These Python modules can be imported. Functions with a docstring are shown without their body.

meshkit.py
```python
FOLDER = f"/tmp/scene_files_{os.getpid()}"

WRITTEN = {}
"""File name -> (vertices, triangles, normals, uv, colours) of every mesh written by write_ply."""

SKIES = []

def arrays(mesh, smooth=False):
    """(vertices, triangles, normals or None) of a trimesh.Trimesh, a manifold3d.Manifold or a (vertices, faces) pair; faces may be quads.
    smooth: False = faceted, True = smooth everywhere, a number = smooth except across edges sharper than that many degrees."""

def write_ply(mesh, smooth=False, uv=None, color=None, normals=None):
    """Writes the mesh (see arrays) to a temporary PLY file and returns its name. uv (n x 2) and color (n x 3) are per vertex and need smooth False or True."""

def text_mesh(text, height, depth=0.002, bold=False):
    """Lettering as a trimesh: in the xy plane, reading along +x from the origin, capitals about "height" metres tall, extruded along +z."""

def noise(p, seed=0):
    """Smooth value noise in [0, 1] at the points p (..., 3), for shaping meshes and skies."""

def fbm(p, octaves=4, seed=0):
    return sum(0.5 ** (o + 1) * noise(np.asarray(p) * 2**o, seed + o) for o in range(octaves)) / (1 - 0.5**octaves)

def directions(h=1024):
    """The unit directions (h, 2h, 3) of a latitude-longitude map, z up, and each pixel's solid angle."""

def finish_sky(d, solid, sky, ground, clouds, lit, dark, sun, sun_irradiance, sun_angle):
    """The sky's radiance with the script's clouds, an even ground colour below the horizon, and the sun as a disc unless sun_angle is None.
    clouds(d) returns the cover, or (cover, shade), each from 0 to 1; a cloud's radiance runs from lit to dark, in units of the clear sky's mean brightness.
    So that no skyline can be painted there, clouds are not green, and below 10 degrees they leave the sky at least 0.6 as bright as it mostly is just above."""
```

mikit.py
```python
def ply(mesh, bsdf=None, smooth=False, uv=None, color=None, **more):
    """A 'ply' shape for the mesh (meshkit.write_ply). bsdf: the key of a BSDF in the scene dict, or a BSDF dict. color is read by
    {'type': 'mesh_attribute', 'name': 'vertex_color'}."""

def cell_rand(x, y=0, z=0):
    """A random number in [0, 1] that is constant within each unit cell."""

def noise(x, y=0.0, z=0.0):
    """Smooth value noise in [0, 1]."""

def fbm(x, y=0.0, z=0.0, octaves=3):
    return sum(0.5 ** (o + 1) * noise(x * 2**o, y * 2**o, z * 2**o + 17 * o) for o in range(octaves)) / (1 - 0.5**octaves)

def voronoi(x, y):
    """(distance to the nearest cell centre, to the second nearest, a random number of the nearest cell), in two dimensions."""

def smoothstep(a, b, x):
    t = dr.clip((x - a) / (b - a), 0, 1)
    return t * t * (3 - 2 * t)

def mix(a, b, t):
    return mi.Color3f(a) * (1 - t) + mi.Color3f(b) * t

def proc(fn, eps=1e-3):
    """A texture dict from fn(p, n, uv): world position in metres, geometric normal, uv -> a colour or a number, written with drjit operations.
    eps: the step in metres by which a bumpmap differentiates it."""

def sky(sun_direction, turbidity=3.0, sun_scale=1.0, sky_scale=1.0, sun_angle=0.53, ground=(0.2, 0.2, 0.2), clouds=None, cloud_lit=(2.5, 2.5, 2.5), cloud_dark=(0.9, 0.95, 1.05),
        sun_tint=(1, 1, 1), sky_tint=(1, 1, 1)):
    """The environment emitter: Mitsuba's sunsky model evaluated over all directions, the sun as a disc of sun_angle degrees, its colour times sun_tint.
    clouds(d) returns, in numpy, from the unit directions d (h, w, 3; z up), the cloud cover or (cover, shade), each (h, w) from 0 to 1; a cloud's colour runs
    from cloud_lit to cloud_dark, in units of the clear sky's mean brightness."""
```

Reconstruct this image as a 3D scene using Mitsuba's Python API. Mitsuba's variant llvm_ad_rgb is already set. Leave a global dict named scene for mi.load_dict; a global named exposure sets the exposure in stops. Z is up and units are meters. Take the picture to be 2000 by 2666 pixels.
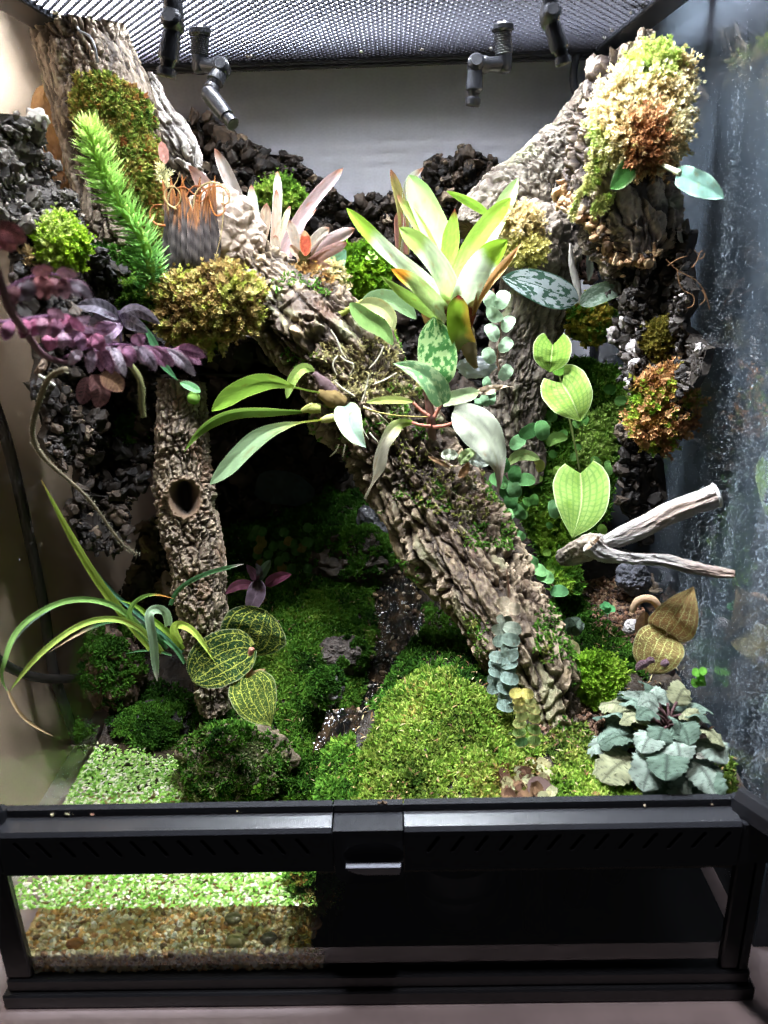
import math, numpy as np, trimesh, shapely, mitsuba as mi, mikit, meshkit
from shapely.geometry import Polygon
from scipy.interpolate import CubicSpline, PchipInterpolator
from scipy.spatial import cKDTree
T = mi.ScalarTransform4f
scene, labels = {}, {}
# ---------------------------------------------------------------- camera
F, PITCH, YAW, ROLL, CX, CD, CZ = 2046.3, .3522, -.0196, -.03, .0221, .3609, .435   # F in photo pixels (2000 x 2666)
FW = np.array([math.sin(YAW)*math.cos(PITCH), math.cos(YAW)*math.cos(PITCH), -math.sin(PITCH)])
_r = np.array([math.cos(YAW), -math.sin(YAW), 0]); _u = np.cross(_r, FW)
RT = _r*math.cos(ROLL)+_u*math.sin(ROLL); UP = -_r*math.sin(ROLL)+_u*math.cos(ROLL)
EYE = np.array([CX, -CD, CZ])
scene['camera'] = {'type': 'thinlens', 'fov': math.degrees(2*math.atan(1000/F)), 'fov_axis': 'x', 'near_clip': .01, 'far_clip': 60.0,
    'aperture_radius': .0015, 'focus_distance': .62,
    'to_world': T().look_at(origin=EYE.tolist(), target=(EYE+FW).tolist(), up=UP.tolist())}
exposure = 0.22
# ---------------------------------------------------------------- light: dim room, and the two lamp bars over the mesh lid
LAMP = 710.0
scene['room_light'] = {'type': 'constant', 'radiance': {'type': 'rgb', 'value': [.013, .013, .014]}}
# ---------------------------------------------------------------- helpers
def ray(p): p = np.asarray(p, float); return FW+RT*((p[..., :1]-1000)/F)-UP*((p[..., 1:]-1333)/F)
def W(px, py, y): d = ray([px, py]); return EYE+d*((y-EYE[1])/d[1])
def WX(px, py, x): d = ray([px, py]); return EYE+d*((x-EYE[0])/d[0])
def WZ(px, py, z): d = ray([px, py]); return EYE+d*((z-EYE[2])/d[2])
def Wn(p, y): d = ray(p); return EYE+d*((np.asarray(y, float).reshape(-1, 1)-EYE[1])/d[:, 1:2])
def WXn(p, x): d = ray(p); return EYE+d*((np.asarray(x, float).reshape(-1, 1)-EYE[0])/d[:, :1])
def mpp(P): return ((np.asarray(P)-EYE)@FW)/F                     # metres per photo pixel at a point
def proj(P): d = np.asarray(P)-EYE; z = d@FW; return np.stack([1000+F*(d@RT)/z, 1333-F*(d@UP)/z], -1)
OFF = {'A': (0, 0, 2.37), 'B': (650, 0, 2.37), 'C': (1300, 0, 2.37), 'D': (0, 850, 2.37), 'E': (650, 850, 2.37), 'G': (1300, 850, 2.37),
       'H': (0, 1700, 2.29), 'I': (650, 1700, 2.29), 'J': (1300, 1700, 2.29)}
def Z(tag, *pts):
    """points read off an enlarged tile of the photograph, in photo pixels"""
    ox, oy, s = OFF[tag]; return [(ox+x/s, oy+y/s) for x, y in pts]
def rng(seed): return np.random.default_rng(seed)
def unit(v): v = np.asarray(v, float); return v/np.maximum(np.linalg.norm(v, axis=-1, keepdims=True), 1e-12)
def inside(poly, p): return shapely.contains_xy(Polygon(poly), p[:, 0], p[:, 1])
def numbered(key):
    if key not in scene and key not in labels and not any(k.startswith(key+'__') for k in scene): return key
    n = 1
    while True:
        k = f'{key}_{n:03d}'
        if k not in scene and k not in labels and not any(q.startswith(k+'__') for q in scene): return k
        n += 1
NAMES = {}
def newkey(key):
    n = NAMES.get(key, -1)+1; NAMES[key] = n
    return key if n == 0 else f'{key}_{n:03d}'
def thing(name, label, cat, group=None, kind=None):
    k = newkey(name); labels[k] = {'label': label, 'category': cat}
    if group: labels[k]['group'] = group
    if kind: labels[k]['kind'] = kind
    return k
def part(parent, name, mesh, bsdf, smooth=False, color=None, label=None, kind=None, **more):
    k = newkey(f'{parent}__{name}' if parent else name)
    if color is not None: color = np.broadcast_to(np.clip(color, .001, .95), (len(mesh[0] if isinstance(mesh, tuple) else mesh.vertices), 3))
    scene[k] = mikit.ply(mesh, bsdf, smooth, color=color, **more)
    if label or kind:
        labels.setdefault(k, {})
        if label: labels[k]['label'] = label
        if kind: labels[k]['kind'] = kind
    return k
def single(name, label, cat, mesh, bsdf, smooth=False, color=None, group=None, kind=None):
    k = thing(name, label, cat, group, kind)
    if color is not None: color = np.broadcast_to(np.clip(color, .001, .95), (len(mesh[0] if isinstance(mesh, tuple) else mesh.vertices), 3))
    scene[k] = mikit.ply(mesh, bsdf, smooth, color=color); return k
def cat(meshes):
    """joins (v, f) or (v, f, c)"""
    vs, fs, cs, n = [], [], [], 0
    for m in meshes:
        vs.append(m[0]); fs.append(np.asarray(m[1])+n); n += len(m[0])
        if len(m) > 2: cs.append(np.broadcast_to(m[2], (len(m[0]), 3)))
    return (np.vstack(vs), np.vstack(fs), np.vstack(cs)) if cs else (np.vstack(vs), np.vstack(fs))
def box(x0, x1, y0, y1, z0, z1, bev=0.0):
    if bev:
        import manifold3d as m3
        v = [[x, y, z] for x, y, z in [(a, b, c) for a in (x0, x1) for b in (y0, y1) for c in (z0, z1)]]
        pts = []
        for x, y, z in v:
            sx, sy, sz = (1 if x == x0 else -1), (1 if y == y0 else -1), (1 if z == z0 else -1)
            pts += [[x+sx*bev, y+sy*bev, z], [x+sx*bev, y, z+sz*bev], [x, y+sy*bev, z+sz*bev]]
        h = trimesh.convex.convex_hull(np.array(pts)); return (np.array(h.vertices), np.array(h.faces))
    b = trimesh.creation.box(bounds=[[x0, y0, z0], [x1, y1, z1]]); return (np.array(b.vertices), np.array(b.faces))
def spline(P, n):
    P = np.asarray(P, float)
    d = np.r_[0, np.cumsum(np.linalg.norm(np.diff(P, axis=0), axis=1))]; d /= d[-1]
    t = np.linspace(0, 1, n)
    if len(P) == 2: return P[0]+(P[1]-P[0])*t[:, None], t
    return CubicSpline(d, P, bc_type='natural')(t), t
def frames(C):
    t = unit(np.gradient(C, axis=0)); a = np.cross(t[0], [.3, .2, .9]); a = unit(a); A = [a]
    for i in range(1, len(C)):
        a = a-t[i]*(a@t[i]); a = unit(a); A.append(a)
    A = np.array(A); return t, A, np.cross(t, A)
def tube(P, r, sides=8, n=None, cap=True, jitter=0, seed=0):
    P = np.asarray(P, float)
    C, t = spline(P, n or max(len(P), 2)) if n else (P, np.linspace(0, 1, len(P)))
    r = np.interp(t, np.linspace(0, 1, np.size(r)), np.atleast_1d(r)) if np.size(r) > 1 else np.full(len(C), float(np.atleast_1d(r)[0]))
    _, A, B = frames(C); th = np.arange(sides)*2*np.pi/sides
    R = r[:, None]*np.ones(sides)
    if jitter: R = R*(1+jitter*(rng(seed).random(R.shape)-.5))
    V = C[:, None]+R[..., None]*(np.cos(th)[None, :, None]*A[:, None]+np.sin(th)[None, :, None]*B[:, None])
    m = len(C); i, j = np.meshgrid(np.arange(m-1), np.arange(sides), indexing='ij')
    a, b, c, d = i*sides+j, i*sides+(j+1) % sides, (i+1)*sides+(j+1) % sides, (i+1)*sides+j
    f = np.vstack([np.stack([a, b, c], -1).reshape(-1, 3), np.stack([a, c, d], -1).reshape(-1, 3)])
    v = V.reshape(-1, 3)
    if cap:
        k = len(v); v = np.vstack([v, C[:1], C[-1:]]); j = np.arange(sides)
        f = np.vstack([f, np.stack([j*0+k, (j+1) % sides, j], 1), np.stack([j*0+k+1, (m-1)*sides+j, (m-1)*sides+(j+1) % sides], 1)])
    return v, f
def ptube(pts, ys, rpx, sides=8, n=24, **k):
    P = np.array([W(x, y, d) for (x, y), d in zip(pts, np.broadcast_to(ys, len(pts)))])
    return tube(P, np.atleast_1d(rpx)*mpp(P).mean(), sides, n, **k)
def lathe(a, b, prof, sides=24):
    """solid of revolution from point a towards b; prof = [(fraction, radius)]"""
    a, b = np.asarray(a, float), np.asarray(b, float); p = np.array(prof, float)
    t = unit(b-a); A = unit(np.cross(t, [.31, .2, .93])); B = np.cross(t, A); th = np.arange(sides)*2*np.pi/sides
    V = (a+(b-a)*p[:, :1])[:, None]+p[:, 1][:, None, None]*(np.cos(th)[None, :, None]*A+np.sin(th)[None, :, None]*B)
    m = len(p); i, j = np.meshgrid(np.arange(m-1), np.arange(sides), indexing='ij')
    q = np.stack([i*sides+j, i*sides+(j+1) % sides, (i+1)*sides+(j+1) % sides, (i+1)*sides+j], -1).reshape(-1, 4)
    k = m*sides; v = np.vstack([V.reshape(-1, 3), [a+(b-a)*p[0, 0]], [a+(b-a)*p[-1, 0]]]); j = np.arange(sides)
    return v, np.vstack([q[:, [0, 1, 2]], q[:, [0, 2, 3]], np.stack([j*0+k, (j+1) % sides, j], 1), np.stack([j*0+k+1, (m-1)*sides+j, (m-1)*sides+(j+1) % sides], 1)])
def fbm(p, f=1.0, o=4, s=0): return meshkit.fbm(np.asarray(p)*f, o, s)-.5
def mixc(a, b, t): t = np.clip(np.asarray(t, float), 0, 1)[..., None]; return np.asarray(a)*(1-t)+np.asarray(b)*t
def sstep(a, b, x): t = np.clip((x-a)/(b-a), 0, 1); return t*t*(3-2*t)
def worley(p, cell, seed, jitter=1.0):
    """distance to nearest and second nearest random point, and which"""
    lo, hi = p.min(0)-2*cell, p.max(0)+2*cell
    n = int(np.prod((hi-lo)/cell)*1.0)+8; n = min(n, 60000)
    pts = lo+rng(seed).random((n, 3))*(hi-lo)
    d, i = cKDTree(pts).query(p, k=2); return d[:, 0], d[:, 1], rng(seed+1).random(n)[i[:, 0]]
# ---- bark-covered trunk
def bark_tube(P, r, nl=220, nr=140, seed=0, rough=.12, plate=.01, crack=.35, ring=0.0, light=(.36, .30, .22), dark=(.10, .07, .045), stretch=1.6, flat=None, hole=None, ragged=.0, lich=.55, fis=.62):
    C, t = spline(P, nl); r = np.interp(t, np.linspace(0, 1, len(r)), r)
    tt, A, B = frames(C); th = np.arange(nr)*2*np.pi/nr
    s = np.r_[0, np.cumsum(np.linalg.norm(np.diff(C, axis=0), axis=1))]
    L = np.stack([np.broadcast_to(s[:, None]/stretch, (nl, nr)), r[:, None]*np.cos(th)[None], r[:, None]*np.sin(th)[None]], -1).reshape(-1, 3)
    R = np.repeat(r, nr)
    low = fbm(L, 22, 3, seed); Ls = L*np.array([1/stretch, 1, 1])
    def plates(cell, sd, warp):
        w_ = cell*warp*np.stack([fbm(Ls, .45/cell, 3, sd+5), fbm(Ls, .45/cell, 3, sd+6), fbm(Ls, .45/cell, 3, sd+7)], -1)
        w_ = w_+cell*.6*np.stack([fbm(Ls, 2.2/cell, 2, sd+15), fbm(Ls, 2.2/cell, 2, sd+16), fbm(Ls, 2.2/cell, 2, sd+17)], -1)
        d1, d2, ix = worley(Ls+w_, cell, sd+1); return .55*sstep(.0, .16, (d2-d1)/cell)+.45*sstep(0, .6, (d2-d1)/cell), ix
    Lf = L*np.array([1/(stretch*2.6), 1, 1]); cf = plate*1.25
    wf = cf*1.3*np.stack([fbm(Lf, .5/cf, 3, seed+85), fbm(Lf, .5/cf, 3, seed+86), fbm(Lf, .5/cf, 3, seed+87)], -1)+cf*.5*np.stack([fbm(L, 1.6/cf, 3, seed+88), fbm(L, 1.6/cf, 3, seed+89), fbm(L, 1.6/cf, 3, seed+90)], -1)
    f1, f2, fi = worley(Lf+wf, cf, seed+91); fiss = sstep(.02, .20, (f2-f1)/cf)
    e1, i1 = plates(plate, seed, 1.8); e2, i2 = plates(plate*.42, seed+50, 1.6)
    m1 = sstep(-.06, .10, fbm(L, 20, 3, seed+30)); m2 = sstep(-.08, .1, fbm(L, 32, 3, seed+31)+.02)
    wl = L+.010*np.stack([fbm(L, 35, 3, seed+70), fbm(L, 35, 3, seed+71), fbm(L, 35, 3, seed+72)], -1)
    ridg = 1-np.abs(2*meshkit.fbm(wl*np.array([38/stretch, 190, 190]), 4, seed+2)-1)
    rid2 = 1-np.abs(2*meshkit.fbm(wl*np.array([170/stretch, 75, 75]), 4, seed+4)-1)
    fine = fbm(L, 420, 3, seed+3)
    ph = L[:, 0]*ring+22*fbm(L, 26, 3, seed+9)+5*fbm(L, 90, 3, seed+10)
    fr = (ph/np.pi) % 1; rings = (np.minimum(fr*1.25, (1-fr)*5)**.8-.5)*sstep(-.14, .08, fbm(L, 26, 2, seed+33)) if ring else 0
    h = R*rough*2*low+plate*fis*(fiss-1)*(.4+.6*m2)+plate*.56*fis*(fi-.5)*fiss+plate*crack*((e1-1)*m1+.45*(e2-1)*m2+.6*(i1-.5)*m1*e1)+plate*.42*(ridg-.6)*(1-.6*m1)+plate*.40*(rid2-.6)*m2+.0022*fine+plate*.32*rings+plate*.55*fbm(L, .5/plate, 4, seed+40)*m1
    edge, idx = (.6*e1+.4*e2)*m1+(1-m1)*np.clip(1.6*ridg-.5, 0, 1), i1
    if hole is not None:
        hp, hr = hole; X0 = (C[:, None]+R.reshape(nl, nr)[..., None]*(np.cos(th)[None, :, None]*A[:, None]+np.sin(th)[None, :, None]*B[:, None])).reshape(-1, 3)
        dd = np.linalg.norm(X0-hp, axis=1)/hr
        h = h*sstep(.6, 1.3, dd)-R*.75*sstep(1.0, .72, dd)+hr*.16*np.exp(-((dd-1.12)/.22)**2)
    Rr = (R+h).reshape(nl, nr)
    V = (C[:, None]+Rr[..., None]*(np.cos(th)[None, :, None]*A[:, None]+np.sin(th)[None, :, None]*B[:, None])).reshape(-1, 3)
    if ragged:
        e = np.minimum(t, 1-t)[:, None]*nl
        V += (tt[:, None]*(ragged*np.exp(-e/12)*np.where(t < .5, -1, 1)[:, None]*(np.round(3*meshkit.noise(np.stack([np.cos(th)*2.5, np.sin(th)*2.5, th*0+seed], -1)))/3)[None])[..., None]).reshape(-1, 3)
    big = fbm(L, 24, 4, seed+60)
    col = mixc(dark, light, -.22+.70*edge*(.6+.4*idx)+1.0*fine+.45*(rid2-.5)+1.5*big+.25*(i2-.5)+(.35*rings if ring else 0))
    col = mixc(col, np.array(light)*np.array([1.2, 1.14, 1.04]), sstep(.12, .3, fbm(L, 75, 4, seed+61))*.7)
    col = mixc(col, np.array(dark)*np.array([1.2, .8, .6]), sstep(.1, .3, fbm(L, 55, 4, seed+62))*.7)
    col = col*(1+.35*fbm(L, 60, 2, seed+11)[:, None])
    col = mixc(np.array(dark)*.45, col, 1-(.25+fis)*(1-sstep(.1, .8, fiss)))
    col = mixc(col, np.array([.27, .29, .15]), sstep(.10, .28, fbm(L, 48, 4, seed+63))*lich*fiss)
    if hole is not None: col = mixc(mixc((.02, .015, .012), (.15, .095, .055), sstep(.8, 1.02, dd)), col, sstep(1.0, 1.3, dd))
    i, j = np.meshgrid(np.arange(nl-1), np.arange(nr), indexing='ij')
    a, b, c, d = i*nr+j, i*nr+(j+1) % nr, (i+1)*nr+(j+1) % nr, (i+1)*nr+j
    f = np.vstack([np.stack([a, b, c], -1).reshape(-1, 3), np.stack([a, c, d], -1).reshape(-1, 3)])
    k = len(V); ends = []
    for e, base in ((0, 0), (1, (nl-1)*nr)):                        # shallow broken end faces
        rim = V[base:base+nr]; cen = rim.mean(0); m = rim*.55+cen*.45+(.25*r[0 if e == 0 else -1])*tt[0 if e == 0 else -1]*(1 if e == 0 else -1)+.0015*(rng(seed+e).random((nr, 3))-.5)
        n0 = k; V = np.vstack([V, m, [m.mean(0)]]); k = len(V); j = np.arange(nr); jn = (j+1) % nr
        tri = np.vstack([np.stack([base+j, n0+jn, base+jn], 1), np.stack([base+j, n0+j, n0+jn], 1), np.stack([n0+j, n0+j*0+nr, n0+jn], 1)])
        f = np.vstack([f, tri if e == 0 else tri[:, ::-1]])
        col = np.vstack([col, np.broadcast_to(np.array([.30, .19, .10]), (nr+1, 3))*(.5+.7*rng(seed+9+e).random((nr+1, 1)))])
    return V, f, col
def pbark(pts, ys, rpx, **k):
    P = np.array([W(x, y, d) for (x, y), d in zip(pts, ys)]); return bark_tube(P, np.array(rpx)*mpp(P), **k)
def blob(c, r, sub=4, seed=0, amp=.25, freq=2.0, plate=0, cols=((.06, .05, .04), (.2, .16, .12)), squash=None):
    s = trimesh.creation.icosphere(subdivisions=sub); v = np.array(s.vertices)
    n = fbm(v, freq, 5, seed); n2 = 1-np.abs(2*meshkit.fbm(v*freq*2.3, 4, seed+3)-1)
    h = 1+amp*2*n+amp*.4*(n2-.5)
    if plate:
        d1, d2, idx = worley(v+.1*fbm(v, 6, 3, seed)[:, None], plate, seed); h += .12*plate*(np.clip((d2-d1)/plate*3, 0, 1)-.5)*2
    V = np.asarray(c)+v*h[:, None]*np.broadcast_to(r, 3)
    return V, np.array(s.faces), mixc(cols[0], cols[1], .5+1.3*fbm(v, freq*3, 4, seed+7)+.5*(n2-.6))
# ---- angular chunks (cork mosaic, soil crumbs, gravel)
def chunk_variants(nv, seed, sub=1, cuts=7):
    g, out = rng(seed), []
    s = trimesh.creation.icosphere(subdivisions=sub)
    for _ in range(nv):
        v = np.array(s.vertices)
        for _ in range(cuts):
            n = unit(g.normal(size=3)); d = g.uniform(.35, .8); e = np.maximum(0, v@n-d); v = v-e[:, None]*n
        out.append(v*(1+.12*(g.random((len(v), 1))-.5)))
    return out, np.array(s.faces)
CH, CHF = chunk_variants(10, 5)
def lump_variants(nv, seed):
    t_ = trimesh.creation.icosphere(subdivisions=2); out = []; v0 = np.array(t_.vertices)
    for i in range(nv):
        v = v0*(1+1.1*(meshkit.fbm(v0*1.7+i*9.1, 3, seed)-.5)+.9*(meshkit.fbm(v0*4.2+i*5.3, 2, seed+1)-.5))[:, None]; n = unit(rng(seed+i).normal(size=3)); e = np.maximum(0, v@n-.45); out.append(v-e[:, None]*n)
    return out, np.array(t_.faces)
LU, LUF = lump_variants(12, 77)
PB, PBF = chunk_variants(6, 8, 1, 2)
def chunks(P, size, seed, palette, weights=None, aniso=(.6, 1.2), var=CH, fac=CHF, vtx=.25):
    g = rng(seed); n = len(P); size = np.broadcast_to(size, n)
    q = unit(g.normal(size=(n, 4))); w, x, y, z = q.T
    R = np.stack([np.stack([1-2*(y*y+z*z), 2*(x*y-z*w), 2*(x*z+y*w)], -1), np.stack([2*(x*y+z*w), 1-2*(x*x+z*z), 2*(y*z-x*w)], -1), np.stack([2*(x*z-y*w), 2*(y*z+x*w), 1-2*(x*x+y*y)], -1)], 1)
    vv = np.array(var)[g.integers(len(var), size=n)]*g.uniform(*aniso, size=(n, 1, 3))*size[:, None, None]
    V = np.einsum('nij,nkj->nki', R, vv)+P[:, None]
    pal = np.array(palette)[g.choice(len(palette), n, p=weights)]*g.uniform(.6, 1.3, (n, 1))
    col = pal[:, None]*(1+vtx*2*(g.random((n, vv.shape[1], 1))-.5))
    k = vv.shape[1]
    return V.reshape(-1, 3), (fac[None]+(np.arange(n)*k)[:, None, None]).reshape(-1, 3), col.reshape(-1, 3)
def grid_in(poly, step, seed, jit=.8):
    p = np.array(poly); x0, y0 = p.min(0); x1, y1 = p.max(0)
    X, Y = np.meshgrid(np.arange(x0, x1, step), np.arange(y0, y1, step)); q = np.stack([X.ravel(), Y.ravel()], 1)
    q = q+(rng(seed).random(q.shape)-.5)*step*jit*2; return q[inside(poly, q)]
BARKPAL = [(.012, .009, .007), (.022, .015, .010), (.042, .028, .018), (.085, .058, .038), (.2, .15, .1)]
def bark_panel(parent, poly, place, step=18, seed=0, pal=BARKPAL, wts=(.34, .3, .2, .11, .05), push=(0, .010, 0), rel=.010, size=.75):
    """broken cork mosaic: a rough backing board with crumbs of bark standing proud of it. place(points) -> world"""
    q = grid_in(poly, step, seed); P = place(q)
    sz = step*mpp(P)*size*(.45+1.5*rng(seed+1).random(len(P))**3)
    nrm = -unit(np.asarray(push, float))
    P = P+nrm*(rel*4.5*fbm(P, 34, 4, seed)+.3*rel*rng(seed+2).random(len(P)))[:, None]
    m_ = chunks(P, sz*1.08, seed+3, pal, wts, (.4, 1.5), LU, LUF, .3); m_ = (m_[0], m_[1], m_[2]*(1+.9*fbm(m_[0], 260, 2, seed+8)[:, None]))
    part(parent, 'bark_crumbs', m_[:2], 'bark', True, m_[2], kind='stuff')
    from scipy.spatial import Delaunay
    dl = Delaunay(q); tri = dl.simplices; ctr = q[tri].mean(1); el = np.max(np.linalg.norm(q[tri]-q[tri[:, [1, 2, 0]]], axis=-1), 1)
    tri = tri[inside(poly, ctr) & (el < step*4)]
    a = P+np.asarray(push)*.25+.004*rng(seed+7).normal(size=P.shape)*.4; b = a+np.asarray(push)
    nn = np.cross(a[tri[:, 1]]-a[tri[:, 0]], a[tri[:, 2]]-a[tri[:, 0]]); m = len(a)
    tm = trimesh.Trimesh(a, tri, process=False); be = tm.edges[trimesh.grouping.group_rows(tm.edges_sorted, require_count=1)]
    fs = np.vstack([tri, tri[:, ::-1]+m, np.stack([be[:, 0], be[:, 1]+m, be[:, 1]], 1), np.stack([be[:, 0], be[:, 0]+m, be[:, 1]+m], 1)])
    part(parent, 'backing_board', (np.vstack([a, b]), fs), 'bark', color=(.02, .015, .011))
def _vf(m): return (m[0], m[1]), 'bark', False, m[2]
# ---- leaves
PROF = {'lance': ([0, .15, .35, .6, .85, 1], [.25, .62, .95, 1, .55, .02]), 'strap': ([0, .1, .5, .8, .93, 1], [.8, .92, 1, .88, .5, .05]), 'blade': ([0, .2, .6, 1], [.7, 1, .85, .04]),
        'oval': ([0, .06, .2, .45, .7, .9, 1], [.08, .42, .82, 1, .88, .48, .04]), 'round': ([0, .04, .15, .4, .65, .87, .96, 1], [.12, .45, .8, 1, .95, .65, .36, .04]), 'heart': ([0, .08, .25, .5, .75, .92, 1], [.5, .8, 1, .9, .58, .2, .015]),
        'spoon': ([0, .2, .35, .6, .8, .93, 1], [.1, .12, .5, 1, .95, .55, .04]), 'tip': ([0, .1, .3, .5, .75, 1], [.3, .75, 1, .7, .18, .015]), 'brom': ([0, .1, .5, .8, .94, 1], [1, .92, .95, .85, .45, .04])}
LEAFSEED = [100]
def leaf(pts, ys, w, prof='lance', roll=0.0, fold=.25, cup=.0, wave=0.0, nu=13, nv=44, col=None, lobe=0.0, ser=0.0, nser=16, world=None, twist=0.0):
    """leaf blade along a spine. w = half width in photo pixels (or metres if world); roll turns it about its spine away from facing the viewer"""
    LEAFSEED[0] += 1; g = rng(LEAFSEED[0])
    P = np.asarray(world, float) if world is not None else np.array([W(x, y, d) for (x, y), d in zip(pts, np.broadcast_to(ys, len(pts)))])
    C, t = spline(P, nv); Tn = unit(np.gradient(C, axis=0))
    V = unit(C-EYE) if world is None else np.broadcast_to(np.array([0, 0, -1.0]), C.shape)+1e-3
    S0 = unit(np.cross(Tn, V)); N0 = np.cross(S0, Tn)
    N0 = np.where((np.sum(N0*V, 1) > 0)[:, None], -N0, N0); S0 = np.cross(Tn, N0)
    a = np.radians(np.interp(t, np.linspace(0, 1, np.size(roll)), np.atleast_1d(roll)) if np.size(roll) > 1 else np.full(nv, float(roll)))+np.radians(twist)*t
    S = S0*np.cos(a)[:, None]+N0*np.sin(a)[:, None]; N = -S0*np.sin(a)[:, None]+N0*np.cos(a)[:, None]
    pt, pv = PROF[prof]; wid = PchipInterpolator(pt, pv)(t)*(w*(mpp(C) if world is None else 1))
    u = np.linspace(-1, 1, nu); U, TT = np.meshgrid(u, t); wm = wid[:, None]
    edge = 1+(ser*((TT*nser) % 1)*np.abs(U)**3 if ser else 0)
    wv = wave*wm.max()*np.sin(TT*17+g.uniform(0, 6)+2*np.sign(U))*np.abs(U)**2+.05*wm.max()*(2*meshkit.noise(np.stack([U*1.5+g.uniform(0, 50), TT*5, U*0], -1))-1)
    X = C[:, None]+S[:, None]*(U*wm*edge)[..., None]+N[:, None]*(fold*(np.abs(U)-.4)*wm+cup*U**2*wm+wv)[..., None]
    if lobe: X = X-Tn[:1, None]*(lobe*wid.max()*np.abs(U)**1.1*np.clip(1-TT*2.2, 0, 1)**1.2)[..., None]
    i, j = np.meshgrid(np.arange(nv-1), np.arange(nu-1), indexing='ij'); k = i*nu+j
    f = np.vstack([np.stack([k, k+1, k+nu+1], -1).reshape(-1, 3), np.stack([k, k+nu+1, k+nu], -1).reshape(-1, 3)])
    c = col(U.ravel(), TT.ravel(), g) if callable(col) else np.broadcast_to(np.array(col), (nu*nv, 3))
    return X.reshape(-1, 3), f, c
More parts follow.
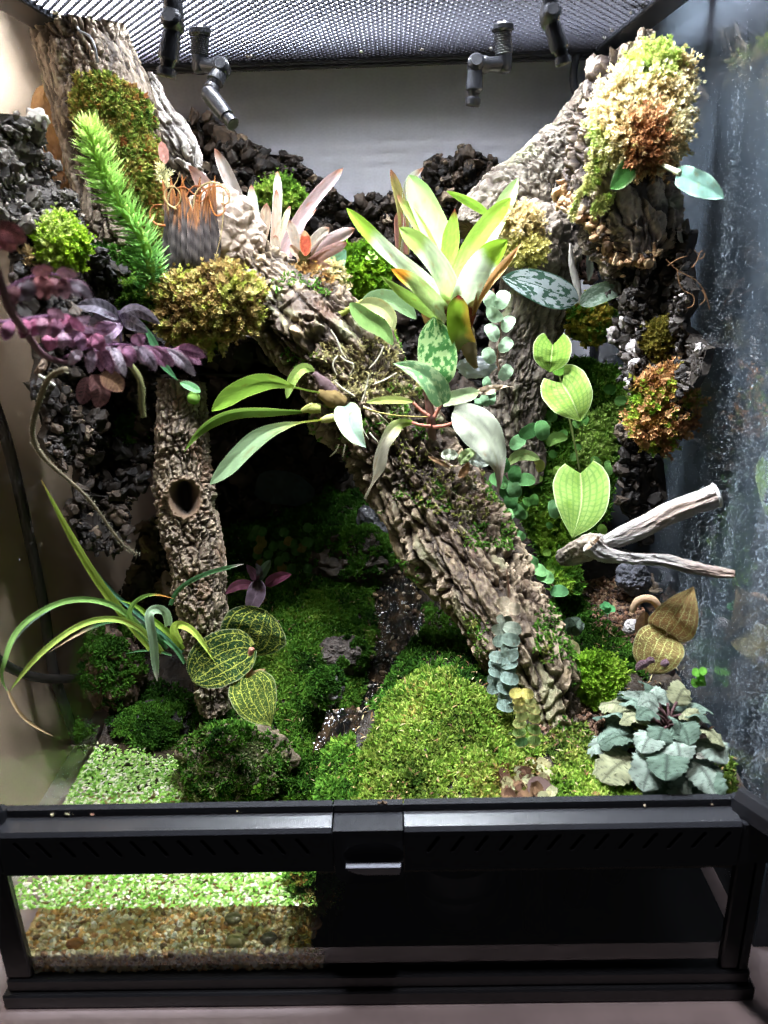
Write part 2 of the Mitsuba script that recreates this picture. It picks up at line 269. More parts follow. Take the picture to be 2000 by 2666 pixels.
def green(base, edge=None, tip=None, vein=None, mott=.12, rib=.25, base2=None, stripes=0, tip_at=.85, sv=7):
    """leaf colouring from its own markings: midrib, margin, tip, base"""
    def fn(U, TT, g):
        n = meshkit.fbm(np.stack([U*2+g.uniform(0, 90), TT*7, U*0], -1), 3)-.5
        c = np.asarray(base)*(1+2*mott*n[:, None])*g.uniform(.92, 1.08)
        if base2 is not None: c = mixc(base2, c, sstep(.0, .55, TT+.2*n))
        if stripes: c = c*(1+.10*np.sin(U*stripes+3*n))[:, None]
        if rib: c = mixc(np.asarray(vein if vein is not None else np.asarray(base)*1.35), c, sstep(.0, .16, np.abs(U))*rib+(1-rib))
        if sv:
            k_ = 1-np.abs(((TT*sv-1.6*np.abs(U)*(1-.4*TT)+.25*n) % 1)-.5)*2; c = c*(1+.17*sstep(.72, .95, k_)*sstep(.06, .2, np.abs(U))*sstep(1, .8, np.abs(U)))[:, None]
        sp = meshkit.fbm(np.stack([U*3.3+g.uniform(0, 90), TT*9, U*0], -1), 3); c = mixc(c, np.asarray(base)*np.array([.95, .6, .45]), sstep(.70, .80, sp)*.7)
        if edge is not None: c = mixc(c, edge, sstep(.78, 1.0, np.abs(U)))
        if tip is not None: c = mixc(c, tip, sstep(tip_at-.07, tip_at+.05, TT+.1*n))
        return c
    return fn
def leafpart(parent, m, name='leaf', bsdf='leaf', label=None): return part(parent, name, (m[0], m[1]), bsdf, True, m[2], label)
# ---- blades, tufts, shoots (moss and needles): kite shaped leaflets of two triangles
def blades(B, D, Nn, L, Wd, curve, col, tipcol=None):
    n = len(B); D = unit(D); S = unit(np.cross(D, Nn)); Up = np.cross(S, D); L = np.broadcast_to(L, n)[:, None]; Wd = np.broadcast_to(Wd, n)[:, None]
    m = B+D*L*.45+Up*curve*L*.5
    V = np.stack([B, m-S*Wd, m+S*Wd, B+D*L], 1).reshape(-1, 3)
    f = (np.array([[0, 1, 2], [1, 3, 2]])[None]+(np.arange(n)*4)[:, None, None]).reshape(-1, 3)
    c = np.broadcast_to(col, (n, 3)); tc = c*1.25 if tipcol is None else np.broadcast_to(tipcol, (n, 3))
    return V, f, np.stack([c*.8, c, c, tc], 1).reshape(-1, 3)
def tufts(P, N, k, L, Wd, spread, cols, seed, curve=.15, tipcol=None):
    """k leaflets fanning out from each point"""
    g = rng(seed); n = len(P); L = np.broadcast_to(L, n)
    D = unit(N[:, None]+spread*g.normal(size=(n, k, 3))); ll = L[:, None]*g.uniform(.55, 1.15, (n, k))
    c = cols[:, None]*g.uniform(.7, 1.3, (n, k, 1))
    return blades(np.repeat(P, k, 0), D.reshape(-1, 3), unit(np.repeat(N, k, 0)+.5*g.normal(size=(n*k, 3))), ll.ravel(), (ll*Wd).ravel(), curve, c.reshape(-1, 3), tipcol)
def shoots(P, D, L, levels, k, bl, bw, cols, seed, bend=.4, curve=.1, ang=.9, tip=None):
    """short leafy stems: levels of k leaflets around each axis"""
    g = rng(seed); n = len(P); D = unit(D); bd = unit(g.normal(size=(n, 3)))*bend; out = []
    L = np.broadcast_to(L, n)[:, None]
    A = unit(np.cross(D, g.normal(size=(n, 3)))); Bq = np.cross(D, A)
    for i in range(levels):
        s = (i+.5)/levels; Q = P+D*L*s+bd*L*s*s; T2 = unit(D+2*bd*s); th0 = g.uniform(0, 6.3, n)
        for q in range(k):
            th = th0+q*2*np.pi/k+g.normal(size=n)*.25
            O = A*np.cos(th)[:, None]+Bq*np.sin(th)[:, None]
            dd = unit(O*np.sin(ang*(1.1-.5*s))+T2*np.cos(ang*(1.1-.5*s)))
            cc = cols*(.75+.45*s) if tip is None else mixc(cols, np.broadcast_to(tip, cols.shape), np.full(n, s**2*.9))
            ln = bl*(1.15-.55*s)*g.uniform(.8, 1.2, n)
            out.append(blades(Q, dd, T2, ln, ln*bw, -curve, cc*g.uniform(.8, 1.2, (n, 1))))
    return cat(out)
def sample(m, n, seed, mask=None, face=None):
    """random points with normals on a mesh, kept where mask(world) is true and the normal leans to 'face'"""
    tm = trimesh.Trimesh(m[0], m[1], process=False); g = rng(seed)
    ar = tm.area_faces; fi = np.searchsorted(np.cumsum(ar)/ar.sum(), g.random(n)).clip(0, len(ar)-1)
    r1, r2 = np.sqrt(g.random((n, 1))), g.random((n, 1)); tri = np.asarray(m[0])[np.asarray(m[1])[fi]]
    P = tri[:, 0]*(1-r1)+tri[:, 1]*r1*(1-r2)+tri[:, 2]*r1*r2; N = tm.face_normals[fi]
    keep = np.ones(n, bool)
    if face is not None: keep &= (N@unit(face)) > -.1
    if mask is not None: keep &= mask(P)
    return P[keep], N[keep]
def pmask(poly, wob=0, seed=0):
    def fn(P):
        q = proj(P)
        if wob: q = q+wob*2*np.stack([fbm(P, 60, 3, seed), fbm(P, 60, 3, seed+1)], -1)
        return inside(poly, q)
    return fn
# ---------------------------------------------------------------- materials
def rgb(*c): return {'type': 'rgb', 'value': list(c)}
VC = {'type': 'mesh_attribute', 'name': 'vertex_color'}
def two(d): return {'type': 'twosided', 'bsdf': d}
scene['leaf'] = {'type': 'principledthin', 'base_color': VC, 'roughness': .38, 'diff_trans': .55, 'spec_trans': 0.0, 'eta': 1.45}
scene['leaf_matte'] = {'type': 'principledthin', 'base_color': VC, 'roughness': .6, 'diff_trans': .4, 'spec_trans': 0.0, 'eta': 1.35}
scene['moss'] = {'type': 'principledthin', 'base_color': VC, 'roughness': .5, 'diff_trans': .6, 'spec_trans': 0.0, 'eta': 1.35}
def f_grain(p, n, uv):
    return .6*mikit.fbm(p.x*520, p.y*520, p.z*520, 3)+.4*mikit.noise(p.x*1700, p.y*1700, p.z*1700)
scene['bark'] = two({'type': 'bumpmap', 'tex': mikit.proc(f_grain, 2e-4), 'scale': .0016, 'bsdf': {'type': 'principled', 'base_color': VC, 'roughness': .62, 'specular': .4}})
scene['wet'] = two({'type': 'principled', 'base_color': VC, 'roughness': .22, 'specular': .6})
scene['plastic'] = two({'type': 'principled', 'base_color': rgb(.012, .013, .016), 'roughness': .33, 'specular': .5})
scene['gloss_plastic'] = two({'type': 'principled', 'base_color': rgb(.012, .0125, .015), 'roughness': .27, 'specular': .7})
scene['painted_metal'] = two({'type': 'principled', 'base_color': rgb(.07, .072, .09), 'roughness': .3, 'specular': .7})
scene['steel'] = {'type': 'roughconductor', 'material': 'Al', 'alpha': .25}
scene['glass'] = {'type': 'thindielectric', 'int_ior': 1.5}
scene['water_sheet'] = {'type': 'thindielectric', 'int_ior': 1.33, 'specular_transmittance': rgb(.96, .93, .80)}
scene['matte'] = two({'type': 'principled', 'base_color': VC, 'roughness': .55, 'specular': .4})

def surf(mesh):
    """nearest-to-viewer surface lookup: f(px, py) -> depth y of the mesh under a pixel"""
    v = np.asarray(mesh[0]); q = proj(v); z = (v-EYE)@FW; tr = cKDTree(q)
    def fn(x, y, lift=0.0, r=9):
        i = tr.query_ball_point((x, y), r)
        if not i: i = [tr.query((x, y))[1]]
        i = np.array(i); k = i[np.argmin(z[i])]; return v[k, 1]-lift
    return fn
# ================================================================ setting and terrarium
def f_table(p, n, uv):
    g = mikit.fbm(p.x*6, p.y*60, 0, 3); d = mikit.fbm(p.x*25, p.y*25, 3, 4)
    return mikit.mix((.30, .24, .24), (.46, .37, .37), mikit.smoothstep(.25, .8, .5*g+.5*d))
scene['table_top'] = two({'type': 'principled', 'base_color': mikit.proc(f_table), 'roughness': .5}) if False else None
del scene['table_top']
scene['tabletop_finish'] = two({'type': 'principled', 'base_color': mikit.proc(f_table), 'roughness': .5})
def f_wall(p, n, uv):
    d = mikit.fbm(p.x*9, p.y*9, p.z*9, 4); e = mikit.noise(p.x*900, p.y*900, p.z*900)
    return mikit.mix((.48, .36, .25), (.64, .50, .36), .8*d+.2*e)
scene['tan_paint'] = two({'type': 'principled', 'base_color': mikit.proc(f_wall), 'roughness': .75})
def f_back(p, n, uv):
    d = mikit.fbm(p.x*8, p.y*8, p.z*8, 4); s = mikit.noise(p.x*420, 3, p.z*25)
    e = mikit.noise(p.x*700, p.y*700, p.z*700)
    return mikit.mix((.40, .40, .43), (.60, .60, .64), .62*d+.10*s+.28*e)
scene['frosted_film'] = two({'type': 'principled', 'base_color': mikit.proc(f_back), 'roughness': .45, 'specular': .4})
scene['dark_paint'] = two({'type': 'principled', 'base_color': rgb(.03, .042, .055), 'roughness': .7})
ZS, ZL, ZW, H = .1284, .5685, .0499, .225
def setting(name, mesh, bsdf, **k):
    scene[newkey(name)] = mikit.ply(mesh, bsdf, **k); labels[name] = {'label': SETLAB[name], 'kind': 'structure'}
SETLAB = {'table': 'pinkish grey table top under the front of the terrarium', 'wall_left': 'tan wall showing through the left glass', 'wall_right': 'dark wall beyond the wet right glass', 'wall_back': 'grey wall behind the terrarium'}
setting('table', box(-1.2, 1.2, -.034, .9, -.060, -.0212), 'tabletop_finish')
setting('wall_left', box(-.315, -.29, -.04, .9, -.035, 1.1), 'tan_paint')
setting('wall_right', box(.25, .28, .03, .9, -.035, 1.1), 'dark_paint')
setting('wall_back', box(-.315, .28, .9, .93, -.035, 1.1), 'dark_paint')

tank = thing('glass_terrarium', 'black framed glass terrarium with mesh lid, both front doors swung open', 'terrarium')
g = .004
part(tank, 'left_glass', box(-H, -H+.0002, 0, .45, 0, ZL), 'glass') if False else None
def sheet(a, b, c, d): return (np.array([a, b, c, d], float), np.array([[0, 1, 2], [0, 2, 3]]))
part(tank, 'left_glass', sheet((-H, 0, 0), (-H, .45, 0), (-H, .45, ZL), (-H, 0, ZL)), 'glass')
part(tank, 'right_glass', sheet((H, 0, 0), (H, .45, 0), (H, .45, ZL), (H, 0, ZL)), 'glass')
part(tank, 'front_glass', sheet((-H, 0, 0), (H, 0, 0), (H, 0, .10), (-H, 0, .10)), 'glass')
part(tank, 'back_panel', box(-H, H, .451, .457, 0, ZL), 'frosted_film', label='frosted grey back panel')
part(tank, 'floor_panel', box(-H, H, 0.002, .45, -.006, -.001), 'plastic')
# silicone seams in the corners
for sx in (-1, 1):
    part(tank, 'silicone_seam', tube([(sx*(H-.002), .447, 0), (sx*(H-.002), .447, ZL)], .003, 6), 'plastic')
part(tank, 'glass_edge', box(H-.001, H+.004, -.004, .001, 0, .1), 'gloss_plastic', label='green tinted glass edge at front right corner')
part(tank, 'corner_post', box(-H-.004, -H+.012, -.004, .002, 0, .1, .001), 'plastic')
part(tank, 'corner_post', box(H-.012, H-.0015, -.0035, .0025, 0, .1, .001), 'plastic')
# base frame: plinth with a set-back upper step
part(tank, 'base_frame', box(-H-.004, H+.006, -.0055, .456, -.0100, -.0005, .001), 'plastic')
part(tank, 'base_plinth', box(-H-.007, H+.009, -.0085, .46, -.0210, -.0103, .001), 'plastic')
# vent strip across the front: back lip, sloping top, slotted face
import manifold3d as m3
def man(v, f): return m3.Manifold(m3.Mesh(np.asarray(v, np.float32), np.asarray(f, np.uint32)))
def prism_x(yz, x0, x1):
    p = Polygon(yz); e = trimesh.creation.extrude_polygon(p, x1-x0, engine='earcut'); v = np.array(e.vertices)
    return np.stack([v[:, 2]+x0, v[:, 0], v[:, 1]], 1), np.array(e.faces)
zt, zf = ZS-.004, .094
def strip(x0, x1, slant, xs):
    m = man(*prism_x([(-.0165, zf), (-.0165, zt-.0035), (-.0145, zt-.0015), (-.004, zt), (-.004, ZS+.0005), (.0005, ZS+.0005), (.0005, zf), (-.0125, zf)], x0, x1))
    for x in xs:
        c = m3.Manifold.batch_hull([m3.Manifold.cylinder(.02, .0013, .0013, 12).rotate([90, 0, 0]).translate([x-slant, -.012, .1165]), m3.Manifold.cylinder(.02, .0013, .0013, 12).rotate([90, 0, 0]).translate([x+slant, -.012, .1075])])
        c = c.translate([0, 0, 0]); m = m-c.translate([0, .0165, 0]) if False else m-c
    return m
lx0, lx1, rx1 = -.0295, .0085, .2055
pxs = lambda a, tag: [W(*Z(tag, (x, 1085))[0], -.0165)[0] for x in a]
xl = pxs([105, 240, 385, 525, 665, 805, 945, 1090, 1230, 1370, 1510], 'H')+pxs([25, 165, 310], 'I')
xr = pxs([1095, 1240, 1385, 1530], 'I')+pxs([190, 330, 470, 615, 760, 905, 1050, 1195, 1340], 'J')
part(tank, 'vent_strip', strip(-.2055, W(*Z('I', (482, 1000))[0], -.0165)[0], .0028, xl), 'gloss_plastic')
part(tank, 'vent_strip', strip(W(*Z('I', (922, 1000))[0], -.0165)[0], rx1, -.0028, xr), 'gloss_plastic')
part(tank, 'strip_backing', box(-.2, .2, .0008, .0022, zf+.002, ZS-.004), 'plastic')
for sx in (-1, 1): part(tank, 'strip_end', box(sx*.216-.0095, sx*.216+.0095, -.0160, .002, zf, ZS-.006, .001), 'gloss_plastic')
# latch
scene['grip_plastic'] = two({'type': 'principled', 'base_color': rgb(.13, .135, .155), 'roughness': .25, 'specular': .7})
a, b = W(*Z('I', (492, 1000))[0], -.0165)[0], W(*Z('I', (915, 1000))[0], -.0165)[0]
lk = Polygon([(a+.0003, .128-.004), (a+.0003, .0925), (a+.002, .0895), (a+.008, .0872), ((a+b)/2, .0862), (b-.008, .0872), (b-.002, .0895), (b-.0003, .0925), (b-.0003, .128-.004)])
e = trimesh.creation.extrude_polygon(lk, .0185, engine='earcut'); v = np.array(e.vertices)
body = man(np.stack([v[:, 0], -.0185+v[:, 2], v[:, 1]], 1), np.array(e.faces)[:, ::-1])
cxm = (a+b)/2+.003
dish = m3.Manifold.sphere(1, 48).scale([.0175, .005, .0098]).translate([cxm, -.0190, .1060])
lt = part(tank, 'door_latch', body-dish, 'gloss_plastic', 40)
kn = np.array([[cxm-.0155, .1040], [cxm-.014, .1010], [cxm-.010, .0975], [cxm-.005, .0962], [cxm+.0135, .0962], [cxm+.0145, .1005], [cxm+.0145, .1040]])
e = trimesh.creation.extrude_polygon(Polygon(kn), .0035, engine='earcut'); v = np.array(e.vertices); kv = 0; part(lt, 'grip', (np.stack([v[:, 0], -.0218+v[:, 2]+(v[:, 1]-.0962)*-.35, v[:, 1]], 1), np.array(e.faces)[:, ::-1]), 'grip_plastic')
part(tank, 'latch_lip', box(a, b, -.004, .0005, zt, ZS+.0005), 'gloss_plastic')
# lid: frame bars, woven mesh, rivets
fb = .022
lid = part(tank, 'lid_frame', box(-H, H, .438, .450, ZL-.0005, ZL+.02, .001), 'plastic')
for n_, bb in (('lid_bar', (-H-.001, -H+fb, .0, .437)), ('lid_bar', (H-fb, H+.001, .0, .437)), ('lid_bar', (-H+fb+.0005, H-fb-.0005, 0, .025)), ('lid_bar', (-H+fb+.0005, H-fb-.0005, .424, .4375))):
    part(tank, n_, box(*bb, ZL+.001, ZL+.012, .001), 'plastic')
def strands():
    out = []; X0, X1, Y0, Y1 = -.203, .203, .025, .424; px, py = .0070, .0105
    for s in (1, -1):
        d = np.array([px, s*py]); L = np.linalg.norm(d); d = d/L; nrm = np.array([-d[1], d[0]])
        for k in np.arange(-200, 200):
            o = np.array([k*px, 0.0])
            # clip the line o + t d to the opening
            t0, t1 = -9, 9
            for ax, lo, hi in ((0, X0, X1), (1, Y0, Y1)):
                q = sorted(((lo-o[ax])/d[ax], (hi-o[ax])/d[ax])); t0, t1 = max(t0, q[0]), min(t1, q[1])
            if t1-t0 < .004: continue
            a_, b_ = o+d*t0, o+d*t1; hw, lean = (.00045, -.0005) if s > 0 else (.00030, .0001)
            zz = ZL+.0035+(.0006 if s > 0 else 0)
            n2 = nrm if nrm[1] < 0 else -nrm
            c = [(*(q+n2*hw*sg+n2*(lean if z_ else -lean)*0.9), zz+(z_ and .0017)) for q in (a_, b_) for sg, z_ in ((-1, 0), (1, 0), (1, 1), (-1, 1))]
            out.append((np.array(c), np.array([[0, 1, 5], [0, 5, 4], [1, 2, 6], [1, 6, 5], [2, 3, 7], [2, 7, 6], [3, 0, 4], [3, 4, 7]]), np.array([.19, .20, .25]) if s > 0 else np.array([.012, .012, .018])))  # lit and shaded strand sides painted in, pale one way and black the other
    return cat(out)
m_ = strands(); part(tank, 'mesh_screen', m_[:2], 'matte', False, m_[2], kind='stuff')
rv = [(340, 75, 'A'), (1530, 345, 'A'), (690, 318, 'B'), (1065, 305, 'B'), (1490, 298, 'B'), (818, 75, 'C'), (698, 182, 'C'), (650, 232, 'C'), (10, 345, 'B')]
for x, y, tg in rv:
    c = WZ(*Z(tg, (x, y))[0], ZL+.001); s_ = trimesh.creation.icosphere(2, .0021); vv = np.array(s_.vertices)*[1, 1, .7]+c
    part(tank, 'rivet', (vv, np.array(s_.faces)), 'steel', True)
# open doors: black bottom rail and a glass pane each, hinged at the front corners
def door(sx, ang):
    hx, hy = sx*.2075, -.004; d = np.array([sx*math.sin(math.radians(ang)), -math.cos(math.radians(ang))]); nn = np.array([-d[1], d[0]])
    Ld = .198; dr = part(tank, 'door_glass', sheet((hx, hy, ZS+.006), (hx+d[0]*Ld, hy+d[1]*Ld, ZS+.006), (hx+d[0]*Ld, hy+d[1]*Ld, ZL-.005), (hx, hy, ZL-.005)), 'glass')
    o = [(-.005, ZS-.006), (.005, ZS-.006), (.005, ZS+.003), (.0022, ZS+.008), (-.0022, ZS+.008), (-.005, ZS+.003)]
    v = [(hx+nn[0]*q+d[0]*s, hy+nn[1]*q+d[1]*s, z) for s in (0, Ld) for q, z in o]; h = trimesh.convex.convex_hull(np.array(v))
    part(dr, 'bottom_rail', (np.array(h.vertices), np.array(h.faces)), 'gloss_plastic')
    h2 = tube([(hx, hy, .10), (hx, hy, ZS+.002)], .004, 10); part(dr, 'hinge', h2, 'plastic')
door(1, 32); door(-1, 36)
# lamp bars lying over the mesh lid
scene['lamp_glow'] = {'type': 'diffuse', 'reflectance': rgb(.8, .8, .8)}
def lampbar(y0, y1, lab, k):
    l = thing('lamp_bar', lab, 'lamp')
    part(l, 'housing', box(-.2, .2, y0, y1, ZL+.177, ZL+.197, .003), 'plastic')
    for bb_ in ((-.165, -.162, y0-.004, y1+.004), (.162, .165, y0-.004, y1+.004), (-.162, .162, y0-.006, y0-.003), (-.162, .162, y1+.003, y1+.006)): part(l, 'added_light_skirt', box(*bb_, ZL+.142, ZL+.1765), 'plastic')  # unseen skirts added to cut lamp spill onto walls and table
    zz = ZL+.1755
    kk = part(l, 'led_panel', sheet((-.15, y0+.004, zz), (-.15, y1-.004, zz), (.15, y1-.004, zz), (.15, y0+.004, zz)), 'lamp_glow')
    scene[kk]['emitter'] = {'type': 'area', 'radiance': rgb(LAMP*k*.94, LAMP*k*1.0, LAMP*k*1.09)}
    for s_ in (-1, 1): part(l, 'foot', box(s_*.19-.006, s_*.19+.006, y0+.01, y1-.01, ZL+.0125, ZL+.1768), 'plastic')
lampbar(.070, .105, 'black led lamp bar raised over the front half of the mesh lid', 1)
lampbar(.265, .295, 'black led lamp bar raised over the rear half of the mesh lid', .85)
cl_ = thing('added_ceiling_lamp', 'unseen round ceiling lamp added above the viewer to light the table', 'lamp')  # unseen lamp, added to brighten the table in front
dd_ = trimesh.creation.cylinder(.075, .03, sections=32); part(cl_, 'housing', (np.array(dd_.vertices)+[.12, -.30, 2.22], np.array(dd_.faces)), 'plastic')
th_ = np.linspace(0, 2*np.pi, 32, endpoint=False); vv = np.vstack([[0, 0, 0], np.c_[.06*np.cos(th_), .06*np.sin(th_), th_*0]])+[.12, -.30, 2.2]; j_ = np.arange(32)
kk = part(cl_, 'light_panel', (vv, np.stack([j_*0, 1+(j_+1) % 32, 1+j_], 1)), 'lamp_glow'); scene[kk]['emitter'] = {'type': 'area', 'radiance': rgb(470, 440, 455)}
# ================================================================ ground, stream, rocks
ctl_l = [(-.21, .01, .012), (-.1, .01, .013), (-.03, .01, .012), (-.2, .1, .016), (-.13, .1, .02), (-.19, .155, .044), (-.21, .2, .06), (-.15, .2, .06), (-.2, .3, .09), (-.15, .3, .095), (-.22, .44, .12),
         (-.11, .14, .052), (-.07, .11, .048), (-.05, .07, .035), (-.08, .075, .036), (-.07, .15, .075), (-.075, .2, .108), (-.06, .25, .128), (-.09, .3, .125), (-.05, .32, .138), (-.04, .2, .095), (-.03, .27, .120),
         (-.012, .13, .052), (-.02, .09, .040), (-.002, .16, .062), (.008, .2, .076), (.02, .26, .100), (.014, .32, .140), (.012, .38, .165), (.03, .2, .078), (.045, .26, .104), (-.1, .4, .14), (0, .44, .18), (.1, .44, .18)]
ctl_r = [(-.03, .01, .106), (0, .01, .112), (.06, .008, .114), (.15, .008, .113), (.22, .008, .114), (-.015, .08, .118), (.03, .08, .134), (.055, .11, .141), (.09, .1, .132), (.04, .15, .132), (.02, .14, .115), (.12, .06, .119),
         (.15, .12, .119), (.21, .1, .117), (.2, .2, .122), (.13, .19, .122), (.07, .2, .118), (.08, .27, .130), (.2, .3, .145), (.14, .3, .145), (.22, .44, .2), (.1, .4, .18), (.05, .3, .14), (.05, .44, .18)]
from scipy.interpolate import RBFInterpolator
_l, _rr = (RBFInterpolator(np.array(c)[:, :2], np.array(c)[:, 2], kernel='thin_plate_spline', smoothing=1e-7) for c in (ctl_l, ctl_r))
def edge_x(y): return np.interp(y, [0, .06, .1, .14, .17, .22, .26, .34, .45], [-.034, -.033, -.03, -.014, .008, .034, .05, .055, .06])
def ground_z(x, y):
    q = np.stack([np.ravel(x), np.ravel(y)], 1); s = sstep(-.006, .008, q[:, 0]-edge_x(q[:, 1])+.006*fbm(np.c_[q, q[:, :1]*0], 60, 3, 3))
    return _l(q)*(1-s)+_rr(q)*s
nx, ny = 340, 330
gx, gy = np.meshgrid(np.linspace(-.2235, .2235, nx), np.linspace(.0035, .449, ny))
gz = ground_z(gx, gy); gp = np.stack([gx.ravel(), gy.ravel(), gz], 1)
gz = gz+.016*fbm(gp, 38, 4, 11)*sstep(.02, .06, gz)+.0035*fbm(gp, 220, 3, 12)
_cx = np.interp(gp[:, 1], [0, .09, .16, .2, .26, .34, .45], [-.03, -.024, -.004, .010, .022, .013, .012]); _hw = np.interp(gp[:, 1], [.07, .12, .2, .27, .34, .4], [.014, .014, .022, .023, .011, .011])
gz = gz-.016*sstep(1.25, .75, np.abs(gp[:, 0]-_cx)/_hw)*sstep(.06, .09, gp[:, 1])
gp[:, 2] = gz; k = np.arange(nx*ny).reshape(ny, nx); a_, b_, c_, d_ = k[:-1, :-1].ravel(), k[:-1, 1:].ravel(), k[1:, 1:].ravel(), k[1:, :-1].ravel()
GF = np.vstack([np.stack([a_, b_, c_], 1), np.stack([a_, c_, d_], 1)])
gn = fbm(gp, 130, 4, 13)
gcol = mixc((.008, .006, .004), (.045, .03, .018), .45+1.3*gn)
uw = gz < .03; gcol[uw] = mixc((.35, .22, .08), (.6, .45, .22), .5+gn[uw])
wetm = sstep(.03, .01, np.abs(gp[:, 0]-np.interp(gp[:, 1], [0, .09, .16, .26, .34, .45], [-.03, -.02, -.003, .022, .013, .012])))
gcol = gcol*(1-.5*wetm[:, None])
GROUND = (gp, GF)
SETLAB |= {'ground': 'dark soil and stone bed of the terrarium, sloping down to the pool', 'water': 'shallow pool in the front left corner of the terrarium', 'stream': 'narrow stream running down between the mossy slope and the cork log'}
setting('ground', GROUND, 'bark', color=np.clip(gcol, .003, .9))
# front of the drained soil bed, seen through the base glass on the right
scene['dull_black'] = two({'type': 'diffuse', 'reflectance': rgb(.010, .0085, .008)})
part(tank, 'drain_divider', box(-.0285, -.0265, .016, .13, .0, .048), 'dull_black', label='black divider between pool and drained soil')
part(tank, 'drain_divider', box(-.0263, H-.001, .13, .132, .0, .092), 'dull_black')
part(tank, 'grid_floor', box(-.0263, H-.001, .0075, .1295, .0772, .0792), 'dull_black')
pm = thing('pump', 'black round pump in the dark space behind the lower right glass', 'pump')
scene['pump_plastic'] = two({'type': 'principled', 'base_color': rgb(.008, .010, .02), 'roughness': .4, 'specular': .5})
part(pm, 'housing', lathe((.055, .055, .0), (.055, .055, .05), [(0, .030), (.1, .034), (.55, .034), (.6, .031), (.9, .030), (1, .022)], 40), 'pump_plastic', 40); part(pm, 'outlet', lathe((.055, .055, .045), (.055, .055, .076), [(0, .008), (1, .008)], 16), 'pump_plastic', 40)
for i_, (xa, xb) in enumerate(((.105, .10), (.135, .15), (.165, .19))): part(tank, 'drain_pipe', lathe((xa, .03+.02*i_, .0), (xb, .03+.02*i_, .077), [(0, .007), (1, .007)], 16), 'dull_black')
sv, sf = box(-.031, H-.001, .0030, .0062, .0768, .112); 
sg = np.stack(np.meshgrid(np.linspace(-.031, H-.001, 260), np.linspace(.074, .113, 30)), -1).reshape(-1, 2)
sp = np.c_[sg[:, 0], np.full(len(sg), .0034), sg[:, 1]]; sp[:, 1] -= .002*np.clip(.5+fbm(sp, 200, 3, 4), 0, 1); kk = np.arange(len(sg)).reshape(30, 260)
part(tank, 'soil_face', (sp, np.vstack([np.stack([kk[:-1, :-1].ravel(), kk[:-1, 1:].ravel(), kk[1:, 1:].ravel()], 1), np.stack([kk[:-1, :-1].ravel(), kk[1:, 1:].ravel(), kk[1:, :-1].ravel()], 1)])), 'bark', color=mixc((.03, .02, .013), (.12, .08, .05), .5+1.5*fbm(sp, 250, 3, 6)))
# pool water and stream water
def ripple(x, y, a, s): return a*fbm(np.stack([x, y, x*0], -1), 140, 3, s)
wx, wy = np.meshgrid(np.linspace(-.2245, -.0285, 60), np.linspace(.0006, .18, 60)); wv = np.stack([wx.ravel(), wy.ravel(), ZW+ripple(wx.ravel(), wy.ravel(), .0004, 2)], 1)
k = np.arange(3600).reshape(60, 60); WF = np.vstack([np.stack([k[:-1, :-1].ravel(), k[:-1, 1:].ravel(), k[1:, 1:].ravel()], 1), np.stack([k[:-1, :-1].ravel(), k[1:, 1:].ravel(), k[1:, :-1].ravel()], 1)])
setting('water', (wv, WF), 'water_sheet', smooth=True)
scene['stream_water'] = {'type': 'dielectric', 'int_ior': 1.33}
sy = np.linspace(.075, .40, 200); sxc = np.interp(sy, [0, .09, .16, .2, .26, .34, .45], [-.03, -.024, -.004, .010, .022, .013, .012]); hw = np.interp(sy, [.07, .12, .2, .27, .34, .4], [.014, .014, .022, .023, .011, .011])
su = np.linspace(-1, 1, 40); SX = sxc[:, None]+hw[:, None]*su; SY = np.broadcast_to(sy[:, None], SX.shape)
SZ = np.broadcast_to(ground_z(sxc, sy)[:, None], SX.shape)-.004*su**2+.0005+.010*fbm(np.stack([SX, SY, SX*0], -1), 95, 3, 21)+.013*fbm(np.stack([SX, SY, SX*0], -1), 230, 3, 22)
k = np.arange(SX.size).reshape(SX.shape); sfc = np.vstack([np.stack([k[:-1, :-1].ravel(), k[:-1, 1:].ravel(), k[1:, 1:].ravel()], 1), np.stack([k[:-1, :-1].ravel(), k[1:, 1:].ravel(), k[1:, :-1].ravel()], 1)])
scene['wet_stream'] = two({'type': 'principled', 'base_color': VC, 'roughness': .07, 'specular': 1.0})
SV = np.stack([SX.ravel(), SY.ravel(), SZ.ravel()], 1)
scol = mixc((.004, .004, .004), (.07, .042, .02), .1+2.0*fbm(SV, 130, 3, 31))
setting('stream', (SV, sfc), 'wet_stream', smooth=True, color=np.clip(scol, .003, .9))
# stream pebbles
q = np.stack([rng(3).uniform(.10, .36, 170), rng(4).uniform(-1, 1, 170)], 1); px_ = np.interp(q[:, 0], sy, sxc)+q[:, 1]*np.interp(q[:, 0], sy, hw)*1.1
P = np.c_[px_, q[:, 0], np.interp(q[:, 0], sy, SZ.mean(1))-.0004+.002*rng(5).random(170)]
m = chunks(P, rng(6).uniform(.001, .0028, 170), 7, [(.25, .17, .1), (.3, .26, .2), (.1, .06, .04), (.4, .33, .22)], var=PB, fac=PBF)
single('stream_pebbles', 'small wet brown pebbles scattered along the stream bed', 'pebbles', m[:2], 'wet', False, m[2], kind='stuff')
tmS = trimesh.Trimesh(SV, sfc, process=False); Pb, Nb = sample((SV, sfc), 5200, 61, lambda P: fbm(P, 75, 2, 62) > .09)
Pb = Pb[rng(63).random(len(Pb)) < .35]; ic = trimesh.creation.icosphere(subdivisions=1); rb = .00025+.0008*rng(64).random(len(Pb))**3; vb = (np.array(ic.vertices)[None]*[1, 1, .6]*rb[:, None, None]+Pb[:, None]+[0, 0, .0002]).reshape(-1, 3); fb_ = (np.array(ic.faces)[None]+(np.arange(len(Pb))*len(ic.vertices))[:, None, None]).reshape(-1, 3)
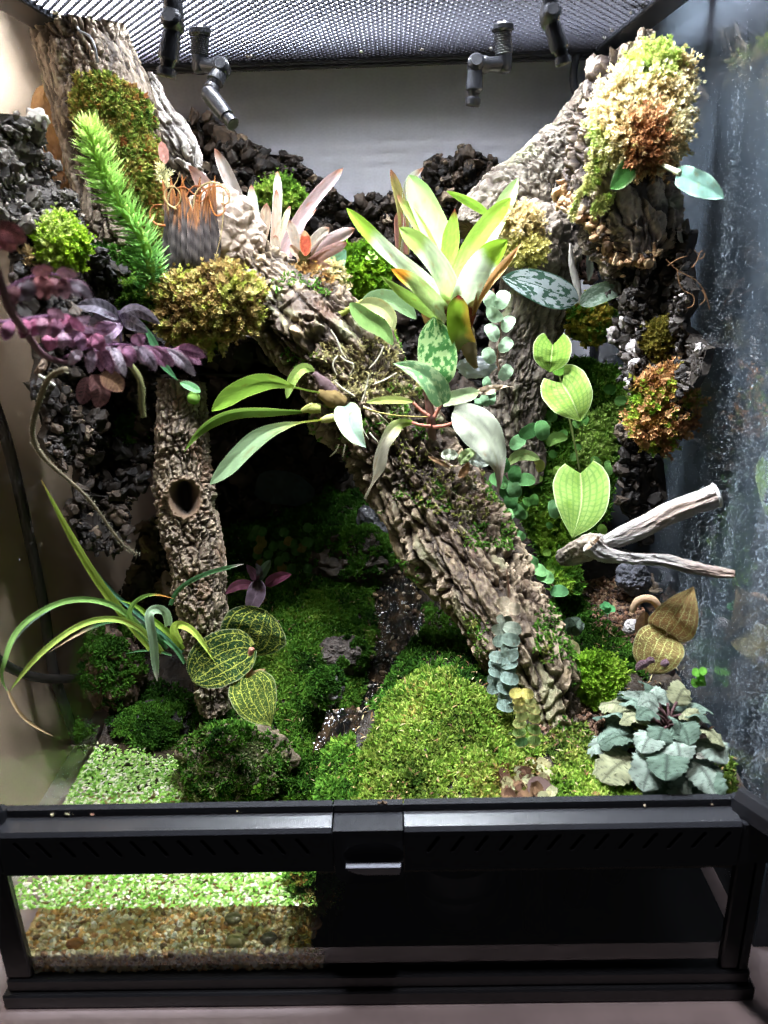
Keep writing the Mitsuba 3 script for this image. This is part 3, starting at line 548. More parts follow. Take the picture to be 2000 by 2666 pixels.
single('stream_glint_beads', 'tiny white beads that paint the light in as foam riding on the stream', 'glints', (vb, fb_), 'wet', True, (.72, .76, .80), kind='stuff')  # white beads stand in for light glinting off the water
# gravel bed and the separate stones on it
g_ = rng(41); n = 6500; P = np.c_[g_.uniform(-.222, -.032, n), g_.uniform(.0035, .12, n), np.zeros(n)]; P[:, 2] = ground_z(P[:, 0], P[:, 1])+.0006; P = P[P[:, 2] < .034]
P = np.vstack([P, np.c_[g_.uniform(-.221, -.032, 2600), g_.uniform(.0016, .0030, 2600), g_.uniform(-.0005, .0135, 2600)]])
m = chunks(P, g_.uniform(.0009, .0025, len(P)), 42, [(.82, .68, .40), (.88, .80, .58), (.66, .42, .17), (.92, .90, .78), (.46, .24, .10), (.22, .15, .09)], (.3, .25, .18, .12, .09, .06), var=PB[:3], fac=PBF)
single('gravel', 'amber gravel covering the pool floor behind the base glass', 'gravel', m[:2], 'matte', False, m[2], kind='stuff')
STONES = [((975, 1610, 'H'), 9, 7, (.55, .5, .34), 'pale round pebble lying on the gravel under the duckweed'), ((1395, 1590, 'H'), 17, 8, (.13, .12, .07), 'dark oval pebble at the back of the gravel bed'), ((1405, 1700, 'H'), 19, 11, (.28, .25, .12), 'olive oval pebble tilted on the gravel'),
          ((115, 1690, 'I'), 16, 10, (.07, .065, .05), 'dark grey pebble right of the olive pebble'), ((345, 1700, 'I'), 8, 8, (.7, .5, .12), 'small yellow pebble at the right end of the gravel'), ((390, 1690, 'I'), 14, 15, (.4, .25, .11), 'brown banded snail shell against the dark divider'),
          ((440, 1700, 'H'), 16, 9, (.22, .09, .03), 'rust brown stone on the left half of the gravel'), ((310, 1745, 'H'), 8, 6, (.2, .11, .05), 'small brown stone at the front left of the gravel'), ((355, 1760, 'H'), 7, 6, (.13, .08, .04), 'dark brown small stone right beside another small brown one'), ((585, 1700, 'H'), 9, 5, (.14, .07, .03), 'flat dark brown stone near the middle of the gravel'), ((215, 1670, 'H'), 8, 5, (.12, .07, .03), 'flat dark stone at the far left of the gravel')]
for i, (zz, rx, ry, c, lab) in enumerate(STONES):
    p = Z(zz[2], zz[:2])[0]; P = WZ(*p, .017); s = mpp(P)*1.3; P[2] = ground_z(P[0], P[1])[0]+ry*s*.55
    m = blob(P, (rx*s*1.05, rx*s*.8, ry*s), 3, 60+i, .16, 1.2, cols=(np.array(c)*.7, np.array(c)*1.3))
    nm = 'snail_shell' if 'snail' in lab else 'pebble' if 'pebble' in lab else 'stone'
    single(nm, lab, {'snail_shell': 'shell', 'pebble': 'pebble', 'stone': 'stone'}[nm], m[:2], 'wet', True, m[2])
# rocks
def rock(name, lab, p, y, rx, ry, seed, cols, amp=.3, bs='bark', plate=.35, dz=1.0, sub=5):
    c = W(*p, y); s = mpp(c); m = blob(c, (rx*s, (rx+ry)*.45*s*dz, ry*s), sub, seed, amp, 1.7, plate, cols)
    d1 = .0022*fbm(m[0], 330, 4, seed+20)+.0022*np.clip(fbm(m[0], 150, 3, seed+21), -.4, .1); nrm = unit(m[0]-c); v = m[0]+nrm*d1[:, None]
    cc = m[2]*(1+1.6*fbm(v, 260, 3, seed+22)[:, None])
    single(name, lab, 'rock', (v, m[1]), bs, True, cc); return (v, m[1])
R_LAVA = rock('lava_rock', 'pitted brown lava rock at the pool edge, under the cork leg', (612, 1985), .115, 128, 105, 71, ((.03, .022, .012), (.17, .135, .08)), .5)
_rk0 = rock('lava_rock', 'reddish brown rock leaning on the left glass below the grass', (292, 1740), .215, 70, 108, 72, ((.014, .010, .008), (.13, .085, .055)), .45)
_rk3 = rock('cave_rock', 'dark brown boulder in the cave left of the stream', (920, 1465), .322, 112, 86, 73, ((.016, .012, .009), (.07, .052, .036)))
rock('cave_rock', 'black porous rock at the head of the stream', (985, 1370), .36, 55, 55, 74, ((.012, .012, .014), (.08, .08, .085)), bs='wet')
_rk1 = rock('slope_rock', 'grey brown rock breaking through the mossy slope beside the stream', (890, 1705), .212, 62, 46, 75, ((.03, .025, .02), (.13, .105, .09)))
_rk2 = rock('slope_rock', 'dark wet rock at the foot of the mossy slope beside the stream', (850, 1800), .15, 42, 55, 76, ((.03, .03, .03), (.16, .15, .15)), bs='wet')
rock('edge_stone', 'pale tan stone at the left foot of the moss mound', (985, 2035), .052, 26, 62, 77, ((.22, .15, .08), (.48, .36, .22)), .2, plate=0)
rock('soil_stone', 'blue grey rock in shade under the forked branch', (1650, 1505), .235, 42, 42, 78, ((.06, .06, .07), (.17, .17, .2)))
rock('soil_stone', 'light grey stone on the brown soil left of the veined leaves', (1642, 1632), .155, 19, 18, 79, ((.28, .26, .25), (.48, .45, .43)))
_rk4 = rock('pool_rock', 'mossy black rock in the dark corner behind the duckweed', (400, 1895), .185, 105, 52, 80, ((.004, .0035, .003), (.018, .016, .013)), .5)
def upper(m, lo, seed):
    tm = trimesh.Trimesh(m[0], m[1], process=False); c = tm.triangles_center; k_ = (tm.face_normals[:, 2] > lo)&(fbm(c, 55, 3, seed) > -.03); return m[0], m[1][k_]
ROCKS_M = [upper(_rk0, .1, 1), upper(_rk1, .55, 2), upper(_rk2, .3, 3), upper(_rk3, .3, 4), upper(_rk4, .0, 5)]
rock('pool_rock', 'dark rock at the right end of the gravel, against the divider', (872, 2430), .045, 62, 74, 82, ((.012, .010, .007), (.07, .055, .03)), .4)
# soil crumbs
def crumbs(name, lab, poly, n, s0, s1, seed, pal, zoff=.001):
    P, N = sample(GROUND, n, seed, pmask(poly)); P = P+N*zoff; m = chunks(P, rng(seed).uniform(s0, s1, len(P)), seed+1, pal)
    single(name, lab, 'soil', m[:2], 'bark', False, m[2], kind='stuff')
crumbs('soil_crumbs', 'crumbs of reddish brown clay soil behind the moss, right of the log', [(1480, 1520), (1800, 1480), (1790, 1640), (1700, 1700), (1560, 1640)], 60000, .0012, .0034, 51, [(.2, .1, .055), (.12, .06, .035), (.3, .19, .11), (.06, .035, .025)])
crumbs('soil_crumbs', 'crumbs of brown soil around the foot of the log', [(1400, 1830), (1560, 1830), (1620, 1960), (1470, 1960), (1400, 1900)], 60000, .0010, .0028, 53, [(.16, .085, .05), (.09, .05, .03), (.22, .13, .08)])
P = np.array([WZ(*p, .128) for p in Z('G', (945, 1555), (965, 1590), (930, 1615), (985, 1630), (950, 1640))]); m = chunks(P, .0042, 9, [(.4, .3, .2), (.3, .22, .15)])
single('soil_gravel', 'small heap of tan gravel under the tip of the forked branch', 'gravel', m[:2], 'bark', False, m[2], kind='stuff')

# ================================================================ wood
# cork background on the back panel
bk = thing('cork_background', 'dark crumbled cork bark across the lower back panel with a ragged top edge', 'cork bark')
top = [(395, 420), (430, 300), (485, 312), (540, 300), (585, 335), (640, 372), (705, 385), (713, 440), (724, 392), (745, 392), (790, 430), (835, 465), (905, 528), (935, 535), (955, 512), (1030, 498), (1085, 520), (1100, 430), (1130, 400), (1180, 402), (1203, 370), (1222, 395), (1285, 413), (1320, 412), (1335, 450), (1420, 640)]
bark_panel(bk, top+[(1420, 760), (400, 760)], lambda q: Wn(q, .432), 13, 301, rel=.011, push=(0, .012, 0))
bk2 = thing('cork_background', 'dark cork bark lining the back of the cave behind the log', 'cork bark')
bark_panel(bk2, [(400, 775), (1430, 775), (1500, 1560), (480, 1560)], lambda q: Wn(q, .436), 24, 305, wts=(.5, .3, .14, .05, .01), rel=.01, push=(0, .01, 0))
# crumbled bark on the side glass
A_ = lambda pts, t: Z(t, *pts)
b = thing('cork_chunk', 'grey crumbled cork bark on the upper left glass, left of the mossy stump', 'cork bark')
bark_panel(b, A_([(-60, 690), (60, 695), (180, 745), (260, 850), (300, 950), (390, 1050), (440, 1250), (440, 1420), (200, 1500), (-60, 1420)], 'A'), lambda q: WXn(q, -.205), 14, 311, [(.02, .017, .014), (.06, .05, .04), (.13, .112, .092), (.26, .235, .20), (.4, .36, .31)], (.26, .3, .25, .14, .05), push=(-.012, 0, 0), rel=.012)
b = thing('cork_chunk', 'black cork bark on the left glass below the purple leaves', 'cork bark')
bark_panel(b, A_([(210, 120), (400, 60), (740, 120), (900, 100), (960, 400), (960, 800), (890, 900), (830, 1220), (760, 1310), (730, 1400), (560, 1410), (480, 1330), (425, 1180), (445, 1000), (500, 960), (480, 850), (380, 880), (290, 880), (245, 700), (260, 470), (175, 430), (165, 350), (190, 280)], 'D'), lambda q: WXn(q, -.212+.04*sstep(250, 400, q[:, 0])), 16, 315, wts=(.36, .3, .2, .11, .03), push=(-.008, .008, 0), rel=.014)
b = thing('cork_chunk', 'black cork bark in shade behind the lone green cushion on the left', 'cork bark')
bark_panel(b, A_([(60, 1430), (420, 1400), (620, 1560), (900, 1700), (1000, 2000), (560, 2000), (150, 1950), (50, 1700)], 'A'), lambda q: WXn(q, -.206+.035*sstep(100, 350, q[:, 0])), 16, 319, wts=(.4, .3, .18, .09, .03), push=(-.006, .008, 0), rel=.012)
b = thing('cork_chunk', 'mossy brown cork bark behind the long grass, beside the cork leg', 'cork bark')
bark_panel(b, A_([(880, 1150), (1080, 1250), (1150, 1750), (760, 1780), (740, 1650), (780, 1500), (830, 1330)], 'D'), lambda q: Wn(q, .27), 15, 323, [(.03, .022, .012), (.06, .045, .02), (.09, .06, .03), (.12, .1, .04)], (.4, .3, .2, .1), rel=.012)
b = thing('cork_chunk', 'dark cork bark on the right glass below the hanging slab', 'cork bark')
bark_panel(b, A_([(640, 1560), (820, 1640), (960, 1640), (1010, 1560), (1120, 1360), (1155, 1420), (1140, 1680), (1190, 1780), (1165, 1900), (1115, 1960), (1120, 2110), (1240, 2160), (1245, 2330), (1200, 2400), (1130, 2420), (1160, 2600), (900, 2650), (760, 2300), (700, 2000)], 'C'), lambda q: WXn(q, .210-.03*sstep(1750, 1620, q[:, 0])), 13, 327, [(.02, .016, .013), (.05, .04, .032), (.12, .1, .085), (.3, .27, .25), (.4, .37, .36)], (.36, .28, .2, .11, .05), push=(.008, .006, 0), rel=.008)
b = thing('cork_chunk', 'black cork bark below the rust and green clump on the right', 'cork bark')
bark_panel(b, A_([(760, 600), (860, 520), (1000, 780), (985, 900), (900, 920), (1000, 1010), (960, 1100), (900, 1180), (920, 1330), (780, 1340), (740, 1000)], 'G'), lambda q: WXn(q, .214-.03*sstep(1710, 1600, q[:, 0])), 15, 331, wts=(.42, .32, .18, .07, .01), push=(.008, .006, 0), rel=.012)
b = thing('cork_chunk', 'dark reddish cork bark behind the silver spotted leaf', 'cork bark')
bark_panel(b, A_([(430, 1380), (560, 1420), (610, 1480), (640, 1640), (600, 1720), (560, 1760), (440, 1720)], 'C'), lambda q: Wn(q, .36), 13, 335, [(.03, .018, .014), (.09, .05, .035), (.2, .12, .09)], (.5, .35, .15))

# mossy cork stump, upper left
S_STUMP = pbark(A_([(480, 215), (560, 420), (640, 640), (700, 980), (755, 1350), (800, 1700), (830, 1960)], 'A'), [.285, .28, .275, .27, .265, .26, .25], [112, 120, 124, 126, 116, 110, 95], nl=280, nr=220, seed=401, rough=.22, plate=.0062, crack=.5, light=(.36, .29, .21), dark=(.07, .045, .028), ragged=.009, stretch=1.2)
stump = thing('cork_stump', 'broad mossy cork stump standing in the upper left corner', 'stump'); part(stump, 'bark', S_STUMP[:2], 'bark', 50, None) if False else part(stump, 'bark', S_STUMP[:2], 'bark', True, S_STUMP[2])
c = W(*Z('A', (590, 205))[0], .285); m = blob(c, (.013, .012, .019), 4, 402, .35, 2, .3, ((.2, .14, .09), (.5, .42, .32))); part(stump, 'broken_tip', m[:2], 'bark', True, m[2])
m = pbark(A_([(880, 500), (960, 700), (1060, 860), (1150, 1000), (1200, 1080)], 'A'), [.315, .312, .31, .305, .3], [36, 44, 52, 46, 24], nl=130, nr=90, seed=405, rough=.35, plate=.006, crack=.6, light=(.52, .48, .42), dark=(.07, .05, .04), ragged=.005)
s2 = thing('cork_strip', 'narrow grey cork strip along the right side of the mossy stump', 'cork bark'); part(s2, 'bark', m[:2], 'bark', True, m[2])
P = W(*Z('A', (352, 850))[0], .31); m = blob(P, (.019, .015, .036), 4, 406, .12, 2, .2, ((.22, .10, .03), (.5, .28, .1)))
single('cork_chunk', 'orange brown granular knob behind the left edge of the mossy stump', 'cork bark', m[:2], 'bark', False, m[2])
m = blob(W(*Z('A', (1375, 1470))[0], .245), (.030, .02, .032), 5, 407, .35, 1.6, .3, ((.12, .085, .06), (.42, .33, .25)))
single('cork_block', 'grey brown cork block between the dark ribbed plant and the pink bromeliad', 'cork bark', m[:2], 'bark', True, m[2])

# the bridging log
LOGP = [(540, 610), (640, 700), (770, 830), (905, 960), (1010, 1120), (1140, 1330), (1270, 1540), (1385, 1740), (1450, 1900)]
LOGY = [.265, .255, .24, .225, .21, .185, .15, .112, .088]; LOGR = [70, 118, 152, 146, 128, 126, 130, 112, 68]
S_LOG = pbark(LOGP, LOGY, LOGR, nl=520, nr=300, seed=421, rough=.42, plate=.0095, crack=.5, ring=330, light=(.34, .26, .165), dark=(.05, .031, .018), ragged=.008, stretch=1.3)
lg = thing('cork_log', 'large cork log slanting across the middle down to the front right soil', 'log'); part(lg, 'bark', S_LOG[:2], 'bark', True, S_LOG[2])
hp = W(*Z('D', (1138, 1066))[0], .185); hp = hp-.012*unit(hp-EYE)
LEGP = A_([(1130, 330), (1120, 560), (1135, 850), (1150, 1080), (1195, 1350), (1235, 1600), (1265, 1850)], 'D')+A_([(1285, 330)], 'H')
S_LEG = pbark(LEGP, [.215, .21, .205, .2, .19, .178, .168, .16], [62, 78, 82, 82, 70, 63, 60, 44], nl=360, nr=200, seed=431, rough=.30, plate=.0055, crack=.42, ring=420, light=(.33, .265, .18), dark=(.13, .095, .065), stretch=.9, hole=(hp, .0145))
lg2 = thing('cork_log', 'upright cork branch with a round knot hole, left of the cave', 'log'); part(lg2, 'bark', S_LEG[:2], 'bark', True, S_LEG[2])
# right upper branch, trunk and hanging slab
shelf = thing('added_shade_shelf', 'dark shelf of cork bark added to shade the cave, bridging from the back panel to the log', 'cork bark')  # mostly hidden shelf, added to block lamp light and darken the cave
sq = np.stack(np.meshgrid(np.arange(-.185, -.005, .0085), np.arange(.262, .44, .0085)), -1).reshape(-1, 2)+rng(340).normal(size=(len(np.arange(-.185, -.005, .0085))*len(np.arange(.262, .44, .0085)), 2))*.002
sp3 = np.c_[sq, .335+.10*(sq[:, 1]-.26)+.05*np.abs(sq[:, 0]+.02)]; sp3[:, 2] += .022*fbm(sp3, 40, 3, 341)
m_ = chunks(sp3, .0085*rng(342).uniform(.6, 1.3, len(sp3)), 343, BARKPAL, (.4, .32, .18, .08, .02), (.4, 1.4), LU, LUF, .3); part(shelf, 'bark_crumbs', m_[:2], 'bark', True, m_[2], kind='stuff')
from scipy.spatial import Delaunay as _D
tr_ = _D(sq).simplices; a_ = sp3-[0, 0, .003]; b_ = a_-[0, 0, .012]; part(shelf, 'backing_board', (np.vstack([a_, b_]), np.vstack([tr_, tr_[:, ::-1]+len(a_)])), 'bark', color=(.015, .011, .008))
S_UP = pbark([(1640, 175), (1585, 225), (1500, 340), (1400, 455), (1300, 545), (1235, 610)], [.37, .365, .355, .335, .31, .30], [50, 62, 62, 72, 82, 60], nl=280, nr=180, seed=441, rough=.32, fis=.16, plate=.0075, crack=.22, ring=380, light=(.39, .345, .27), dark=(.085, .062, .045), ragged=.007, stretch=1)
lg3 = thing('cork_branch', 'pale wrinkled cork branch rising to the upper right corner', 'log'); part(lg3, 'bark', S_UP[:2], 'bark', True, S_UP[2])
S_TR = pbark([(1440, 500), (1425, 640), (1385, 800), (1350, 950), (1345, 1120), (1360, 1250)], [.32, .31, .30, .29, .28, .27], [75, 92, 95, 88, 75, 50], nl=240, nr=150, seed=445, fis=.35, rough=.28, plate=.008, crack=.5, ring=300, light=(.31, .26, .19), dark=(.06, .045, .035), ragged=.006)
lg4 = thing('cork_branch', 'grey brown cork branch behind the vine of small oval leaves', 'log'); part(lg4, 'bark', S_TR[:2], 'bark', True, S_TR[2])
S_SLAB = pbark(A_([(770, 430), (770, 640), (750, 900), (735, 1130), (790, 1330), (850, 1480), (880, 1600)], 'C'), [.235, .23, .225, .22, .215, .21, .205], [90, 118, 148, 155, 140, 128, 88], nl=280, nr=260, seed=451, rough=.3, plate=.012, crack=.5, light=(.42, .33, .235), dark=(.06, .042, .035), ragged=.009, stretch=1)
sl = thing('cork_slab', 'thick cork slab hung in the upper right corner under a cap of pale moss', 'cork bark'); part(sl, 'bark', S_SLAB[:2], 'bark', True, S_SLAB[2])
m = pbark(A_([(905, 195), (890, 300), (855, 420), (820, 520)], 'C'), [.255, .25, .245, .24], [22, 31, 38, 42], nl=110, nr=80, seed=455, rough=.2, plate=.008, crack=.5, light=(.52, .42, .3), dark=(.12, .08, .05)); part(sl, 'horn', m[:2], 'bark', True, m[2], label='blunt bark horn at the top')
SL_Y = surf(S_SLAB)
def edge_chunks(pts, n, seed, sz):
    C, _ = spline(np.array([W(*p, SL_Y(*p, -.0045, 14)) for p in pts]), n); g = rng(seed); return chunks(C+g.normal(size=C.shape)*.0025, sz*g.uniform(.6, 1.4, n), seed+1, [(.40, .25, .13), (.5, .34, .19), (.27, .15, .07)], None, (.6, 1.8), vtx=.2)
m = cat([edge_chunks(A_([(375, 1140), (400, 1210), (470, 1290), (560, 1370), (640, 1450), (700, 1560), (770, 1625)], 'C'), 150, 457, .0024), edge_chunks(A_([(780, 1610), (860, 1605), (960, 1560)], 'C'), 46, 459, .0024)])
part(sl, 'broken_edge', m[:2], 'bark', 40, None) if False else part(sl, 'broken_edge', m[:2], 'bark', True, m[2], label='freshly broken tan edge')
# pale cork chunk stub in front of the right trunk
m = blob(W(1385, 640, .275), (.028, .022, .03), 5, 459, .4, 1.6, .3, ((.05, .04, .03), (.2, .16, .12))); single('cork_block', 'shaded cork block under the pale branch beside the tan moss tuft', 'cork bark', m[:2], 'bark', True, m[2])
# forked branch
tipc = W(*A_([(1340, 1043)], 'G')[0], .069)
fk = thing('forked_branch', 'bare grey forked branch pointing at the right glass', 'branch')
def twig(par, nm, pts, ys, r, seed, light=(.50, .47, .44), dark=(.27, .25, .225)):
    m = pbark(pts, ys, r, nl=170, nr=56, seed=seed, rough=.14, lich=0, fis=.12, plate=.0026, crack=.3, ring=0, light=light, dark=dark, stretch=4); part(par, nm, m[:2], 'bark', True, m[2]); return m
tw = twig(fk, 'branch_arm', A_([(640, 1345), (720, 1310), (880, 1240), (1100, 1130), (1250, 1075), (1335, 1043)], 'G'), [.085, .0835, .081, .078, .076, .0755], [20, 27, 29, 30, 29, 31], 461)
twig(fk, 'branch_arm', A_([(575, 1330), (640, 1385), (720, 1410), (860, 1430), (1030, 1440), (1150, 1475), (1300, 1510), (1455, 1530)], 'G'), [.085, .083, .080, .076, .071, .066, .061, .055], [33, 25, 18, 17, 19, 16, 15, 13], 463)
twig(fk, 'branch_stub', A_([(410, 1420), (500, 1385), (600, 1350), (640, 1350)], 'G'), [.20, .15, .098, .084], [24, 30, 34, 25], 465, (.3, .26, .2), (.06, .045, .03))
c = W(*A_([(1342, 1042)], 'G')[0], .0755); ax = unit(W(*A_([(1342, 1042)], 'G')[0], .0755)-W(*A_([(1250, 1075)], 'G')[0], .076)); A1 = unit(np.cross(ax, [0, 1, .2])); B1 = np.cross(ax, A1); th = np.linspace(0, 2*np.pi, 40)
rw = .0066; ringp = c+rw*(np.cos(th)[:, None]*A1+np.sin(th)[:, None]*B1); v, f = tube(ringp, .0011, 8, cap=False); part(fk, 'cut_face', lathe(c-ax*.003, c+ax*.0006, [(0, rw*.9), (1, rw*.95)], 30), 'bark', False, (.16, .13, .11)); part(fk, 'cut_rim', (v, f), 'matte', True, np.full((len(v), 3), .7)*np.array([1, .97, .92]), label='white rim of the sawn end')
# ================================================================ moss, duckweed, condensation
def var3(n, cols, seed, P=None, f=60):
    """a colour for each of n pieces, drifting over the patch"""
    g = rng(seed); c = np.array(cols, float); t = g.random(n) if P is None else np.clip(.5+1.5*fbm(P, f, 3, seed)+.18*g.normal(size=n), 0, .999)
    x = t*(len(c)-1); i = x.astype(int).clip(0, len(c)-2); return c[i]+(c[i+1]-c[i])*(x-i)[:, None]
BRIGHT = [(.04, .095, .015), (.12, .24, .03), (.25, .37, .055), (.38, .46, .11)]
OLIVE = [(.035, .07, .014), (.11, .18, .03), (.24, .29, .055), (.38, .37, .11)]
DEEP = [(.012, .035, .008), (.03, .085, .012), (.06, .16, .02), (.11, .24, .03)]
SPHAG = [(.36, .27, .12), (.56, .47, .26), (.68, .62, .41), (.50, .50, .22)]
RUST = [(.17, .07, .03), (.33, .16, .07), (.46, .27, .13), (.5, .38, .2)]
BROWNM = [(.07, .042, .018), (.19, .12, .04), (.33, .24, .09), (.42, .37, .15)]
def moss_on(surfaces, mask, n, seed, cols, L=.0032, k=7, wd=.2, spread=.6, lift=.0005, face=None, f=60, shoot=0, lv=4, curve=.15):
    Ps, Ns = [], []
    tot = sum(trimesh.Trimesh(m[0], m[1], process=False).area for m in surfaces)
    for i, m in enumerate(surfaces):
        P, N = sample(m, int(n*trimesh.Trimesh(m[0], m[1], process=False).area/tot), seed+i, mask, face); Ps.append(P); Ns.append(N)
    P, N = np.vstack(Ps), np.vstack(Ns); P = P+N*lift
    c = var3(len(P), cols, seed+5, P, f); N2 = unit(N+np.array([0, 0, .5])+.25*rng(seed+6).normal(size=N.shape))
    l = L*rng(seed+7).uniform(.6, 1.3, len(P))*(1+1.2*fbm(P, 70, 2, seed+8))
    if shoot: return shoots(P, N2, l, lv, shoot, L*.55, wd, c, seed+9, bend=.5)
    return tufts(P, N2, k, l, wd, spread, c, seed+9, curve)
def moss(name, lab, m, kind='stuff'):
    return single(name, lab, 'moss', m[:2], 'moss', False, m[2], kind=kind)
def mound(c, r, seed, amp=.25, cols=((.015, .03, .008), (.05, .09, .02)), sub=4): return blob(c, r, sub, seed, amp, 2.2, 0, cols)
def cushion(name, lab, p, y, rx, ry, seed, cols, n=2600, L=.004, k=8, wd=.2, shoot=0, spread=.7, amp=.3, bl=None, dep=.8, **kw):
    c = W(*p, y); s = mpp(c); g = rng(seed+77); bl = [mound(c, (rx*s*.74, (rx+ry)*.5*s*dep*.74, ry*s*.74), seed, amp+.12)]
    for i in range(6):
        a = i*1.05+g.uniform(0, .8); q = g.uniform(.30, .55); o = np.array([math.cos(a)*rx, -.25*rx*g.random(), math.sin(a)*ry])*s*(1.0-q*.8); bl.append(mound(c+o, (rx*s*q, rx*s*q*.8, ry*s*q), seed+i+2, .35, sub=3))
    m = cat(bl)
    t = thing(name, lab, 'moss'); part(t, 'cushion', m[:2], 'moss', True, m[2])
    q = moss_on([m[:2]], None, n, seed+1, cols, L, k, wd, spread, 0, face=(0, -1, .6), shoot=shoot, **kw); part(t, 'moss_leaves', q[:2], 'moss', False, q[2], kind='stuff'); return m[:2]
# moss mound at the front, right of centre
HILLP = [(905, 2110), (925, 2040), (950, 1960), (985, 1870), (1030, 1800), (1090, 1755), (1170, 1750), (1260, 1790), (1340, 1860), (1420, 1930), (1400, 1985), (1330, 2010), (1290, 2060), (1330, 2110)]
m = moss_on([GROUND], pmask(HILLP, 26, 1), 120000, 501, [(.035, .075, .012)]+OLIVE[1:3]+BRIGHT[1:]+[(.30, .24, .06)], .0044, 7, .19, .85, .001, f=34)
moss('moss_mound', 'broad yellow green moss mound between the stream and the foot of the log', m)
# slope moss, left of the stream
SLOPE = [(560, 1650), (640, 1580), (740, 1520), (850, 1500), (950, 1560), (960, 1640), (880, 1650), (940, 1760), (900, 1830), (930, 1900), (940, 1990), (860, 2060), (760, 2080), (720, 2000), (720, 1900), (640, 1800)]
SLOPE = [(520, 1600), (600, 1520), (740, 1470), (880, 1470), (985, 1520), (1000, 1600), (985, 1700), (965, 1800), (915, 1860), (925, 1940), (950, 2000), (925, 2090), (740, 2090), (720, 2000), (720, 1880), (560, 1850)]
R_S = [(scene_v) for scene_v in []]
m = moss_on([GROUND], pmask(SLOPE, 14, 2), 110000, 511, DEEP+BRIGHT[1:3], .0042, 7, .18, .8, .001, f=38)
moss('slope_moss', 'deep green moss covering the slope from the cave down to the pool', m)
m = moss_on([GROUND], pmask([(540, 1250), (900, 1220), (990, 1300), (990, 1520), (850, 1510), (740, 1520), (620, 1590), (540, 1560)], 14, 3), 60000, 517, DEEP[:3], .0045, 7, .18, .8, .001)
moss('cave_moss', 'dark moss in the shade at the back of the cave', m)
# right soil moss
RM = [((1380, 1960), [(1400, 1950), (1440, 1880), (1520, 1890), (1560, 1960), (1540, 2000), (1460, 2010)], OLIVE, 'olive moss with brown specks beside the foot of the log'), ((0, 0), [(1430, 2090), (1440, 2010), (1500, 1970), (1580, 1985), (1650, 2030), (1650, 2090)], BRIGHT, 'bright green moss along the vent strip left of the grey rosette plant'),
      ((0, 0), [(1650, 2095), (1660, 2050), (1750, 2020), (1900, 1960), (1925, 2080)], OLIVE[:3]+DEEP[2:3], 'shaded green moss under the grey rosette plant'), ((0, 0), [(1780, 1740), (1850, 1720), (1900, 1830), (1935, 2000), (1880, 1980), (1850, 1850)], OLIVE, 'thin green moss along the right glass behind the rosette'),
      ((0, 0), [(1440, 1560), (1530, 1560), (1600, 1640), (1680, 1700), (1680, 1770), (1600, 1720), (1500, 1720), (1450, 1640)], DEEP, 'dark green moss patch right of the log, below the forked branch'), ((0, 0), [(1230, 1990), (1320, 2000), (1420, 1985), (1430, 2090), (1240, 2100)], [(.09, .05, .02), (.16, .1, .03), (.12, .16, .03)], 'thin brownish moss among the small brown leaves at the front')]
for i, (_, poly, cols, lab) in enumerate(RM):
    m = moss_on([GROUND], pmask(poly, 12, 20+i), 110000, 521+7*i, cols, .0036, 7, .2, .75, .0008); moss('moss_patch', lab, m)
cushion('moss_cushion', 'vivid yellow green feathery moss cushion right of the log foot', (1545, 1775), .11, 68, 62, 571, [(.10, .22, .02), (.24, .42, .035), (.42, .56, .09)], 3600, .006, shoot=4, wd=.22)
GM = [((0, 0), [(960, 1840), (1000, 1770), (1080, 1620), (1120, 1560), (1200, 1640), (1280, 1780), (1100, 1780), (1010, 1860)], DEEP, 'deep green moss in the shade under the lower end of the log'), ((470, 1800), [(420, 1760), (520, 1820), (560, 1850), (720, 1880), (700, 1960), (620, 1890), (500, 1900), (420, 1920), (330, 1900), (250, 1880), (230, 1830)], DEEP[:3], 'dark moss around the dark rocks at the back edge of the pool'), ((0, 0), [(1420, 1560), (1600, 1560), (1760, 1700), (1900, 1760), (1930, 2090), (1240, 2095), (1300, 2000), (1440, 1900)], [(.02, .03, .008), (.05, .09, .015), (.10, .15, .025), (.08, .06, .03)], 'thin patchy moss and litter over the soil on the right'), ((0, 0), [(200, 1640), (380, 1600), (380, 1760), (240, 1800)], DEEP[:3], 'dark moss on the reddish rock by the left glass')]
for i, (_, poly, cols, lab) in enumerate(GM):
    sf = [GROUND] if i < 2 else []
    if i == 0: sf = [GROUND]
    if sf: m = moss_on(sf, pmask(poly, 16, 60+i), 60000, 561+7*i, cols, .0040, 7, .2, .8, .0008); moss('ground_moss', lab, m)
m = moss_on([R_LAVA], pmask([(470, 1930), (530, 1890), (640, 1880), (700, 1900), (760, 1990), (740, 2080), (470, 2080)], 25, 66), 5200, 581, DEEP+[(.12, .12, .05)], .0034, 7, .22, .8, 0, f=90); moss('rock_moss', 'dark green moss creeping over the pitted lava rock', m)
for i, rm in enumerate(ROCKS_M): m = moss_on([rm], None, 2600, 585+i*9, DEEP, .0036, 7, .2, .8, 0, f=70); keep_ = None; moss('rock_moss', ['dark moss on the reddish rock by the left glass', 'moss creeping over the grey brown rock in the slope', 'moss creeping over the dark wet rock low on the slope', 'dim moss on the boulder in the cave', 'dark moss over the black rock behind the duckweed'][i], m)
P, N = sample(GROUND, 9000, 599, pmask([(560, 1500), (980, 1500), (1000, 1800), (1100, 1700), (1500, 1600), (1900, 1760), (1930, 2090), (900, 2095), (900, 2060), (640, 2060)], 10, 3))
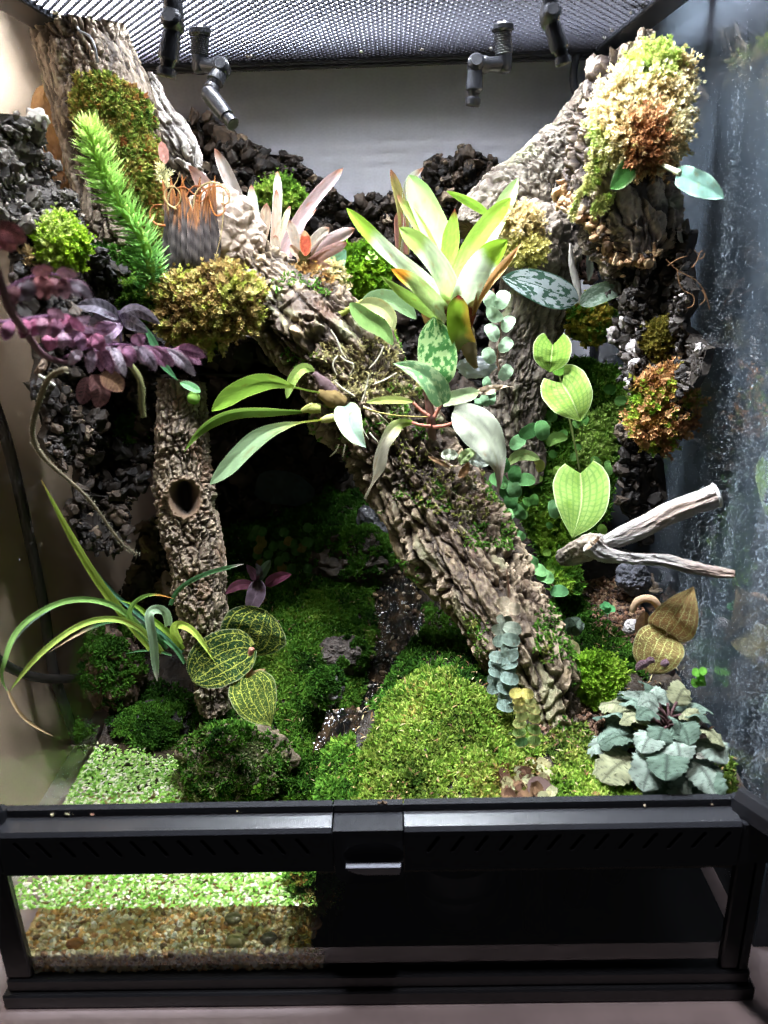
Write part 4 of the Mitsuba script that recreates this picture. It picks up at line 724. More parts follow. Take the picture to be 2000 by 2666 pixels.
P = P[rng(600).random(len(P)) < .35]; m = blades(P+[0, 0, .0035], rng(601).normal(size=P.shape)*[1, 1, .35], np.tile([0, 0, 1.0], (len(P), 1)), rng(602).uniform(.002, .007, len(P)), .0006, .2, np.array([(.2, .11, .05), (.32, .22, .1), (.1, .055, .03), (.4, .34, .18)])[rng(603).integers(0, 4, len(P))])
single('leaf_litter', 'tiny brown stalks and flakes of litter strewn over the moss', 'litter', m[:2], 'leaf_matte', False, m[2], kind='stuff')
# moss bank on the right below the heart leaves
BANK = [(1300, 1130), (1380, 1060), (1420, 960), (1500, 930), (1560, 940), (1640, 960), (1690, 1030), (1700, 1120), (1650, 1190), (1610, 1240), (1590, 1340), (1560, 1400), (1510, 1440), (1520, 1540), (1450, 1560), (1420, 1480), (1370, 1380), (1320, 1260)]
g2 = grid_in(BANK, 12, 590); dY = np.interp(g2[:, 1], [930, 1150, 1350, 1560], [.315, .285, .25, .215])+.035*fbm(np.c_[g2/260, g2[:, :1]*0], 1, 3, 5)*2
BP = Wn(g2, dY)
from scipy.spatial import Delaunay
tri = Delaunay(g2).simplices; tri = tri[inside(BANK, g2[tri].mean(1))]
nn = np.cross(BP[tri[:, 1]]-BP[tri[:, 0]], BP[tri[:, 2]]-BP[tri[:, 0]]); tri = np.where((np.sum(nn*(BP[tri].mean(1)-EYE), 1) > 0)[:, None], tri[:, ::-1], tri)
tri_bank = tri; nb = len(BP); tm = trimesh.Trimesh(BP, tri, process=False); be = tm.edges[trimesh.grouping.group_rows(tm.edges_sorted, require_count=1)]
BK2 = BP+np.array([0, .022, -.004]); BV = np.vstack([BP, BK2]); BF = np.vstack([tri, tri[:, ::-1]+nb, np.stack([be[:, 0], be[:, 1]+nb, be[:, 1]], 1), np.stack([be[:, 0], be[:, 0]+nb, be[:, 1]+nb], 1)])
bank = thing('moss_bank', 'steep mossy bank on the right below the heart shaped leaves', 'moss'); part(bank, 'soil_core', (BV, BF), 'bark', False, mixc((.012, .012, .006), (.05, .045, .02), .5+fbm(BV, 120, 3, 3)))
m = moss_on([(BP, tri)], None, 5200, 591, DEEP+BRIGHT[1:3], .0055, 8, .17, .8, 0, f=30); part(bank, 'moss_leaves', m[:2], 'moss', False, m[2], kind='stuff')
m = moss_on([(BP, tri)], pmask([(1500, 1110), (1580, 1060), (1650, 1020), (1670, 1100), (1600, 1160), (1580, 1250), (1520, 1230)], 20, 4), 4500, 595, [(.16, .28, .05), (.32, .45, .1), (.45, .55, .18)], .008, 0, .2, .6, .001, shoot=4, lv=5); part(bank, 'pale_moss', m[:2], 'moss', False, m[2], kind='stuff', label='pale yellow green feathery moss')
m = moss_on([(BP, tri)], pmask([(1380, 1340), (1480, 1340), (1490, 1440), (1470, 1570), (1420, 1560), (1370, 1420)], 20, 5), 2500, 597, [(.07, .18, .02), (.18, .32, .03), (.25, .36, .05)], .007, 0, .16, .6, .001, shoot=4, lv=5); part(bank, 'feather_moss', m[:2], 'moss', False, m[2], kind='stuff')
# moss on the stump, the log and the leg
m = moss_on([S_STUMP[:2]], pmask(A_([(470, 480), (700, 450), (830, 560), (930, 720), (990, 980), (1000, 1250), (1010, 1480), (900, 1560), (700, 1100), (620, 900), (470, 820), (430, 620)], 'A'), 26, 6), 60000, 601, [(.16, .06, .02)]+OLIVE+[(.3, .13, .04)]+OLIVE[1:3], .0042, 7, .22, .75, .0006, face=(0, -1, .3), f=55)
moss('stump_moss', 'olive and rust moss carpet on the face of the cork stump', m)
m = moss_on([S_STUMP[:2]], pmask(A_([(560, 1480), (700, 1520), (1010, 1450), (1010, 1700), (600, 1720)], 'A'), 26, 6), 26000, 603, DEEP, .004, 7, .22, .75, .0006, face=(0, -1, .3)); moss('stump_moss', 'dark moss low on the cork stump behind the clubmoss', m)
m = moss_on([S_LOG[:2]], pmask([(830, 900), (1010, 880), (1100, 1010), (1050, 1060), (900, 1040), (830, 980)], 22, 7), 26000, 605, [(.25, .2, .08), (.42, .38, .18), (.5, .47, .25)], .0032, 6, .14, .9, .0004, face=(0, -1, .6)); moss('log_moss', 'dry straw coloured moss around the orchid roots on the log', m)
m = moss_on([S_LOG[:2]], lambda P: (fbm(P, 40, 4, 33) > .115), 46000, 613, DEEP[1:]+[(.2, .2, .05)], .0022, 6, .24, .85, .0003, face=(0, -.2, 1)); moss('log_moss', 'scattered dark olive moss growing in the furrows of the big log', m)
m = moss_on([S_LOG[:2]], pmask([(1010, 1130), (1280, 1200), (1300, 1300), (1200, 1420), (1080, 1290)], 20, 8), 9000, 607, [(.16, .15, .04), (.22, .24, .06)], .0022, 6, .25, .8, .0002, face=(0, -1, .6)); moss('log_moss', 'thin olive moss film on the sunny side of the log', m)
m = moss_on([R_LAVA], pmask([(480, 1960), (560, 1990), (660, 1930), (750, 1960), (740, 2080), (480, 2080)], 15, 9), 5200, 609, [(.1, .12, .03), (.22, .24, .1), (.34, .36, .2)], .0026, 6, .25, .8, 0); moss('rock_moss', 'grey green algae crust on the pitted lava rock', m)
# cushions and sphagnum
cushion('moss_cushion', 'lone bright green moss cushion at the far left under the grey bark', Z('A', (392, 1530))[0], .15, 54, 62, 611, [(.1, .22, .015), (.3, .45, .03), (.5, .56, .2)], 1500, .0062, shoot=4, wd=.26)
cushion('moss_cushion', 'green moss cushion behind the pink bromeliad leaves', Z('B', (200, 1225))[0], .36, 55, 38, 615, BRIGHT, 1300, .006, shoot=4, wd=.25)
cushion('moss_cushion', 'dark green moss clump between the two bromeliads', Z('B', (690, 1690))[0], .31, 70, 66, 619, [(.04, .1, .01), (.1, .22, .015), (.2, .34, .02)], 1600, .007, shoot=4, wd=.26)
cushion('moss_cushion', 'green moss below the olive dark cork on the left, behind the cork leg', Z('D', (815, 680))[0], .24, 38, 44, 623, DEEP, 900, .005, shoot=4, wd=.25)
cushion('moss_cushion', 'bright ferny moss at the foot of the clubmoss', Z('A', (860, 1870))[0], .22, 62, 40, 627, BRIGHT[:3]+DEEP[1:2], 1100, .0065, shoot=4, wd=.22)
cushion('sphagnum_clump', 'golden brown sphagnum clump on the upper end of the big log', (545, 800), .2, 118, 96, 631, BROWNM+[(.3, .34, .06)]+BROWNM[1:3], 2600, .0080, shoot=5, wd=.25, amp=.4)
cushion('sphagnum_clump', 'small brown feathery moss tuft beside the red hearted bromeliad', Z('B', (360, 1780))[0], .235, 55, 42, 635, [(.22, .11, .04), (.42, .27, .1)], 700, .007, shoot=4, wd=.25)
cushion('sphagnum_clump', 'straw pale moss under the red hearted bromeliad', Z('B', (430, 1740))[0], .245, 62, 42, 639, [(.5, .42, .2), (.68, .62, .36)], 800, .006, shoot=4, wd=.18)
SPH = thing('sphagnum_clump', 'big cap of cream, green and rust sphagnum moss on the hanging cork slab', 'moss')
sb = [((930, 520), 66, 46), ((860, 690), 92, 62), ((850, 840), 88, 66), ((880, 950), 62, 40)]
ms = [mound(W(*Z('C', p)[0], y), (rx*1.55e-4*1.7, .020, rz*1.55e-4*1.9), 640+i, .22, ((.2, .15, .05), (.4, .34, .14))) for i, ((p, rx, rz), y) in enumerate(zip(sb, (.20, .188, .18, .176)))]
ms = [mound(W(*Z('C', p)[0], y), (rx*s_, .022, rz*s_), 640+i, .22, ((.2, .15, .05), (.4, .34, .14))) for i, ((p, rx, rz), y) in enumerate(zip(sb, (.20, .188, .18, .176))) for s_ in [mpp(W(*Z('C', p)[0], y))]]
core = cat(ms); part(SPH, 'cushion', core[:2], 'moss', True, core[2])
Ps, Ns = sample(core[:2], 3600, 645, None, (0, -1, .5)); q = proj(Ps); ax_, ay_ = Z('C', (905, 830))[0]; rr = np.hypot((q[:, 0]-ax_)/52, (q[:, 1]-ay_)/72)+1.6*fbm(Ps, 60, 3, 5)
gx_, gy_ = Z('C', (960, 440))[0]; g3 = np.hypot((q[:, 0]-gx_)/75, (q[:, 1]-gy_)/45)+1.2*fbm(Ps, 60, 3, 6); g4 = np.hypot((q[:, 0]-Z('C', (590, 880))[0][0])/45, (q[:, 1]-Z('C', (590, 880))[0][1])/60)
c1 = var3(len(Ps), SPHAG, 646, Ps, 80); c2 = var3(len(Ps), RUST, 647, Ps, 90); c3 = var3(len(Ps), BRIGHT[1:]+[(.5, .5, .15)], 648, Ps, 90)
cs = mixc(c1, c2, sstep(1.05, .75, rr)); cs = mixc(cs, c3, np.maximum(sstep(1.1, .7, g3), sstep(1.2, .7, g4))*.85)
m = shoots(Ps, unit(Ns+np.array([0, -.3, .35])+.35*rng(649).normal(size=Ns.shape)), .0085*rng(650).uniform(.6, 1.3, len(Ps)), 5, 5, .0046, .28, cs, 651, bend=.7); part(SPH, 'moss_leaves', m[:2], 'moss', False, m[2], kind='stuff')
# moss strands hanging down the slab
strand_p = [A_([(620, 830), (590, 940), (570, 1040), (520, 1150), (480, 1230), (450, 1300)], 'C'), A_([(640, 950), (600, 1080), (530, 1150)], 'C'), A_([(690, 1170), (640, 1230), (590, 1280)], 'C')]
for i, sp_ in enumerate(strand_p):
    C, _ = spline(np.array([W(*p, .182) for p in sp_]), 26); m = shoots(C, unit(np.array([0, -.6, -.8])+.5*rng(660+i).normal(size=C.shape)), .006, 4, 5, .0042, .26, var3(26, [(.2, .3, .04), (.5, .5, .2), (.6, .56, .3)], 661+i), 662+i)
    mm = thing('moss_strand', ['long stringy green moss hanging down the left edge of the cork slab', 'short stringy moss strand beside the longest one on the cork slab', 'green moss sprig lying low on the cork slab under the small leaf'][i], 'moss'); part(mm, 'moss_leaves', m[:2], 'moss', False, m[2], kind='stuff')
cushion('sphagnum_clump', 'tan sphagnum tuft right of the big green bromeliad', Z('C', (130, 1400))[0], .255, 38, 36, 671, SPHAG[:3], 700, .0075, shoot=5, wd=.24)
cushion('sphagnum_clump', 'yellowish moss tuft just under the tan sphagnum tuft', Z('C', (165, 1570))[0], .25, 42, 28, 675, [(.32, .3, .08), (.55, .5, .2)], 600, .0075, shoot=5, wd=.2)
cushion('sphagnum_clump', 'rust and green tufted moss ball on the right, above the forked branch', Z('G', (1000, 520))[0], .17, 66, 92, 679, RUST[:3]+[(.3, .16, .05), (.2, .26, .03), (.16, .3, .03)], 1700, .0085, shoot=4, wd=.3, amp=.3)
cushion('moss_cushion', 'ochre and green moss on dark bark below the silver spotted leaf', Z('C', (560, 1990))[0], .285, 60, 56, 683, DEEP[1:]+[(.35, .24, .04), (.3, .3, .05)], 1300, .006, shoot=4, wd=.22)
cushion('moss_cushion', 'dull olive moss above the rust coloured moss ball', Z('G', (960, 90))[0], .19, 36, 48, 687, [(.1, .1, .02), (.25, .2, .04), (.18, .2, .03)], 800, .005, shoot=4, wd=.22)
cushion('moss_cushion', 'dark moss at the left glass where the duckweed begins', Z('H', (505, 500))[0], .172, 16, 34, 691, DEEP[1:], 400, .005, shoot=4, wd=.2)
for i, (p, y, r_, lab) in enumerate([(Z('A', (1010, 1075))[0], .24, 22, 'pale starry sprig on the right edge of the mossy stump'), (Z('A', (185, 1600))[0], .14, 30, 'dry brown sprig left of the lone moss cushion')]):
    c = W(*p, y); m = shoots(np.repeat(c[None], 9, 0)+.002*rng(700+i).normal(size=(9, 3)), unit(np.array([0, -.5, .6])+.7*rng(702+i).normal(size=(9, 3))), r_*mpp(c), 4, 5, .005, .14, var3(9, [[(.55, .5, .25), (.6, .6, .35)], [(.2, .13, .06), (.4, .3, .15)]][i], 704+i), 706+i); mm = thing('moss_sprig', lab, 'moss'); part(mm, 'moss_leaves', m[:2], 'moss', False, m[2], kind='stuff')
cushion('pool_moss', 'green and rust moss hanging over the right end of the duckweed behind the base glass', (818, 2285), .020, 58, 40, 735, DEEP[1:]+[(.30, .15, .04), (.2, .3, .04)], 900, .0055, shoot=4, wd=.2, amp=.45)
cushion('pool_moss', 'brown and green sprigs trailing into the duckweed just left of the dark divider', (806, 2345), .012, 42, 22, 739, [(.22, .12, .04), (.3, .24, .08), (.12, .24, .04)], 420, .006, shoot=4, wd=.16, amp=.5)
# duckweed on the pool
def duckweed(n, seed, keep):
    g = rng(seed); X = np.c_[g.uniform(-.2235, -.03, n), g.uniform(.0015, .172, n)]; d = keep(X); X = X[g.random(n) < d]; n = len(X)
    a = g.uniform(0, 6.28, n); r = g.uniform(.0009, .0016, n); th = np.arange(7)*2*np.pi/7
    tilt = g.normal(size=(n, 2))*.18; px_ = r[:, None]*np.cos(th)*1.25; py_ = r[:, None]*np.sin(th)*.72
    x = px_*np.cos(a)[:, None]-py_*np.sin(a)[:, None]; y = px_*np.sin(a)[:, None]+py_*np.cos(a)[:, None]
    z0 = ZW+.0004+.0010*g.random(n)
    V = np.stack([X[:, :1]+x, X[:, 1:]+y, z0[:, None]+x*tilt[:, :1]+y*tilt[:, 1:]], -1); C = np.c_[X, z0+.00035]
    V = np.concatenate([V, C[:, None]], 1); j = np.arange(7); f = np.stack([j, (j+1) % 7, j*0+7], 1)
    pal = np.array([(.16, .36, .05), (.26, .48, .08), (.42, .58, .20), (.62, .66, .42), (.72, .68, .55), (.10, .22, .03)]); c = pal[g.choice(6, n, p=(.2, .26, .2, .16, .10, .08))]*g.uniform(.8, 1.15, (n, 1))
    return V.reshape(-1, 3), (f[None]+(np.arange(n)*8)[:, None, None]).reshape(-1, 3), np.repeat(c, 8, 0)
def keep(X):
    lim = np.interp(X[:, 0], [-.225, -.19, -.15, -.12, -.09, -.05, -.03], [.165, .155, .145, .12, .10, .085, .07])
    return .85*np.clip(sstep(lim+.004, lim-.012, X[:, 1]+.012*fbm(np.c_[X, X[:, :1]*0], 60, 3, 5)), .0, 1)*(.78+.5*fbm(np.c_[X, X[:, :1]*0], 50, 3, 8))
m = duckweed(23000, 711, keep); single('duckweed', 'carpet of small pale green duckweed covering the front left pool', 'duckweed', m[:2], 'leaf', False, m[2], kind='stuff')
m = duckweed(3500, 713, lambda X: sstep(.10, .09, np.abs(X[:, 0]+.11))*0+.0)if False else None
# floating rosette and seedlings by the pool
def disc_leaf(c, nrm, r, col, seed, n=12, notch=True, cup=.25):
    g = rng(seed); nrm = unit(nrm); A1 = unit(np.cross(nrm, unit(g.normal(size=3)))); B1 = np.cross(nrm, A1); th = np.linspace(0, 2*np.pi, n, endpoint=False); R = r*(1+.08*np.cos(2*th)-(.25*np.exp(-(th-np.pi)**2/.1) if notch else 0))
    out = [c]
    for q in (.5, 1.0): out.append(c+(q*R[:, None])*(np.cos(th)[:, None]*A1+np.sin(th)[:, None]*B1*.9)+nrm*(cup*r*q*q))
    V = np.vstack([np.atleast_2d(out[0]), out[1], out[2]]); j = np.arange(n); jn = (j+1) % n
    f = np.vstack([np.stack([j*0, 1+j, 1+jn], 1), np.stack([1+j, 1+n+j, 1+n+jn], 1), np.stack([1+j, 1+n+jn, 1+jn], 1)])
    cc = np.vstack([np.array(col)[None]*1.2, np.repeat(np.array(col)[None], n, 0), np.repeat(np.array(col)[None]*.9, n, 0)]); return V, f, cc
# wet limescale specks on the side glass
def specks(x, n, seed, dens, rmax=.0004):
    g = rng(seed); q = np.c_[g.uniform(.005, .44, n), g.uniform(.04, .56, n)]; q = q[g.random(n) < dens(q)]; n = len(q); r = rmax*(.35+.65*g.random(n)**4)
    st = 1+3.0*(g.random(n) < .2)*g.random(n); s = -np.sign(x); a = g.uniform(.8, 1.25, (n, 1))
    V = np.stack([np.full((n, 4), x+s*.0001), q[:, :1]+r[:, None]*np.array([-1, 0, 1, 0])*a, q[:, 1:]+(r*st)[:, None]*np.array([0, -1, 0, 1])], -1); V[:, 1, 0] += s*r*.4
    f = np.array([[0, 1, 2], [0, 2, 3]]); return V.reshape(-1, 3), (f[None]+(np.arange(n)*4)[:, None, None]).reshape(-1, 3)
scene['limescale'] = {'type': 'principledthin', 'base_color': rgb(.50, .58, .66), 'roughness': .35, 'diff_trans': .8, 'spec_trans': 0.0}
def dr_(q):
    st = np.clip(.5+1.6*fbm(np.c_[q[:, 0]*60, q[:, 1]*6, q[:, 0]*0], 1, 4, 3), 0, 1); cl = np.clip(.55+1.7*fbm(np.c_[q, q[:, :1]*0], 14, 3, 9), 0, 1)
    return np.clip((.04+1.1*st**2.2)*cl*sstep(.215, .17, q[:, 0])+.9*np.exp(-((q[:, 0]-.19)/.012)**2)*st*sstep(.10, .2, q[:, 1])*sstep(.53, .4, q[:, 1]), 0, 1)*sstep(.56, .48, q[:, 1])
v, f = specks(H-.0003, 330000, 721, dr_, .00042); part(tank, 'limescale_specks', (v, f), 'limescale', label='water spots and limescale on the right glass', kind='stuff')
def dl_(q): return np.clip(.10*np.clip(.2+2*fbm(np.c_[q[:, 0]*40, q[:, 1]*7, q[:, 0]*0], 1, 4, 13), 0, 1)*sstep(.14, .2, q[:, 1])+.5*sstep(.02, .0, np.abs(q[:, 1]-.058-.0*q[:, 0]))*sstep(.17, .1, q[:, 0]), 0, 1)
v, f = specks(-H+.0003, 70000, 723, dl_, .00042); part(tank, 'limescale_specks', (v, f), 'limescale', label='white specks and drip marks on the left glass', kind='stuff')
# ================================================================ plants
def L_(par, tag, pts, ys, w, col, prof='lance', name='leaf', bsdf='leaf', label=None, **k):
    s = OFF[tag][2] if tag else 1.0
    return leafpart(par, leaf(Z(tag, *pts) if tag else pts, ys, w/s, prof, col=col, **k), name, bsdf, label)
def S_(par, tag, pts, ys, r, col, name='stem', sides=8, n=24, label=None, jit=.12):
    s = OFF[tag][2] if tag else 1.0
    v, f = ptube(Z(tag, *pts) if tag else pts, ys, np.atleast_1d(r)/s, sides, n, jitter=jit, seed=len(scene)); c = np.array(col)*(1+.3*fbm(v, 300, 2, 3)[:, None])
    return part(par, name, (v, f), 'leaf_matte', True, c, label)
# --- clubmoss, bright green, hanging in front of the stump
cm = thing('clubmoss', 'bright green bottlebrush clubmoss shoot in front of the mossy stump', 'plant')
C, t = spline(np.array([W(*p, y) for p, y in zip(Z('A', (545, 770), (590, 920), (650, 1080), (735, 1240), (850, 1420), (915, 1570), (930, 1720), (900, 1830)), [.165, .17, .178, .185, .19, .195, .2, .205])]), 240)
v, f = tube(C, [.0030, .0036, .0036, .0032, .0026], 10); part(cm, 'stem', (v, f), 'leaf_matte', True, (.36, .52, .12))
n = 1050; g = rng(801); s = g.random(n)*.985; i = (s*239).astype(int); tt, A1, B1 = frames(C); th = g.uniform(0, 6.28, n); O = A1[i]*np.cos(th)[:, None]+B1[i]*np.sin(th)[:, None]
ln = .0132*np.interp(s, [0, .05, .3, .8, 1], [.62, .95, 1.15, 1.05, .8])*g.uniform(.6, 1.2, n)
D = unit(O-tt[i]*np.interp(s, [0, .06, .2, 1], [2.4, .9, .55, .35])[:, None]+.12*g.normal(size=(n, 3)))
c = mixc((.42, .60, .15), (.15, .36, .10), s*1.05)*g.uniform(.75, 1.25, (n, 1))
m = blades(C[i]+O*.002, D, O, ln, ln*.072, .10, c, np.clip(c*1.5+.03, 0, .9)); part(cm, 'needles', m[:2], 'leaf', False, m[2], kind='stuff')
# --- dark ribbed ant plant like bulb with curled orange tips
ab = thing('air_plant', 'dark striped bulb with dried orange tendrils, between stump and pink bromeliad', 'plant')
g = rng(811)
for i in range(11):
    a = (i-5)/5.0; bx, by = 1140+a*45, 1770-abs(a)*40; mx = 1180+a*135+g.normal()*6; tx = 1180+a*160+g.normal()*18
    top_y = 1130+g.uniform(-60, 110)
    def cf(U, TT, gg): 
        st = np.sin(TT*46+2*U+gg.uniform(0, 6))*.5+.5; n_ = meshkit.fbm(np.stack([U*3, TT*9, U*0+i], -1), 3)
        c = mixc((.035, .03, .03), (.22, .19, .17), st*.6*n_+.15*np.abs(U)); return mixc(c, np.array([.27, .115, .045])*(.4+1.1*n_)[:, None], sstep(.6, .85, TT+.25*(n_-.5)))
    L_(ab, 'A', [(bx, by), (mx+a*8, 1580+g.normal()*15), (mx, 1400), (tx, top_y)], [.225-.012*math.cos(a*1.5), .222-.02*math.cos(a*1.5), .222-.016*math.cos(a*1.5), .224-.01*math.cos(a*1.5)], 36, cf, 'blade', 'sheath', nv=50, fold=-.5, cup=.5, wave=.12)
for i, (pts, r) in enumerate([([(1090, 1290), (1030, 1250), (1020, 1180), (1060, 1150), (1110, 1190), (1100, 1260), (1060, 1280)], 7), ([(1020, 1390), (960, 1380), (925, 1320), (950, 1270), (1000, 1262)], 9), ([(1200, 1330), (1210, 1190), (1280, 1130), (1370, 1140), (1420, 1200), (1400, 1260)], 7), ([(1230, 1300), (1240, 1200), (1310, 1150), (1390, 1170), (1410, 1240), (1370, 1270)], 5), ([(1150, 1210), (1200, 1150), (1270, 1180), (1250, 1240), (1190, 1230)], 6), ([(1380, 1180), (1370, 1400), (1330, 1580), (1290, 1690)], 4), ([(1290, 1230), (1350, 1330), (1390, 1290), (1350, 1240)], 5), ([(1090, 1160), (1150, 1160), (1220, 1210), (1260, 1170)], 5), ([(1040, 1300), (1040, 1200), (1090, 1120), (1110, 1060)], 6), ([(1130, 1250), (1120, 1140), (1150, 1090)], 6)]):
    S_(ab, 'A', pts, .212, [r, r*.8, r*.4], [(.45, .34, .17), (.42, .15, .045), (.33, .12, .05)][(i+(i > 0)) % 3], 'tendril', 6, 40)
# --- pink grey bromeliads
PK = lambda b: green(b, edge=np.array(b)*1.3, tip=(.35, .16, .10), mott=.3, rib=.12, stripes=30, tip_at=.93)
b1 = thing('bromeliad', 'pinkish grey bromeliad with upright strap leaves behind the log', 'bromeliad')
for tg, pts, w, c, y in [('A', [(1590, 1560), (1500, 1330), (1410, 1100), (1325, 915)], 46, (.45, .40, .36), .27), ('A', [(1545, 1590), (1440, 1400), (1300, 1180), (1165, 1020)], 55, (.50, .34, .30), .262), ('B', [(110, 1620), (55, 1450), (20, 1280), (10, 1140)], 38, (.40, .46, .36), .275), ('B', [(150, 1600), (160, 1400), (172, 1200), (172, 1055)], 32, (.46, .46, .42), .285),
                     ('B', [(150, 1640), (155, 1480), (165, 1320), (165, 1165)], 30, (.48, .34, .26), .265), ('B', [(70, 1640), (60, 1500), (85, 1380), (105, 1250)], 44, (.56, .44, .32), .26), ('B', [(190, 1600), (300, 1370), (430, 1190), (575, 1038)], 42, (.46, .34, .33), .275), ('B', [(170, 1600), (200, 1440), (250, 1270)], 26, (.42, .42, .26), .28), ('B', [(150, 1640), (158, 1540), (160, 1450)], 34, (.5, .44, .34), .255), ('B', [(200, 1620), (280, 1480), (330, 1350), (410, 1290)], 34, (.46, .34, .34), .282)]:
    L_(b1, tg, pts, np.linspace(.268, y+.012, len(pts)), w, PK(c), 'brom', roll=rng(len(scene)).uniform(-25, 25), fold=.05, cup=.35)
b2 = thing('bromeliad', 'small bromeliad with a red heart rooted on top of the log', 'bromeliad')
S_(b2, 'B', [(325, 1700), (335, 1620), (340, 1550)], .235, [34, 38, 44], (.10, .085, .03))
for pts, w, c, rl in [([(335, 1600), (290, 1470), (245, 1355)], 40, (.52, .44, .36), 30), ([(380, 1580), (490, 1480), (650, 1410)], 44, (.44, .35, .33), -20), ([(370, 1620), (480, 1545), (600, 1495)], 40, (.50, .32, .30), -30), ([(360, 1570), (420, 1470), (492, 1405)], 38, (.46, .42, .34), 10), ([(350, 1600), (290, 1560), (250, 1510)], 26, (.52, .4, .3), 0), ([(380, 1600), (440, 1640), (500, 1640)], 26, (.45, .3, .28), 0)]:
    L_(b2, 'B', pts, [.235, .232, .23], w, PK(c), 'brom', roll=rl, cup=.35)
L_(b2, 'B', [(345, 1580), (345, 1500), (340, 1420)], .226, 36, green((.50, .11, .06), edge=(.62, .34, .16), mott=.7, tip=(.6, .36, .2), tip_at=.8), 'oval', 'heart_leaf', label='red orange inner leaf', cup=.5)
L_(b2, 'B', [(350, 1680), (420, 1640), (455, 1690)], .23, 12, green((.3, .17, .07)), 'blade', 'dry_leaf')
# --- big green bromeliad
gb = thing('bromeliad', 'large pale green bromeliad fanning out in the middle of the terrarium', 'bromeliad')
GR = lambda a, b=(.52, .60, .40), tip=(.34, .48, .05), **k: green(a, base2=b, tip=tip, tip_at=k.pop('ta', .8), mott=.10, rib=.06, stripes=46, edge=np.array(a)*1.15)
for pts, ys, w, c, rl, pr in [
    ([(1260, 1800), (1200, 1560), (1090, 1290), (985, 1080)], [.215, .235, .26, .275], 92, GR((.27, .42, .14), (.38, .50, .20), (.26, .40, .14)), 0, 'brom'),
    ([(1330, 1800), (1420, 1560), (1540, 1330), (1655, 1100)], [.215, .235, .25, .26], 62, GR((.36, .48, .24), (.42, .52, .28), (.34, .48, .2)), 5, 'brom'),
    ([(1240, 1760), (1080, 1430), (985, 1290), (910, 1200)], [.22, .25, .265, .27], 46, GR((.36, .48, .12), tip=(.4, .2, .12), ta=.95), 30, 'brom'),
    ([(1245, 1780), (1235, 1560), (1252, 1400), (1268, 1285)], [.215, .222, .225, .225], 54, GR((.24, .40, .06), (.36, .48, .16), (.16, .02, .02), ta=.93), 0, 'lance'),
    ([(1270, 1800), (1340, 1580), (1470, 1380), (1612, 1222)], [.205, .205, .205, .205], 62, GR((.28, .44, .07), (.42, .52, .22), (.26, .42, .05)), 0, 'brom'),
    ([(1215, 1880), (1060, 1710), (860, 1550), (730, 1420), (600, 1285)], [.21, .19, .185, .19, .2], 52, GR((.46, .55, .36), (.54, .60, .44), (.22, .36, .04), ta=.72), 12, 'brom'),
    ([(1250, 1870), (1200, 1690), (1070, 1520), (925, 1405)], [.205, .185, .18, .185], 70, GR((.50, .60, .36), (.34, .46, .12), (.30, .44, .10), ta=.72), 8, 'brom'),
    ([(1310, 1900), (1370, 1720), (1480, 1570), (1590, 1480)], [.20, .18, .17, .168], 88, GR((.52, .61, .44), (.50, .58, .36), (.22, .38, .03), ta=.74), -10, 'brom'),
    ([(1230, 1960), (1120, 1840), (1000, 1730), (875, 1660)], [.205, .18, .17, .168], 54, GR((.36, .48, .16), (.54, .59, .44), (.62, .26, .03), ta=.84), 5, 'brom'),
    ([(1190, 1990), (1060, 1880), (930, 1790), (805, 1700)], [.21, .19, .18, .178], 38, GR((.24, .38, .07), (.28, .42, .10), (.24, .36, .07)), 20, 'lance')]:
    L_(gb, 'B', pts, ys, w, c, pr, roll=rl, cup=.42, fold=.05, nu=11, nv=36)
def cupc(U, TT, g):
    n_ = meshkit.fbm(np.stack([U*2, TT*5, U*0], -1), 3); c = mixc((.10, .12, .03), (.22, .36, .03), sstep(.1, .5, TT)); c = mixc(c, (.55, .33, .05), sstep(.2, .9, U+.6*(n_-.5))*.8); return mixc(c, (.16, .03, .02), sstep(.88, .97, TT+.06*(n_-.5)))
L_(gb, 'B', [(1330, 2120), (1295, 2030), (1285, 1930), (1290, 1820)], [.192, .182, .178, .178], 72, cupc, 'strap', 'outer_sheath', label='green and orange outer sheath', cup=.6, fold=-.1)
for x0, w in ((1215, 44), (1390, 40)): L_(gb, 'B', [(1310, 2080), (x0*.5+655, 1960), (x0, 1850)], [.198, .192, .19], w, green((.12, .03, .02), tip=(.5, .4, .2), mott=.4), 'strap', 'dark_base', cup=.4)
L_(gb, 'B', [(1380, 1950), (1430, 1810), (1530, 1680), (1680, 1500)], [.19, .185, .18, .175], 30, green((.34, .19, .08), mott=.5, edge=(.5, .34, .18)), 'lance', 'dry_leaf', label='dried brown leaf', cup=.8, wave=.3)
S_(gb, 'B', [(1300, 1990), (1350, 2130), (1370, 2210), (1400, 2270)], .2, [70, 58, 44, 12], (.22, .17, .09), 'stem_base', 12)
L_(gb, 'B', [(1100, 2020), (1090, 1960), (1060, 1890)], .2, 22, green((.2, .12, .04)), 'lance', 'dry_tip')
b3 = thing('bromeliad', 'narrow olive and pink bromeliad leaf shoots behind the large green one', 'bromeliad')
for pts, w, c in [([(950, 1570), (945, 1320), (900, 1130), (870, 1045)], 34, (.30, .26, .09)), ([(955, 1560), (975, 1300), (985, 1120), (1075, 1035)], 30, (.48, .5, .4)), ([(940, 1570), (930, 1420), (920, 1300)], 40, (.34, .16, .13))]:
    L_(b3, 'B', pts, .295, w, PK(c), 'brom', cup=.5)
